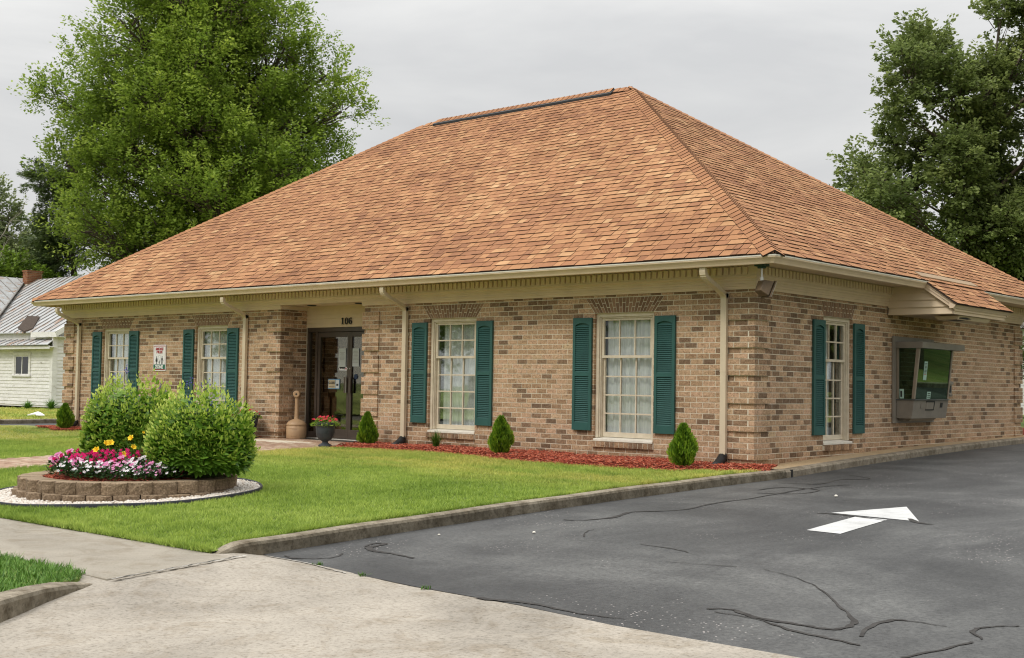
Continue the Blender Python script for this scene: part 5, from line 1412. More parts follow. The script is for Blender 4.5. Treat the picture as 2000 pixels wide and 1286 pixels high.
xs = lin(-7.5, 0.36, 60); V = []; F = []
for x in xs:
    e = bed_edge(x)
    for s_ in (0, 0.1, 0.25, 0.5, 1): 
        y = e + (0.03 - e) * s_ ; V.append((x, y, bed_z(x, y)))
F = [(i * 5 + j, (i + 1) * 5 + j, (i + 1) * 5 + j + 1, i * 5 + j + 1) for i in range(60) for j in range(4)]
MBED = link('mulch_bed', mesh_np('mulch_bed', V, F, M['mulch_base'], smooth=True), None, 'structure')
def rp(): 
    x = random.uniform(-7.55, 0.38); return x, random.uniform(bed_edge(x) - 0.05, 0.0)
link('mulch', chips('mulch', rp, bed_z, 11000, 0.055, 0.014, M['mulch'], hgt=0.022), None, 'stuff')
V = []; xs = lin(-18.6, -10.72, 40)
lbe = lambda x: -0.42 - 0.5 * math.exp(-((x + 16.95) / 0.6) ** 2)
for x in xs:
    for s_ in (0, 0.2, 0.5, 1): y = lbe(x) * (1 - s_); V.append((x, y, lawn_z(x, y) + (0.0 if s_ == 0 else 0.035)))
link('mulch_bed', mesh_np('mulch_bed', V, [(i * 4 + j, (i + 1) * 4 + j, (i + 1) * 4 + j + 1, i * 4 + j + 1) for i in range(40) for j in range(3)], M['mulch_base'], smooth=True), None, 'structure')
def rp2():
    x = random.uniform(-18.6, -10.72); return x, random.uniform(lbe(x) - 0.03, 0.0)
link('mulch', chips('mulch', rp2, lambda x, y: lawn_z(x, y) + 0.03, 4500, 0.06, 0.016, M['mulch']), None, 'stuff')

# ---- circular raised planter
PC = (-3.62, -7.28); PR = 1.12; PZ = lawn_z(PC[0], PC[1])
def lawnp(x, y): return lawn_z(x, y)
RING = thing('planter_wall', 'low round retaining wall of tan split-face blocks around the flower bed', 'garden wall', (PC[0], PC[1], PZ))
def block_mesh(w_, d_, h_, seed):
    rr = random.Random(seed); mb = MB()
    # rounded split face: front (outer) edge bowed
    n = 6; top = []; 
    xs = lin(-w_ / 2, w_ / 2, n)
    pr = [(x, d_ / 2 + 0.055 * (1 - (2 * x / w_) ** 2) ** 0.6 + (rr.uniform(-0.004, 0.004))) for x in xs]
    back = [(w_ / 2 * 0.86, -d_ / 2), (-w_ / 2 * 0.86, -d_ / 2)]
    ring = pr + back; k = len(ring)
    lay_ = [0, h_ * 0.3, h_ * 0.7, h_ * 0.94, h_]
    V = []
    for li, z in enumerate(lay_):
        for i, (x, y) in enumerate(ring):
            j = rr.uniform(-0.007, 0.009) if i < len(pr) and 0 < li < 4 else 0
            ins = 0.008 if (i < len(pr) and li == 4) else 0
            V.append((x, y + j - ins, z))
    F = []; mi = []
    for li in range(4):
        for i in range(k): F.append((li * k + i, li * k + (i + 1) % k, (li + 1) * k + (i + 1) % k, (li + 1) * k + i)); mi.append(0)
    F = [tuple(reversed(f)) for f in F]
    F.append(tuple(4 * k + i for i in range(k - 1, -1, -1))); mi.append(1); F.append(tuple(range(k))); mi.append(1)
    return mesh_np('block', V, F, [M['block'], M['block_top']], [rr.random()] * len(V), midx=mi)
nb = 27
BMS = [block_mesh(2 * math.pi * 1.13 / nb - 0.010, 0.2, 0.125, s_) for s_ in range(8)]
BMS2 = [block_mesh(2 * math.pi * 1.16 / nb - 0.010, 0.2, 0.125, s_ + 20) for s_ in range(8)]
for c_, (ms, r0, zo, off) in enumerate(((BMS2, PR - 0.065, -0.072, 0.5), (BMS, PR - 0.115, 0.055, 0.0))):
    for i in range(nb):
        a = 2 * math.pi * (i + off) / nb
        o = link('block', ms[i % 8], RING, None, (r0 * math.cos(a), r0 * math.sin(a), zo + random.uniform(-0.003, 0.003)))
        o.rotation_euler = (random.uniform(-.012, .012), random.uniform(-.012, .012), a - math.pi / 2 + random.uniform(-.02, .02))
# soil / mulch inside
mb = MB(); mb.lathe([(0.95, 0.10), (0.93, 0.155), (0.7, 0.19), (0.3, 0.2), (0.05, 0.2)], (PC[0], PC[1], PZ), 32); mb.obj('planter_soil', M['mulch_base'], None, 'structure')
def rin():
    a = random.random() * 6.283; r = 0.94 * math.sqrt(random.random()); return PC[0] + r * math.cos(a), PC[1] + r * math.sin(a)
link('mulch', chips('mulch', rin, lambda x, y: PZ + 0.15 + 0.04 * (1 - ((x - PC[0]) ** 2 + (y - PC[1]) ** 2)), 2600, 0.05, 0.013, M['mulch']), None, 'stuff')
# pebble collar and edging
GC = (PC[0] + 0.05, PC[1] - 0.03); GR = 1.43
V = []; n = 64
for r in (1.0, 1.2, 1.35, GR - 0.01):
    for k in range(n):
        a = 6.28319 * k / n; x = GC[0] + r * math.cos(a); y = GC[1] + r * math.sin(a); V.append((x, y, lawn_z(x, y) + 0.012))
link('pebble_bed', mesh_np('pebble_bed', V, [(j * n + i, j * n + (i + 1) % n, (j + 1) * n + (i + 1) % n, (j + 1) * n + i) for j in range(3) for i in range(n)], M['pebble_base'], smooth=True), None, 'structure')
V = []; F = []; T_ = []; o = 0
ico = [(0, 0, 1), (0.9, 0, 0.3), (0.28, 0.85, 0.3), (-0.73, 0.52, 0.3), (-0.73, -0.52, 0.3), (0.28, -0.85, 0.3), (0.7, 0.5, -0.4), (-0.28, 0.85, -0.4), (-0.9, 0, -0.4), (-0.28, -0.85, -0.4), (0.7, -0.5, -0.4)]
icf = [(0, 1, 2), (0, 2, 3), (0, 3, 4), (0, 4, 5), (0, 5, 1), (1, 6, 2), (2, 6, 7), (2, 7, 3), (3, 7, 8), (3, 8, 4), (4, 8, 9), (4, 9, 5), (5, 9, 10), (5, 10, 1), (1, 10, 6)]
c = 0
while c < 5200:
    a = random.random() * 6.283; r = math.sqrt(random.uniform(1.1 ** 2, (GR - 0.025) ** 2)); x = GC[0] + r * math.cos(a); y = GC[1] + r * math.sin(a)
    s_ = random.uniform(0.010, 0.023); sx = random.uniform(0.7, 1.4); rz = random.random() * 6.28; cz, sz = math.cos(rz), math.sin(rz)
    zz = lawn_z(x, y) + 0.014 + random.random() * 0.012
    for (vx, vy, vz) in ico:
        vx2 = vx * s_ * sx; vy2 = vy * s_; V.append((x + vx2 * cz - vy2 * sz, y + vx2 * sz + vy2 * cz, zz + vz * s_ * 0.75))
    F += [(a_ + o, b_ + o, c_ + o) for a_, b_, c_ in icf]; T_ += [random.random() ** 0.6] * 11; o += 11; c += 1
link('white_gravel', mesh_np('white_gravel', V, np.array(F), M['pebble'], T_), None, 'stuff')
V = []
for k in range(n):
    a = 6.28319 * k / n
    for r, dz in ((GR - 0.012, -0.03), (GR - 0.012, 0.034), (GR + 0.004, 0.04), (GR + 0.012, 0.03), (GR + 0.008, -0.03)):
        x = GC[0] + r * math.cos(a); y = GC[1] + r * math.sin(a); V.append((x, y, lawn_z(x, y) + dz + 0.004 * math.sin(a * 5)))
F = [(i * 5 + j, ((i + 1) % n) * 5 + j, ((i + 1) % n) * 5 + j + 1, i * 5 + j + 1) for i in range(n) for j in range(4)]
tag(link('garden_edging', mesh_np('garden_edging', V, F, M['edging'], smooth=True)), 'thin black plastic edging around the white pebble ring', 'edging')

# ================================================================== vegetation
def leaves_np(P, D, Nn, ln, wd, tone, fold=0.0):
    """P base (n,3), D unit direction, Nn approx normal; returns V,F (4-vert rhombus, or folded 4 tris)"""
    n = len(P); S_ = np.cross(D, Nn); S_ /= (np.linalg.norm(S_, axis=1, keepdims=True) + 1e-9)
    ln = ln.reshape(-1, 1); wd = wd.reshape(-1, 1)
    a = P; tip = P + D * ln; mid = P + D * ln * 0.42
    N2 = np.cross(S_, D)
    if fold == 0:
        V = np.stack([a, mid + S_ * wd / 2, tip, mid - S_ * wd / 2], 1).reshape(-1, 3)
        F = (np.arange(n)[:, None] * 4 + np.array([0, 1, 2, 3])[None]).astype(np.int32)
        T_ = np.repeat(tone, 4)
        return V, F, T_
    # heart leaf: base, two shoulders, two waists, tip, folded at midrib, curled down
    sh = P + D * ln * 0.18; wa = P + D * ln * 0.55; dn_ = N2 * ln * fold
    tip2 = tip + dn_ * 1.6; midr = P + D * ln * 0.45 + dn_ * 0.4
    V = np.stack([a, sh + S_ * wd * .5 - dn_ * 0.3, wa + S_ * wd * .42 + dn_ * .3, tip2, wa - S_ * wd * .42 + dn_ * .3, sh - S_ * wd * .5 - dn_ * 0.3, midr], 1).reshape(-1, 3)
    idx = np.array([[0, 1, 6], [1, 2, 6], [2, 3, 6], [3, 4, 6], [4, 5, 6], [5, 0, 6]])
    F = (np.arange(n)[:, None, None] * 7 + idx[None]).reshape(-1, 3).astype(np.int32)
    return V, F, np.repeat(tone, 7)
def unit(a): return a / (np.linalg.norm(a, axis=-1, keepdims=True) + 1e-9)

def limb(mb, a, b_, r0, r1, sag=0.1, n=6, k=7):
    a = Vector(a); b_ = Vector(b_); L_ = (b_ - a).length; pts = []
    off = Vector((random.uniform(-1, 1), random.uniform(-1, 1), random.uniform(-0.2, 0.6))) * L_ * sag
    for i in range(n + 1):
        t_ = i / n; p_ = a.lerp(b_, t_) + off * math.sin(math.pi * t_); pts.append(p_)
    mb.tube(pts, [r0 + (r1 - r0) * i / n for i in range(n + 1)], k, cap=False); return pts

LAT = Vector((0.754, 0.657, 0)).normalized(); DEP = Vector((-0.657, 0.754, 0)).normalized()
def make_tree(name, label, cat, base, lobes, leafmat_, leaf=(0.11, 0.06), sprays=14, per=70, spray_len=1.1, trunk_r=0.35, fork=0.35, bark='bark', up=0.45, group=None, spread=0.55, seed=1, shell=(0.45, 1.0), twigs=True, droop=0.0, squeeze=1.0, top=1.0, thick=0.42):
    """lobes: (lateral, depth, z, r_lat, r_z) in metres from the trunk base, lateral measured across the picture"""
    random.seed(seed); rg = np.random.default_rng(seed)
    T = thing(name, label, cat, base, 0, group)
    lob = [(LAT * a * squeeze + DEP * d + Vector((0, 0, z)), rx, rz) for a, d, z, rx, rz in lobes]
    zmax = max(c.z for c, _, _ in lob); zmin = min(c.z for c, _, _ in lob)
    mb = MB()
    cen = sum((c for c, _, _ in lob), Vector()) / len(lob)
    tp = [Vector((0, 0, -0.3)), Vector((0.0, 0, 0.8)), Vector((cen.x * 0.1, cen.y * 0.1, zmin * 0.5)), Vector((cen.x * 0.3, cen.y * 0.3, zmin * 0.75 + zmax * 0.1)), Vector((cen.x * 0.7, cen.y * 0.7, zmin * 0.4 + zmax * 0.45)), Vector((cen.x, cen.y, zmax * 0.92))]
    tp[-1] = tp[-2].lerp(tp[-1], top)
    mb.tube(tp, [trunk_r * 1.5, trunk_r, trunk_r * 0.85, trunk_r * 0.7, trunk_r * 0.4, trunk_r * 0.08], 10, cap=False)
    def trunk_at(z):
        for i in range(len(tp) - 1):
            if tp[i].z <= z <= tp[i + 1].z:
                t_ = (z - tp[i].z) / max(1e-6, tp[i + 1].z - tp[i].z); return tp[i].lerp(tp[i + 1], t_)
        return tp[-1]
    PB = []; PD = []; PN = []; PL = []; PW = []; PT = []
    for c, rx, rz in lob:
        zj = max(zmin * fork, min(c.z - 0.5 * math.hypot(c.x - cen.x, c.y - cen.y) - rz * 0.8, zmax * 0.8))
        st_ = trunk_at(zj); rr = trunk_r * thick * (rx / 2.2) ** 0.5
        pts = limb(mb, st_, c, rr, rr * 0.3, 0.10)
        ns = int(sprays * rx * (rx + rz))
        for s_ in range(ns):
            d = Vector((random.gauss(0, 1), random.gauss(0, 1), random.gauss(0, 1) + 0.15)).normalized()
            rad = random.uniform(*shell) * (1 + 0.22 * noise.noise(d * 1.7 + c))
            p_ = c + Vector((d.x * rx, d.y * rx, d.z * rz)) * rad
            q_ = pts[random.randint(3, 6)].lerp(p_, 0.25)
            sd_ = (d * (1 - up) + Vector((0, 0, up)) - Vector((0, 0, droop)) + Vector((random.gauss(0, .22), random.gauss(0, .22), random.gauss(0, .2)))).normalized()
            Ls = spray_len * random.uniform(0.6, 1.3)
            if twigs and (s_ % 3 == 0):
                mb.tube([q_, q_.lerp(p_, 0.6) + Vector((0, 0, 0.1)), p_], [rr * 0.14 + 0.01, rr * 0.08 + 0.008, 0.008], 4, cap=False)
                mb.tube([p_, p_ + sd_ * Ls * 0.8], [0.009, 0.004], 3, cap=False)
            n = max(8, int(per * random.uniform(0.6, 1.3)))
            t_ = rg.uniform(0.0, 1.0, n)
            side = unit(np.cross(np.array(sd_), np.array([0, 0, 1.0])) + 1e-6)
            upn = np.cross(side, np.array(sd_))
            wv = (1 - t_ * 0.75) * spread * Ls
            lat = rg.uniform(-1, 1, n) * wv; ver = rg.normal(0, 0.10, n) * Ls
            P = np.array(p_)[None] + np.array(sd_)[None] * (t_ * Ls + 0.15 * np.abs(lat))[:, None] + side[None] * lat[:, None] + upn[None] * ver[:, None]
            D = unit(np.array(sd_)[None] * 0.7 + side[None] * np.sign(lat)[:, None] * 0.8 + rg.normal(0, 0.35, (n, 3)) + np.array([0, 0, -0.25]))
            Nn = unit(np.array([0, 0, 1.0])[None] * 0.8 + rg.normal(0, 0.45, (n, 3)))
            PB.append(P); PD.append(D); PN.append(Nn)
            k_ = rg.uniform(0.7, 1.25, n); PL.append(leaf[0] * k_); PW.append(leaf[1] * k_)
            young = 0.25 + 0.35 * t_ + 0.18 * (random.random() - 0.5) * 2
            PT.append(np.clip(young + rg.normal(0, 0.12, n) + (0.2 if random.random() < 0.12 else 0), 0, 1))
    V, F, T_ = leaves_np(np.concatenate(PB), np.concatenate(PD), np.concatenate(PN), np.concatenate(PL), np.concatenate(PW), np.concatenate(PT))
    mb.obj('trunk', M[bark], T, smooth=True)
    cr_ = link('crown', mesh_np('crown', V, F, M[leafmat_], T_), T)
    return T, len(F)

NL = 0
# big elm behind left (base found by line of sight at 60 m)
ELM = (-41.8, 20.1, -0.3)
lob = []
rE = random.Random(5)
prof = [(6.5, 5.2), (8.5, 7.0), (10.5, 7.3), (12.5, 7.0), (14.5, 6.6), (16.5, 5.6), (18.5, 4.7), (20.3, 3.3), (21.8, 1.8)]
for z, R_ in prof:
    kN = max(3, int(R_ * 1.35))
    for i in range(kN):
        a = 6.283 * (i + rE.random() * 0.7) / kN
        rr = R_ * rE.uniform(0.62, 0.88)
        lob.append((rr * math.cos(a) + 0.0, rr * math.sin(a) * 0.9, z + rE.uniform(-0.8, 0.8) + 0.3, rE.uniform(1.25, 2.2), rE.uniform(1.1, 1.9)))
lob += [(8.0, -1, 14.2, 1.3, 0.8), (-8.0, -1, 14.6, 1.2, 0.9), (-7.9, 0, 11.6, 1.2, 1.0), (7.6, 0, 11.0, 1.2, 0.9), (0, 0, 13, 3, 3), (0, 0, 17, 2.5, 2.5), (1, 0, 9, 3, 2.5), (6.9, 0, 16.2, 1.1, 0.9), (-6.6, 0, 17.0, 1.0, 0.8)]
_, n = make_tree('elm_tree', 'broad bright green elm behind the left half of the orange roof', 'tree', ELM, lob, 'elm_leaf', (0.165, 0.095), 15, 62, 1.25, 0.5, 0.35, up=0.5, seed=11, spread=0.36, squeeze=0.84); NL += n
# right oak
OAK = (-7.36, 30.34, -0.1)
pxo = lambda u: (u - 1960) / 53.9
pzo = lambda v: 1.07 + (766 - v) / 53.9 + 0.1
ol = []
for (u, v, r, r2) in [(1790, 110, 62, 60), (1850, 85, 50, 55), (1755, 165, 38, 45), (1740, 235, 34, 40), (1835, 190, 60, 55), (1800, 260, 60, 45), (1925, 170, 60, 60), (1990, 130, 60, 60), (2060, 120, 80, 80), (1960, 20, 40, 28), (2030, 0, 60, 50), (2050, 60, 60, 60), (1970, 250, 70, 70), (2060, 260, 90, 90), (1880, 300, 60, 60), (1790, 345, 48, 42), (1725, 355, 42, 36), (1670, 345, 34, 30), (1700, 420, 50, 42), (1640, 385, 26, 26), (1780, 430, 62, 48), (1860, 470, 66, 55), (1960, 380, 60, 55), (1950, 470, 66, 60), (2040, 400, 90, 90), (1900, 540, 70, 50), (1985, 540, 70, 55), (1820, 520, 60, 45), (2060, 520, 90, 80), (1760, 500, 50, 40), (2120, 200, 90, 100), (2150, 350, 100, 100), (1905, 250, 55, 50), (1900, 430, 60, 50), (1840, 380, 55, 45), (1925, 330, 55, 50), (1850, 320, 45, 40)]:
    ol.append((pxo(u), random.uniform(-2.0, 2.0), pzo(v), r / 53.9 * 0.95, r2 / 53.9 * 0.95))
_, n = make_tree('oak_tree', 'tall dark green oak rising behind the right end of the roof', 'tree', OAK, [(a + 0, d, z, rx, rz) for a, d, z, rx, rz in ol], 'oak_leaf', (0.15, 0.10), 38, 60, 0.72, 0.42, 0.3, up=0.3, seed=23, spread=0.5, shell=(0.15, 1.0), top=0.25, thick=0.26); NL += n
# trees behind far left
def at_px(u, d):      # lateral metres from the left edge trees' own line of sight
    r = FWD + RGT * ((u - 1000) / FPX); r.z = 0; return (CAM.x + r.x * d, CAM.y + r.y * d, -0.3)
_, n = make_tree('pine_tree', 'dark pine with drooping limbs behind the old house chimney', 'tree', at_px(150, 62), [(-1.6, 0, 8.6, 1.2, 1.1), (-0.9, 0, 7.4, 1.1, 0.8), (-1.8, 0.4, 6.6, 0.9, 0.7), (-0.6, 0, 10.0, 1.3, 1.0), (-1.6, 0, 11.2, 1.2, 0.8), (0.6, 0.4, 8.8, 1.0, 0.6), (0.2, 0, 12, 1.2, 1.0), (1.9, 0.3, 6.6, 0.8, 0.3), (-0.9, -.2, 5.9, 0.8, 0.45)], 'pine_leaf', (0.17, 0.04), 45, 100, 0.5, 0.26, 0.5, up=0.2, seed=31, spread=0.55, shell=(0.2, 1)); NL += n
_, n = make_tree('maple_tree', 'light green leafy tree at the far left behind the tin roof', 'tree', at_px(18, 60), [(-1.5, 0, 5.2, 1.5, 1.1), (0.2, 0, 5.0, 1.5, 1.0), (1.3, 0, 4.4, 1.0, 0.9), (-0.6, 0, 6.2, 1.2, 0.9), (0.9, 0.5, 5.9, 0.9, 0.6), (-2.6, 0, 6.4, 1.4, 1.3), (-1.6, 0, 4, 1.5, 1), (2.2, 0, 4.2, .9, .8)], 'lime_leaf', (0.18, 0.11), 26, 60, 0.8, 0.25, 0.5, seed=33); NL += n
_, n = make_tree('ash_tree', 'tall grey-green tree at the far left edge under the sky', 'tree', at_px(-10, 78), [(0.0, 0, 11.6, 1.2, 1.3), (-0.8, 0, 12.8, 1.2, 1.0), (-1.2, 0, 10.2, 1.5, 1.4), (1.4, 0, 9.2, 1.3, 1.2), (2.6, 0, 8.8, 1.1, 0.9), (0.2, 0, 8.6, 1.5, 1.3), (2.0, 0, 7.6, 1.4, 1.1), (-1.4, 0, 7.6, 1.8, 1.4), (3.1, 0, 9.6, 0.8, 0.7)], 'far_leaf', (0.2, 0.13), 20, 50, 0.9, 0.3, 0.5, seed=35); NL += n
# bare bleached tree
T = thing('dead_tree', 'bare bleached tree standing among the green trees at far left', 'tree', at_px(52, 64))
random.seed(41); mb = MB()
def branch(p_, d, L_, r, lev):
    q_ = p_ + d * L_; mb.tube([p_, p_.lerp(q_, .5) + Vector((random.gauss(0, .05), random.gauss(0, .05), 0)) * L_, q_], [r, r * .8, r * .55], 5, cap=False)
    if lev == 0: return
    for _ in range(3 if lev > 1 else 2):
        nd = (d + Vector((random.gauss(0, .6), random.gauss(0, .6), random.gauss(0.1, .35)))).normalized(); branch(p_.lerp(q_, random.uniform(.6, 1)), nd, L_ * random.uniform(.55, .8), r * .55, lev - 1)
branch(Vector((-0.3, 0, 0)), Vector((0.05, 0, 1)), 4.8, 0.13, 5)
mb.obj('trunk', M['dead_bark'], T)
# lower filler trees behind elm's foot and house
_, n = make_tree('hackberry_tree', 'mid green spreading tree between the pine and the orange roof', 'tree', at_px(215, 58), [(-1.2, 0, 4.6, 1.2, 0.9), (0.5, 0, 5.2, 1.4, 1.0), (1.9, 0, 6.0, 1.3, 1.1), (3.0, 0, 7.0, 1.3, 1.1), (0.9, 0.6, 4.0, 1.2, 0.8), (-0.2, 0, 3.6, 1.3, .8)], 'lime_leaf', (0.18, 0.11), 26, 55, 0.8, 0.2, 0.5, seed=37); NL += n
# back trees behind right, seen through the oak and at the far right edge
_, n = make_tree('sweetgum_tree', 'bright green tree low behind the right roof slope', 'tree', at_px(1700, 62)[:2] + (-0.1,), [(-2.4, 0, 7.6, 0.9, 1.0), (-1.6, 0, 9.2, 1.2, 1.1), (-0.4, 0, 8.6, 1.4, 1.2), (1.4, 0, 7.8, 1.8, 1.3), (3.4, 0, 7.2, 1.8, 1.4), (5.4, 0, 6.6, 1.9, 1.4), (7.4, 0, 6, 2, 1.5), (0, 0, 7, 1.8, 1.3)], 'elm_leaf', (0.19, 0.12), 18, 55, 0.9, 0.25, 0.5, seed=39); NL += n
_, n = make_tree('small_tree', 'small leafy tree at the far right edge beyond the brick corner', 'tree', at_px(2030, 44)[:2] + (0.0,), [(-0.4, 0, 3.6, 1.1, 1.0), (0.6, 0, 2.6, 1.2, 1.1), (-0.3, 0, 1.9, 0.7, .7), (1.8, 0, 3.6, 1.4, 1.4)], 'oak_leaf', (0.10, 0.06), 22, 50, 0.6, 0.12, 0.4, seed=43); NL += n

# off-camera trees that the glass reflects: across the street and across the drive
T0, n = make_tree('shade_tree', 'broad leafy shade tree across the street', 'tree', (-30, -44, -0.4), [(-3, 0, 5, 3, 2.2), (3, 0, 5, 3, 2.2), (0, -2, 6, 3, 2.5), (0, 2, 6.5, 3, 2.5), (-2.5, 0, 9, 2.8, 2.4), (2.5, 0, 9, 2.8, 2.4), (0, 0, 11.5, 2.6, 2.2), (-4.5, 0, 7, 2, 2), (4.5, 0, 7, 2, 2)], 'oak_leaf', (0.30, 0.22), 3.2, 34, 1.3, 0.4, 0.4, group='trees across the street', seed=51, twigs=False)
for (x, y) in ((-42, -40), (-54, -46), (-66, -41), (-19, -42), (-80, -50), (-8, -46), (4, -44)):
    copy_tree(T0, None, (x, y, -0.4))
T1 = copy_tree(T0, None, (8.0, 21.8, 0.3), 'broad shade tree standing in grass across the driveway'); T1['group'] = 'trees across the drive'
for (x, y) in ((9.6, 24.6), (13.5, 31.0), (9.5, 38), (22, 30), (18, 12), (27, 20), (16, 44), (24, 50)):
    copy_tree(T1, None, (x, y, 0.1))

# ---- arborvitae
def arbor(loc, h, r, label, seed, flame=True, n=6000):
    rg = np.random.default_rng(seed); T = thing('arborvitae_shrub', label, 'shrub', loc, 0, 'young arborvitae planted along the wall')
    t_ = rg.uniform(0, 1, n) ** 0.85; a = rg.uniform(0, 6.283, n)
    prof = np.interp(t_, [0, 0.1, 0.3, 0.5, 0.7, 0.88, 1.0], [0.35, 0.72, 1.0, 0.95, 0.66, 0.34, 0.06]) if flame else np.interp(t_, [0, 0.08, 0.25, 0.5, 0.8, 1.0], [0.6, 0.92, 1.0, 0.80, 0.38, 0.05])
    lump = 1 + 0.16 * np.sin(a * 3 + t_ * 7 + seed) + 0.12 * np.sin(a * 7 + t_ * 15 + seed * 2) 
    rad = r * prof * lump * rg.uniform(0.55, 1.04, n)
    P = np.stack([rad * np.cos(a), rad * np.sin(a), h * t_ * 0.94 + 0.01], 1)
    O = np.stack([np.cos(a), np.sin(a), np.zeros(n)], 1)
    D = unit(O * 0.30 + np.array([0, 0, 1.0]) + rg.normal(0, 0.22, (n, 3)))
    Nn = unit(np.stack([-np.sin(a), np.cos(a), np.zeros(n)], 1) + rg.normal(0, 0.6, (n, 3)))
    k = rg.uniform(0.7, 1.3, n)
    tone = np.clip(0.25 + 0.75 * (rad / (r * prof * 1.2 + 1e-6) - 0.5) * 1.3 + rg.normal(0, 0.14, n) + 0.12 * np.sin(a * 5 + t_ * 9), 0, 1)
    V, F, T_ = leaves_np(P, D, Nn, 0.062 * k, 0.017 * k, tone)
    link('foliage', mesh_np('foliage', V, F, M['arbor_leaf'], T_), T)
    mb = MB(); mb.tube([(0, 0, -0.05), (0, 0, h * 0.6)], [0.018, 0.006], 6); mb.obj('stem', M['bark'], T)
    return T
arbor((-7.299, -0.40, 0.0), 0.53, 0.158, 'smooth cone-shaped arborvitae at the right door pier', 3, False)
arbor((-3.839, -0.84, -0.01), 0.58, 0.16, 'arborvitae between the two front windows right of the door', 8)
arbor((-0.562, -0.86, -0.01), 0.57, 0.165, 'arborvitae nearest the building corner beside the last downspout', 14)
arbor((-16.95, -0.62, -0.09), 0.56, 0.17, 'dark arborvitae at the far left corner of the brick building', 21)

# grass tuft
def tuft(loc, n, h, spread_, mat, name, label, cat, wd=0.012, seed=2, parent=None):
    rg = random.Random(seed); V = []; F = []; T_ = []; o = 0
    for i in range(n):
        a = rg.random() * 6.283; L_ = h * rg.uniform(0.6, 1.1); s_ = spread_ * rg.uniform(0.1, 1); bx, by = rg.gauss(0, .02), rg.gauss(0, .02)
        for k in range(5):
            t_ = k / 4; rr = s_ * t_ ** 1.5; z = L_ * (t_ - 0.35 * t_ * t_ * (s_ / spread_)); w_ = wd * (1 - t_ ** 2 * .95) / 2
            V += [(bx + rr * math.cos(a) - w_ * math.sin(a), by + rr * math.sin(a) + w_ * math.cos(a), z), (bx + rr * math.cos(a) + w_ * math.sin(a), by + rr * math.sin(a) - w_ * math.cos(a), z)]
        F += [(o + 2 * k, o + 2 * k + 1, o + 2 * k + 3, o + 2 * k + 2) for k in range(4)]; T_ += [rg.random()] * 10; o += 10
    me = mesh_np('leaves', V, np.array(F), M[mat], T_)
    if parent is not None: return link('leaves', me, parent, None, loc)
    return tag(link(name, me, None, None, loc), label, cat)
tuft((-5.60, -0.45, 0.02), 130, 0.32, 0.26, 'lily_leaf', 'ornamental_grass', 'small tuft of arching grass in mulch below a front window', 'plant', 0.012, 4)
# weeds by old house
tuft((-35.2, 9.0, -0.2), 160, 0.5, 0.5, 'verge', 'weed_clump', 'dark green weeds against the old white house corner', 'plant', 0.03, 5)
tuft((-36.2, 8.6, -0.2), 120, 0.42, 0.45, 'verge', 'weed_clump', 'low weeds along the foot of the old white house wall', 'plant', 0.03, 6)

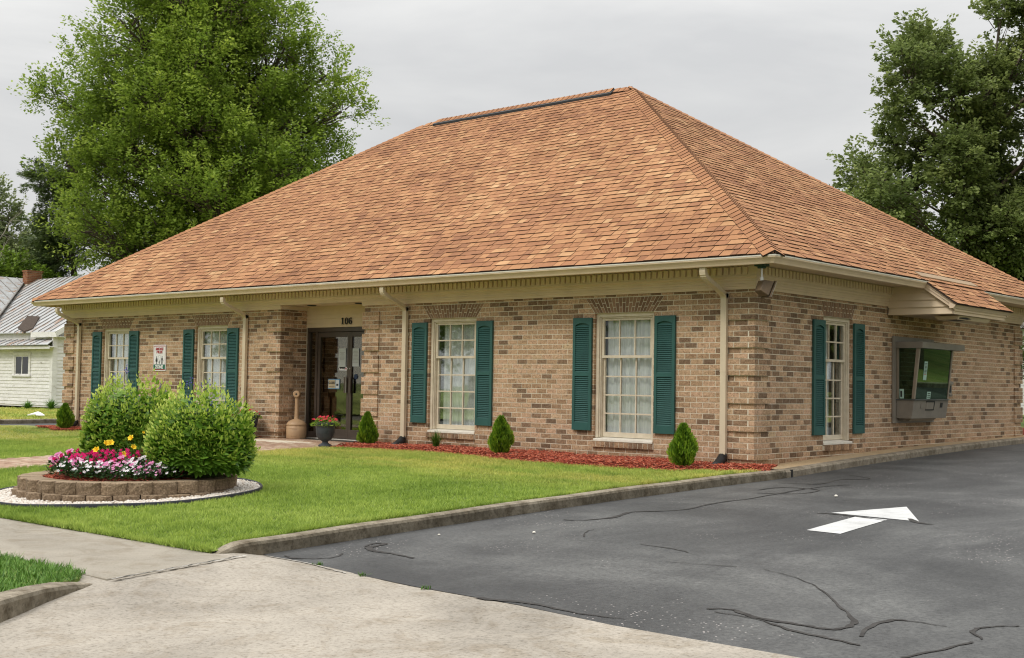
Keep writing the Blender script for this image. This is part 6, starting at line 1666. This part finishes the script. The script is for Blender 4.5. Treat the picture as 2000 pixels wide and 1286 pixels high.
# ---- two salvia bushes in the planter
def bush(cx_, cy_, rx, ry, h, label, seed, n=3000):
    rg = np.random.default_rng(seed); z0 = PZ + 0.17
    T = thing('leafy_bush', label, 'shrub', (cx_, cy_, z0), 0, 'leafy bushes in the round planter')
    # stems then leaf whorls along the stem ends
    mb = MB(); P = []; D = []; Nn = []; L_ = []; W_ = []; TT = []
    ns = 760; rr = random.Random(seed)
    for i in range(ns):
        # direction over upper hemisphere, tips on a dome
        u_ = rr.random() ** 0.55; a = rr.random() * 6.283; el_ = math.acos(1 - u_ * 0.98)   # 0 up .. horizontal
        se_ = math.sin(el_) ** 0.85; sx = se_ * math.cos(a); sy = se_ * math.sin(a); sz = math.cos(el_) ** 0.8 if el_ < 1.57 else 0.0
        bump_ = 1 + 0.11 * noise.noise(Vector((sx * 2.2, sy * 2.2, sz * 2.2 + seed))) + rr.gauss(0, 0.035)
        tip = Vector((sx * rx * bump_, sy * ry * bump_, (0.16 + sz * 0.84) * h * bump_))
        root = Vector((sx * rx * 0.25, sy * ry * 0.25, 0.0)); mid = Vector((sx * rx * 0.72, sy * ry * 0.72, tip.z * 0.55))
        if i % 3 == 0: mb.tube([root, mid, tip], [0.005, 0.004, 0.002], 3, cap=False)
        outd = Vector((sx, sy, 0.25 + sz)).normalized()
        nn = 10
        for k in range(nn):
            t_ = 1 - k * 0.055 - rr.random() * 0.03
            p_ = mid.lerp(tip, (t_ - 0.35) / 0.65) if t_ > 0.35 else root.lerp(mid, t_ / 0.35)
            aa = k * 1.571 + (k // 2) * 0.8 + rr.random(); s1 = outd.cross(Vector((0, 0, 1))); s1 = s1.normalized() if s1.length > .1 else Vector((1, 0, 0)); s2 = s1.cross(outd)
            rad_ = (s1 * math.cos(aa) + s2 * math.sin(aa))
            young = k < 4
            dr = 0.1 if young else -(0.75 + 0.45 * rr.random())
            dd = (rad_ * 0.8 + outd * (0.9 if young else 0.55) + Vector((0, 0, dr))).normalized()
            nrm = (outd * 0.9 + Vector((0, 0, 0.8)) + rad_ * 0.15 + Vector((rr.gauss(0, .2), rr.gauss(0, .2), 0))).normalized()
            ln = (0.035 + 0.012 * k if k < 4 else 0.100) * rr.uniform(0.75, 1.3)
            P.append(p_ + rad_ * 0.012); D.append(dd); Nn.append(nrm); L_.append(ln); W_.append(ln * rr.uniform(0.5, 0.62))
            hgt = p_.z / h
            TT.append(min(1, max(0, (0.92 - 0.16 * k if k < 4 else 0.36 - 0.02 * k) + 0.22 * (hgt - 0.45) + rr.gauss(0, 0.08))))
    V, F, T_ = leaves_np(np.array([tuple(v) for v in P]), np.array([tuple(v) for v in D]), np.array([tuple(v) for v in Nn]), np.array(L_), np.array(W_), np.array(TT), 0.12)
    link('foliage', mesh_np('foliage', V, F, M['bush_leaf'], T_), T)
    # a few violet flower spikes
    fl_ = MB()
    for i in range(9):
        a = rr.random() * 6.283; r_ = rr.uniform(0.2, 0.8); x, y = rx * r_ * math.cos(a), ry * r_ * math.sin(a); z = h * math.sqrt(max(0, 1 - r_ * r_)) * 0.98 + 0.02
        tl_ = Vector((x * 1.05, y * 1.05, z + rr.uniform(0.05, 0.12))); mb.tube([(x, y, z - 0.08), tl_], [0.003, 0.0015], 3, cap=False)
        for k in range(4):
            c = Vector((x, y, z)).lerp(tl_, k / 4 + .2) + Vector((rr.gauss(0, .008), rr.gauss(0, .008), 0)); fl_.lathe([(0.002, -0.008), (0.007, 0), (0.002, 0.009)], tuple(c), 5)
    fl_.obj('flower_spikes', M['purple'], T, 'stuff'); mb.obj('stems', simple('green_stem', (0.10, 0.14, 0.04)) if 'green_stem' not in bpy.data.materials else bpy.data.materials['green_stem'], T)
    return T
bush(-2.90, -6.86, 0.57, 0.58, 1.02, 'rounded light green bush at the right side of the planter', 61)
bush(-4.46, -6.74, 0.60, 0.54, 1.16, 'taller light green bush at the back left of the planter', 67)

# ---- bedding flowers
def flower_plant(kind, seed):
    rr = random.Random(seed); rg = np.random.default_rng(seed); n = 60
    a = rg.uniform(0, 6.283, n); r = 0.085 * np.sqrt(rg.uniform(0, 1, n)); z = rg.uniform(0.02, 0.12, n)
    P = np.stack([r * np.cos(a), r * np.sin(a), z], 1); O = np.stack([np.cos(a), np.sin(a), np.full(n, 0.4)], 1)
    V, F, T_ = leaves_np(P, unit(O + rg.normal(0, .4, (n, 3))), unit(np.array([0, 0, 1.0])[None] + rg.normal(0, .5, (n, 3))), np.full(n, 0.038), np.full(n, 0.02), rg.uniform(0, 1, n))
    fm = mesh_np('foliage', V, F, M['flower_leaf'], T_)
    V = []; F = []; T2 = []; mi = []; o = 0
    for i in range(15):
        a0 = rr.random() * 6.283; r0 = 0.098 * math.sqrt(rr.random()); c = Vector((r0 * math.cos(a0), r0 * math.sin(a0), 0.145 - rr.uniform(0.5, 1.0) * 0.10 * (r0 / 0.098) ** 2))
        nn = Vector((rr.gauss(0.25, .35), rr.gauss(-0.55, .35), 1)).normalized(); s1 = nn.cross(Vector((0, 1, 0))).normalized(); s2 = nn.cross(s1); R_ = rr.uniform(0.0125, 0.0165); tt = rr.random()
        V.append(tuple(c)); T2.append(tt)
        for k in range(15):
            an = 6.283 * k / 15; rad = R_ * (1.0 if k % 3 == 1 else (0.98 if k % 3 == 2 else 0.62))
            V.append(tuple(c + (s1 * math.cos(an) + s2 * math.sin(an)) * rad + nn * 0.002)); T2.append(tt)
        for k in range(15): F.append((o, o + 1 + k, o + 1 + (k + 1) % 15)); mi.append(0)
        o += 16
        cc = c + nn * 0.003
        for k in range(5): an = 6.283 * k / 5; V.append(tuple(cc + (s1 * math.cos(an) + s2 * math.sin(an)) * R_ * 0.22)); T2.append(0)
        F.append(tuple(o + k for k in range(5))); mi.append(1); o += 5
    bm_ = mesh_np('blossoms', V, F, [M[kind], M['pink_eye']], T2, midx=mi)
    return fm, bm_
KINDS = {'magenta': ('magenta', 'deep magenta bedding flowers massed across the back of the flower bed'), 'pink': ('pink', 'light pink bedding flowers massed across the front of the flower bed'), 'white_petal': ('white_petal', 'white bedding flowers scattered through the pink ones in the bed')}
FM = {k: [flower_plant(k, s_ + 10 * i) for s_ in range(3)] for i, k in enumerate(KINDS)}
def put_flower(kind, x, y, sc_=1.0):
    d2 = (x - PC[0]) ** 2 + (y - PC[1]) ** 2
    T = thing('periwinkle_plant', KINDS[kind][1], 'flower', (x, y, PZ + 0.165 + 0.03 * (1 - d2)), random.random() * 0.5, KINDS[kind][1].split(' massed')[0].split(' scattered')[0]); T.scale = (sc_, sc_, sc_ * 1.12)
    fm, bm_ = random.choice(FM[kind]); link('foliage', fm, T); link('blossoms', bm_, T)
random.seed(77)
# camera-facing half of the bed: local axes: t toward camera, s along picture
tcam = Vector((CAM.x - PC[0], CAM.y - PC[1], 0)).normalized(); scam = Vector((-tcam.y, tcam.x, 0))
if scam.dot(LAT) < 0: scam = -scam
for row, (tt, sA, sB) in enumerate([(0.88, -0.46, 0.50), (0.76, -0.66, 0.60), (0.64, -0.74, 0.46), (0.52, -0.84, 0.30), (0.40, -0.90, 0.22), (0.28, -0.93, 0.14), (0.14, -0.95, 0.05), (0.0, -0.96, -0.2)]):
    s_ = sA
    while s_ <= sB:
        x = PC[0] + tcam.x * (tt + random.uniform(-.03, .03)) + scam.x * (s_ + .22); y = PC[1] + tcam.y * (tt + random.uniform(-.03, .03)) + scam.y * (s_ + .22)
        if math.hypot(x - PC[0], y - PC[1]) < 0.93:
            sparse = s_ > 0.22 and tt > 0.5
            if row <= 1: kd = random.choices(['pink', 'white_petal'], [0.6, 0.4])[0]
            elif row <= 3: kd = random.choices(['pink', 'white_petal', 'magenta'], [0.6, 0.25, 0.15 + (0.6 if s_ > 0.05 else 0)])[0]
            elif row == 4: kd = random.choices(['pink', 'magenta'], [0.2, 0.8])[0]
            else: kd = 'magenta' if s_ > -0.85 else 'pink'
            put_flower(kd, x, y, ((0.85 if sparse else 1.05) + 0.075 * row) * random.uniform(0.92, 1.15))
        s_ += 0.11 if not (s_ > 0.25) else 0.15

# ---- daylily
DLX, DLY = PC[0] + tcam.x * 0.15 + scam.x * 0.02, PC[1] + tcam.y * 0.15 + scam.y * 0.02
DL = thing('daylily', 'yellow daylily with strappy leaves between the bushes and bedding flowers', 'flower', (DLX, DLY, PZ + 0.18))
tuft((0, 0, 0), 70, 0.42, 0.26, 'lily_leaf', '', '', '', 0.014, 9, DL)
tuft((0.10, 0.05, 0), 50, 0.5, 0.22, 'lily_leaf', '', '', '', 0.014, 10, DL)
rr = random.Random(3)
for (s_, z, big) in [(-0.36, 0.27, 1), (-0.29, 0.34, 1), (-0.235, 0.345, 1), (0.0, 0.40, 1), (0.0, 0.30, 0.9), (-0.11, 0.22, 1), (0.05, 0.18, 0.8), (0.10, 0.47, 0.5)]:
    top = scam * s_ + tcam * 0.12 + Vector((0, 0, z)); mb = MB()
    mb.tube([(0, 0, 0.02), tuple(top * 0.5 + Vector((0, 0, 0.05))), tuple(top)], [0.005, 0.004, 0.003], 5, cap=False); st_ = mb.obj('flower_stalk', M['lily_leaf'], DL)
    fm = MB(); ax = (tcam * 0.6 + scam * rr.uniform(-.6, .6) + Vector((0, 0, 0.5))).normalized(); s1 = ax.cross(Vector((0, 0, 1))).normalized(); s2 = ax.cross(s1)
    for k in range(6):
        a = k * math.pi / 3 + (0.1 if k % 2 else 0); o_ = s1 * math.cos(a) + s2 * math.sin(a); pd = o_.cross(ax); wv = (0.011 if k % 2 else 0.015) * big
        L1 = 0.03 * big; L2 = 0.048 * big; Rr = 0.036 * big
        pts = [top, top + ax * L1 + o_ * 0.012 + pd * wv, top + ax * L2 + o_ * Rr * .75 + pd * wv, top + ax * (L2 - 0.002) + o_ * Rr * 1.15, top + ax * L2 + o_ * Rr * .75 - pd * wv, top + ax * L1 + o_ * 0.012 - pd * wv]
        fm.poly(pts, [(0, 1, 5), (1, 2, 4, 5), (2, 3, 4)], rr.random())
    fm.obj('bloom', M['yellow'], DL)

# ---- urns
def urn(loc, prof, mat, label, redness, seed, scale=1.0, fl=None):
    T = thing('planter_urn', label, 'planter', loc)
    mb = MB(); mb.lathe(prof, (0, 0, 0), 36, wob=fl); mb.obj('pot', mat, T, smooth=True)
    rt = prof[-1][1]
    rmax = max(p_[0] for p_ in prof)
    s_ = MB(); s_.lathe([(rmax * 0.78, rt - 0.03), (rmax * 0.5, rt - 0.02), (0.02, rt - 0.015)], (0, 0, 0), 18); s_.obj('soil', M['mulch_base'], T)
    return T, rt, rmax
profA = [(0.115, 0.0), (0.118, 0.018), (0.095, 0.035), (0.055, 0.055), (0.048, 0.075), (0.06, 0.09), (0.105, 0.12), (0.14, 0.165), (0.157, 0.22), (0.160, 0.225), (0.162, 0.30), (0.170, 0.355), (0.176, 0.36), (0.182, 0.40), (0.178, 0.405), (0.155, 0.404), (0.150, 0.38)]
def flutes(a, z): return 0.035 * abs(math.sin(a * 9)) * (1 if 0.09 < z < 0.21 else 0)
U1, rt, rm = urn((-7.735, -0.97, lawn_z(-7.7, -1) + 0.006), profA, M['urn'], 'blue-grey fluted urn of red flowers beside the entrance walk', 1, 5, fl=flutes)
def urn_flowers(T, rt, rm, seed, nfl, mix_=True, off=(0, 0)):
    rg = np.random.default_rng(seed); n = 700
    a = rg.uniform(0, 6.283, n); r = (rm + 0.06) * np.sqrt(rg.uniform(0, 1, n)); zz = rt - 0.02 + 0.12 * np.sqrt(np.clip(1 - (r / (rm + 0.08)) ** 2, 0, 1)) * rg.uniform(0.3, 1.15, n) - 0.04 * (r > rm)
    P = np.stack([off[0] + r * np.cos(a), off[1] + r * np.sin(a), zz], 1)
    V, F, T_ = leaves_np(P, unit(np.stack([np.cos(a), np.sin(a), np.full(n, .5)], 1) + rg.normal(0, .5, (n, 3))), unit(np.array([0, 0, 1.0])[None] + rg.normal(0, .6, (n, 3))), rg.uniform(0.02, 0.04, n), rg.uniform(0.012, 0.022, n), rg.uniform(0, 1, n))
    link('foliage', mesh_np('foliage', V, F, M['bush_leaf'], T_ * 0.8), T)
    mb = MB(); rr = random.Random(seed)
    for i in range(nfl):
        a_ = rr.random() * 6.283; r_ = (rm + 0.05) * math.sqrt(rr.random()); z = rt + 0.02 + 0.12 * math.sqrt(max(0, 1 - (r_ / (rm + 0.07)) ** 2)) * rr.uniform(0.6, 1.2)
        c = Vector((off[0] + r_ * math.cos(a_), off[1] + r_ * math.sin(a_), z)); nn = Vector((rr.gauss(0.3, .4), rr.gauss(-0.7, .4), 0.8)).normalized(); s1 = nn.cross(Vector((0, 0, 1))).normalized(); s2 = nn.cross(s1); R_ = rr.uniform(0.014, 0.022)
        pts = [c - nn * 0.006] + [c + (s1 * math.cos(6.283 * k / 10) + s2 * math.sin(6.283 * k / 10)) * R_ * (1 if k % 2 else 0.75) for k in range(10)]
        mb.poly(pts, [(0, 1 + k, 1 + (k + 1) % 10) for k in range(10)], rr.random())
    mb.obj('blossoms', M['red_petal'], T)
urn_flowers(U1, rt, rm, 3, 46)
profB = [(0.13, 0.0), (0.135, 0.02), (0.15, 0.08), (0.19, 0.2), (0.215, 0.32), (0.225, 0.40), (0.235, 0.405), (0.255, 0.425), (0.25, 0.44), (0.22, 0.44), (0.215, 0.41)]
U2, rt, rm = urn((-10.76, -0.35, -0.035), profB, M['navy_urn'], 'dark navy pot with small evergreen and red flowers left of the entrance', 1, 6)
urn_flowers(U2, rt, rm * 0.9, 9, 20)
rg = np.random.default_rng(5); n = 1100; t_ = rg.uniform(0, 1, n); a = rg.uniform(0, 6.283, n); r = 0.06 * (1 - t_ * .85) * rg.uniform(.5, 1, n)
V, F, T_ = leaves_np(np.stack([r * np.cos(a) - 0.04, r * np.sin(a), rt + t_ * 0.24], 1), unit(np.stack([np.cos(a) * .4, np.sin(a) * .4, np.ones(n)], 1)), unit(rg.normal(0, 1, (n, 3))), np.full(n, 0.035), np.full(n, 0.012), rg.uniform(0.2, 1, n))
link('evergreen', mesh_np('evergreen', V, F, M['arbor_leaf'], T_), U2)

# ---- cigarette receptacle
SP = thing('cigarette_receptacle', 'tan plastic long-necked cigarette receptacle beside the glass doors', 'ashtray', (-10.02, 0.26, -0.024))
mb = MB(); mb.lathe([(0.185, 0.0), (0.19, 0.012), (0.192, 0.23), (0.186, 0.235), (0.186, 0.25), (0.192, 0.255), (0.190, 0.275), (0.165, 0.315), (0.11, 0.35), (0.06, 0.368), (0.05, 0.375)], (0, 0, 0), 32); mb.obj('base', M['tan_plastic'], SP, smooth=True)
mb = MB(); mb.lathe([(0.052, 0.37), (0.045, 0.40), (0.040, 0.60), (0.038, 0.80)], (0, 0, 0), 10); mb.obj('neck', M['tan_plastic'], SP)
hd = Vector((0.60, -0.80, 0)); mb = MB(); c0 = Vector((0, 0, 0.845))
mb.tube([c0 - hd * 0.07, c0 - hd * 0.06, c0 + hd * 0.06, c0 + hd * 0.07], [0.05, 0.066, 0.066, 0.052], 14); mb.obj('head', M['tan_plastic'], SP, smooth=False)
mb = MB(); mb.tube([c0 + hd * 0.065, c0 + hd * 0.0725], 0.018, 12); mb.obj('opening', M['black'], SP)
mb = MB()
for i in range(8):
    a0 = -1.55 + 0.125 * (i - 1) * 1.0; a1 = a0 + 0.125
    for (z0, z1) in ((0.055, 0.063), (0.19, 0.198)):
        mb.prism([(0.190 * math.cos(a0), 0.190 * math.sin(a0), z0), (0.190 * math.cos(a1), 0.190 * math.sin(a1), z0), (0.190 * math.cos(a1), 0.190 * math.sin(a1), z1), (0.190 * math.cos(a0), 0.190 * math.sin(a0), z1)], (0.006 * math.cos(a0), 0.006 * math.sin(a0), 0))
mb.obj('panel_rim', M['tan_plastic'], SP)

# ================================================================== old white house
HX, HY, HZ = -36.1, 9.5, -0.25
H = thing('old_house', 'weathered white clapboard house with rusting tin roof and brick chimney', 'house', (HX, HY, HZ))
def clap(x0, x1, y, z0, z1, axis, parent, opens=(), bh=0.135, top=None):
    z = z0; i = 0
    while z < z1 - 0.02:
        zt = min(z + bh, z1); segs = [(x0, x1)]
        for (a, b_, c_, d_) in opens:
            if c_ < zt and d_ > z: segs = [s2 for (s0, s1) in segs for s2 in ((s0, min(s1, a)), (max(s0, b_), s1)) if s2[1] - s2[0] > 0.02]
        for (a, b_) in segs:
            if top: b_ = min(b_, top(z)); 
            if b_ - a < 0.05: continue
            mb = MB(); j = random.uniform(-0.003, 0.004)
            if axis == 'x': V = [(a, y - 0.028 + j, z), (b_, y - 0.028 + j, z), (b_, y - 0.008, zt + 0.01), (a, y - 0.008, zt + 0.01), (a, y, z), (b_, y, z), (b_, y, zt), (a, y, zt)]
            else: V = [(y + 0.028 + j, a, z), (y + 0.028 + j, b_, z), (y + 0.008, b_, zt + 0.01), (y + 0.008, a, zt + 0.01), (y, a, z), (y, b_, z), (y, b_, zt), (y, a, zt)]
            mb.poly(V, [(0, 1, 2, 3), (0, 4, 5, 1), (3, 2, 6, 7), (1, 5, 6, 2), (0, 3, 7, 4)]); mb.obj('clapboard', M['old_white'], parent)
        z = zt; i += 1
# wing
mb = MB(); mb.box(-9, -0.05, 0.02, 4, 0.15, 2.45); W1 = mb.obj('wall', M['old_white'], H)
WXW = (-2.30, -1.35)
clap(-8.5, -0.18, 0.02, 0.22, 2.42, 'x', W1, [(-3.10, -1.68, 1.38, 2.28)])
mb = MB(); mb.box(-0.18, -0.035, -0.02, 0.06, 0.15, 2.45); mb.obj('corner_board', M['old_white'], H)
mb = MB()
mb.box(-3.10, -2.95, -0.03, 0.03, 1.38, 2.28); mb.box(-1.83, -1.68, -0.03, 0.03, 1.38, 2.28); mb.box(-2.95, -1.83, -0.03, 0.03, 2.16, 2.28); mb.box(-3.15, -1.63, -0.06, 0.03, 1.32, 1.38)
WN = mb.obj('window', M['old_white'], H)
mb = MB(); mb.box(-2.95, -1.83, 0.0, 0.02, 1.38, 1.43); mb.box(-2.95, -1.83, 0.0, 0.02, 2.11, 2.16); mb.box(-2.95, -2.90, 0.0, 0.02, 1.43, 2.11); mb.box(-1.88, -1.83, 0, 0.02, 1.43, 2.11); mb.box(-2.415, -2.365, 0, 0.02, 1.43, 2.11); mb.obj('sash', M['old_white'], WN)
for x in (-2.655, -2.125):
    mb = MB(); mb.box(x - 0.24, x + 0.24, 0.012, 0.016, 1.43, 2.11); mb.obj('pane', simple('dark_pane', (0.015, 0.017, 0.02), 0.08, spec=0.6) if 'dark_pane' not in bpy.data.materials else bpy.data.materials['dark_pane'], WN)
mb = MB(); mb.box(-9.2, 0.30, -0.35, -0.30, 2.40, 2.52); mb.box(-9.2, 0.28, -0.30, 0.02, 2.46, 2.50); mb.obj('eave_board', M['old_white'], H)
mb = MB(); mb.prism([(-9.3, -0.42, 2.54), (0.34, -0.42, 2.54), (-0.55, 0.6, 2.98), (-9.3, 1.9, 3.53)], (0, 0, 0.03)); WR = mb.obj('roof', M['tin'], H)
mb = MB()
for i in range(18):
    x = -9.0 + i * 0.5; mb.bar((x, -0.42, 2.585), (x - 0.1, 0.9, 3.13), 0.025, 0.03)
mb.obj('seams', M['seam'], H, 'stuff')
# main body: gable end facing +X
EYm, EZm, RYm, RZm = 0.0, 3.08, 4.4, 5.80
mb = MB(); mb.prism([(-0.02, 0.12, 0.15), (-0.02, 8.7, 0.15), (-0.02, 8.7, 3.05), (-0.02, 4.4, 5.6), (-0.02, 0.12, 3.05)], (-12, 0, 0)); W2 = mb.obj('wall', M['old_white'], H)
clap(0.18, 8.4, -0.02, 0.22, 2.9, 'y', W2)
for k in range(16):
    z = 2.95 + k * 0.135; f_ = (z - 2.95) / 2.5; a = 0.15 + 4.2 * f_; b_ = 8.6 - 4.2 * f_
    if b_ - a > 0.2: clap(a + 0.1, b_ - 0.1, -0.02, z, z + 0.135, 'y', W2)
mb = MB(); mb.box(-0.03, 0.045, -0.035, 0.16, 0.15, 2.98); mb.obj('corner_board', M['old_white'], H)
# roof planes with seams
mb = MB(); mb.prism([(-14, EYm - 0.05, EZm - 0.04), (0.35, EYm - 0.05, EZm - 0.04), (0.35, RYm, RZm), (-14, RYm, RZm)], (0, 0, 0.035)); mb.prism([(-14, 2 * RYm - EYm, EZm - 0.04), (0.35, 2 * RYm - EYm, EZm - 0.04), (0.35, RYm, RZm), (-14, RYm, RZm)], (0, 0, 0.035))
MR = mb.obj('roof', M['tin'], H)
for i in range(30):
    x = 0.3 - i * 0.47; mb = MB(); mb.bar((x, EYm - 0.05, EZm + 0.012), (x, RYm, RZm + 0.05), 0.028, 0.035); mb.obj('seam', M['seam'], MR)
mb = MB(); mb.bar((0.34, EYm - 0.08, EZm - 0.10), (0.34, RYm, RZm - 0.06), 0.06, 0.20); mb.bar((0.34, 2 * RYm, EZm - 0.10), (0.34, RYm, RZm - 0.06), 0.06, 0.20); mb.box(-1.6, 0.36, EYm - 0.09, EYm - 0.04, EZm - 0.22, EZm - 0.02); mb.box(-1.6, 0.30, EYm - 0.04, 0.5, EZm - 0.22, EZm - 0.19); mb.obj('rake_board', M['old_white'], H)
# cross gable at the left with valley
mb = MB(); mb.prism([(-5.5, 0.25, 3.36), (-10.5, 4.3, 5.84), (-10.5, 4.3, 5.84), (-10.5, 0.25, 5.84)], (0, 0, 0.06)); mb.obj('roof_plane', M['tin'], H)
mb = MB(); mb.prism([(-10.5, 0.25, 5.84), (-10.5, 4.3, 5.84), (-15.5, 0.25, 3.36)], (0, 0, 0.06)); mb.obj('roof_plane', M['tin'], H)
mb = MB(); mb.prism([(-5.6, 0.35, 3.36), (-10.5, 0.35, 5.82), (-15.4, 0.35, 3.36), (-15.4, 0.35, 0.2), (-5.6, 0.35, 0.2)], (0, 0.1, 0)); mb.obj('gable', M['old_white'], H)
mb = MB(); mb.bar((-10.5, 4.3, 5.92), (-5.5, 0.25, 3.44), 0.06, 0.06)
for i in range(8):
    y = 0.3 + i * 0.5; xv = -5.5 - (y - 0.25) * 1.235; mb.bar((xv, y, 3.43 + (-5.5 - xv) * 0.496), (-10.5, y, 5.92), 0.025, 0.04)
mb.obj('valley', M['seam'], H)
mb = MB(); mb.prism([(-3.3, 0.25, 3.20), (-2.1, -0.10, 3.02), (-1.9, 0.15, 3.15), (-2.9, 0.95, 3.68), (-4.1, 1.05, 3.74)], (0, 0, 0.10)); tag(mb.obj('leaf_litter', M['debris'], loc=(HX, HY, HZ)), 'dark heap of leaf litter lodged in the tin roof valley', 'debris')
# chimney
CHM = MB(); CHM.box(-0.20, 0.20, -0.36, 0.36, -0.3, 0.72); ch = CHM.obj('chimney', M['mortar'], H, loc=(-9.85, 4.25, 5.45))
bits = []
z = 0.15; r_ = 0
while z < 0.70:
    for face in (0, 1):
        Lw = 0.42 if face == 0 else 0.74; u = -Lw / 2 - (0.1 if r_ % 2 else 0)
        while u < Lw / 2:
            a = max(u, -Lw / 2); b_ = min(u + 0.2, Lw / 2) - 0.012
            if b_ - a > 0.03:
                m_ = MB(); tn = random.random()
                if face == 0: m_.box(a, b_, -0.375, -0.355, z, z + 0.068, tn)
                else: m_.box(0.195, 0.215, a, b_, z, z + 0.068, tn)
                m_.obj('brick', M['red_brick'], ch)
            u += 0.2
    z += 0.08; r_ += 1
mb = MB(); mb.box(-0.24, 0.24, -0.40, 0.40, 0.72, 0.78); mb.obj('cap', M['red_brick'], ch)

# ---- far right glimpses: second white house and mulch
H2_ = thing('white_house', 'white sided house glimpsed beyond the right brick corner', 'house', at_px(2012, 60)[:2] + (0.0,))
mb = MB(); mb.box(-1.5, 6, 0, 6, 0, 4.2); hw_ = mb.obj('wall', M['sign_white'], H2_)
for i in range(24):
    mb = MB(); mb.box(-1.5, 6, -0.03, -0.004, 0.3 + i * 0.16, 0.30 + i * 0.16 + 0.14); mb.obj('siding_board', M['sign_white'], hw_)
mb = MB(); mb.prism([(-1.9, -0.4, 4.2), (-1.9, 6.4, 4.2), (-1.9, 3, 6.4)], (8.3, 0, 0)); mb.obj('roof', M['seam'], H2_)
b0 = at_px(2003, 34)
V = [(b0[0] - 3.0, 11.2, 0.30), (0.05, 11.2, 0.27), (0.05, 14.5, 0.3), (b0[0] - 3.0, 14.5, 0.35)]
mb = MB(); mb.poly([(-2.4, 11.3, 0.20), (0.2, 11.3, 0.20), (0.2, 14.5, 0.26), (-2.4, 14.5, 0.26)], [(0, 1, 2, 3)]); mb.obj('rear_mulch_bed', M['mulch_base'], None, 'structure')

# ================================================================== grass
def blades(name, mat, n, fn, h=(0.03, 0.055), w_=0.008, seed=1):
    rg = np.random.default_rng(seed)
    X, Y, Z = fn(rg, n); n = len(X)
    a = rg.uniform(0, 6.283, n); hh = rg.uniform(h[0], h[1], n) * (1 + 0.30 * np.sin(X * 5.1 + 2 * np.sin(Y * 2.3)) * np.sin(Y * 6.3 + 1.7 * np.sin(X * 3.1)) + 0.25 * np.sin(X * 17 + 3 * np.sin(Y * 9)) * np.sin(Y * 19)); lean = rg.uniform(0.3, 0.97, n); b_ = rg.uniform(0, 6.283, n)
    ww = w_ * rg.uniform(0.7, 1.3, n) / 2
    v0 = np.stack([X - ww * np.cos(a), Y - ww * np.sin(a), Z - 0.005], 1); v1 = np.stack([X + ww * np.cos(a), Y + ww * np.sin(a), Z - 0.005], 1)
    v2 = np.stack([X + hh * lean * np.cos(b_), Y + hh * lean * np.sin(b_), Z + hh * np.sqrt(1 - lean ** 2 * .8)], 1)
    V = np.stack([v0, v1, v2], 1).reshape(-1, 3); F = np.arange(3 * n).reshape(-1, 3)
    tn = rg.uniform(0, 1, n)
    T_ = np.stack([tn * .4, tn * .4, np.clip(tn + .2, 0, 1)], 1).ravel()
    link(name, mesh_np(name, V, F, mat, T_), None, 'stuff')
vlz = np.vectorize(lawn_z)
def fn_main(rg, n):
    Y = -9.06 + 9.06 * rg.uniform(0, 1, n) ** 1.25; X = rg.uniform(-14, CX - 0.16, n)
    X = np.where(rg.uniform(0, 1, n) < 0.12, rg.uniform(-20.7, -12, n), X)
    be = np.vectorize(bed_edge)(X)
    ok = ~((X > -7.5) & (Y > be)); ok &= ~((X <= -7.5) & (X > -10.75) & (Y > -1.22)); ok &= ~((X < -10.7) & (Y > np.vectorize(lbe)(X)))
    ok &= ~((X > -9.38) & (X < -7.54)); ok &= ((X - GC[0]) ** 2 + (Y - GC[1]) ** 2) > (GR + 0.012) ** 2
    # leave sight-line-hidden ground thinner: none
    X, Y = X[ok], Y[ok]; return X, Y, vlz(X, Y)
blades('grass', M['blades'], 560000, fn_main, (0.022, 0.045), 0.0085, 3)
def fn_edge(rg, n):   # longer fringe along the walk and slabs
    k = n // 2; X = rg.uniform(-6, CX - 0.1, k); Y = rg.normal(-9.05, 0.025, k)
    X2 = np.full(n - k, CX - 0.19) + rg.normal(0, 0.015, n - k); Y2 = rg.uniform(-8.75, -1.0, n - k)
    X = np.concatenate([X, X2]); Y = np.concatenate([Y, Y2]); return X, Y, vlz(X, np.maximum(Y, -9.0)) - 0.005
blades('grass_fringe', M['blades'], 16000, fn_edge, (0.035, 0.075), 0.008, 5)
from mathutils.geometry import intersect_point_line
def fn_verge(rg, n):
    X = rg.uniform(-3.5, 1.6, n); Y = rg.uniform(-13.3, -10.30, n)
    px_ = np.array([v[0] for v in vg]); py_ = np.array([v[1] for v in vg])
    xe = np.interp(-Y, -py_, px_); ok = X < xe + 0.02; X, Y = X[ok], Y[ok]; return X, Y, np.full(len(X), -0.285)
blades('verge_grass', M['verge'], 60000, fn_verge, (0.03, 0.065), 0.010, 7)
def fn_far(rg, n): X = rg.uniform(-38, -23.6, n); Y = rg.uniform(-3, 12, n); return X, Y, -0.10 - 0.005 * (-23.5 - X)
blades('far_grass', M['blades'], 40000, fn_far, (0.04, 0.09), 0.03, 9)
# weeds in the joint between asphalt and apron
for i, (x, lab) in enumerate([(1.25, 'first small weed in the joint between asphalt and concrete from the curb end'), (1.85, 'second small yellowing weed in the asphalt joint'), (2.55, 'third small weed in the asphalt joint toward the right')]):
    tuft((x, edge_y(x) - 0.02, apron_z(x, edge_y(x)) + 0.004), 26, 0.035, 0.06, 'lily_leaf', 'weed', lab, 'weed', 0.007, 20 + i)

print('LEAVES', NL)
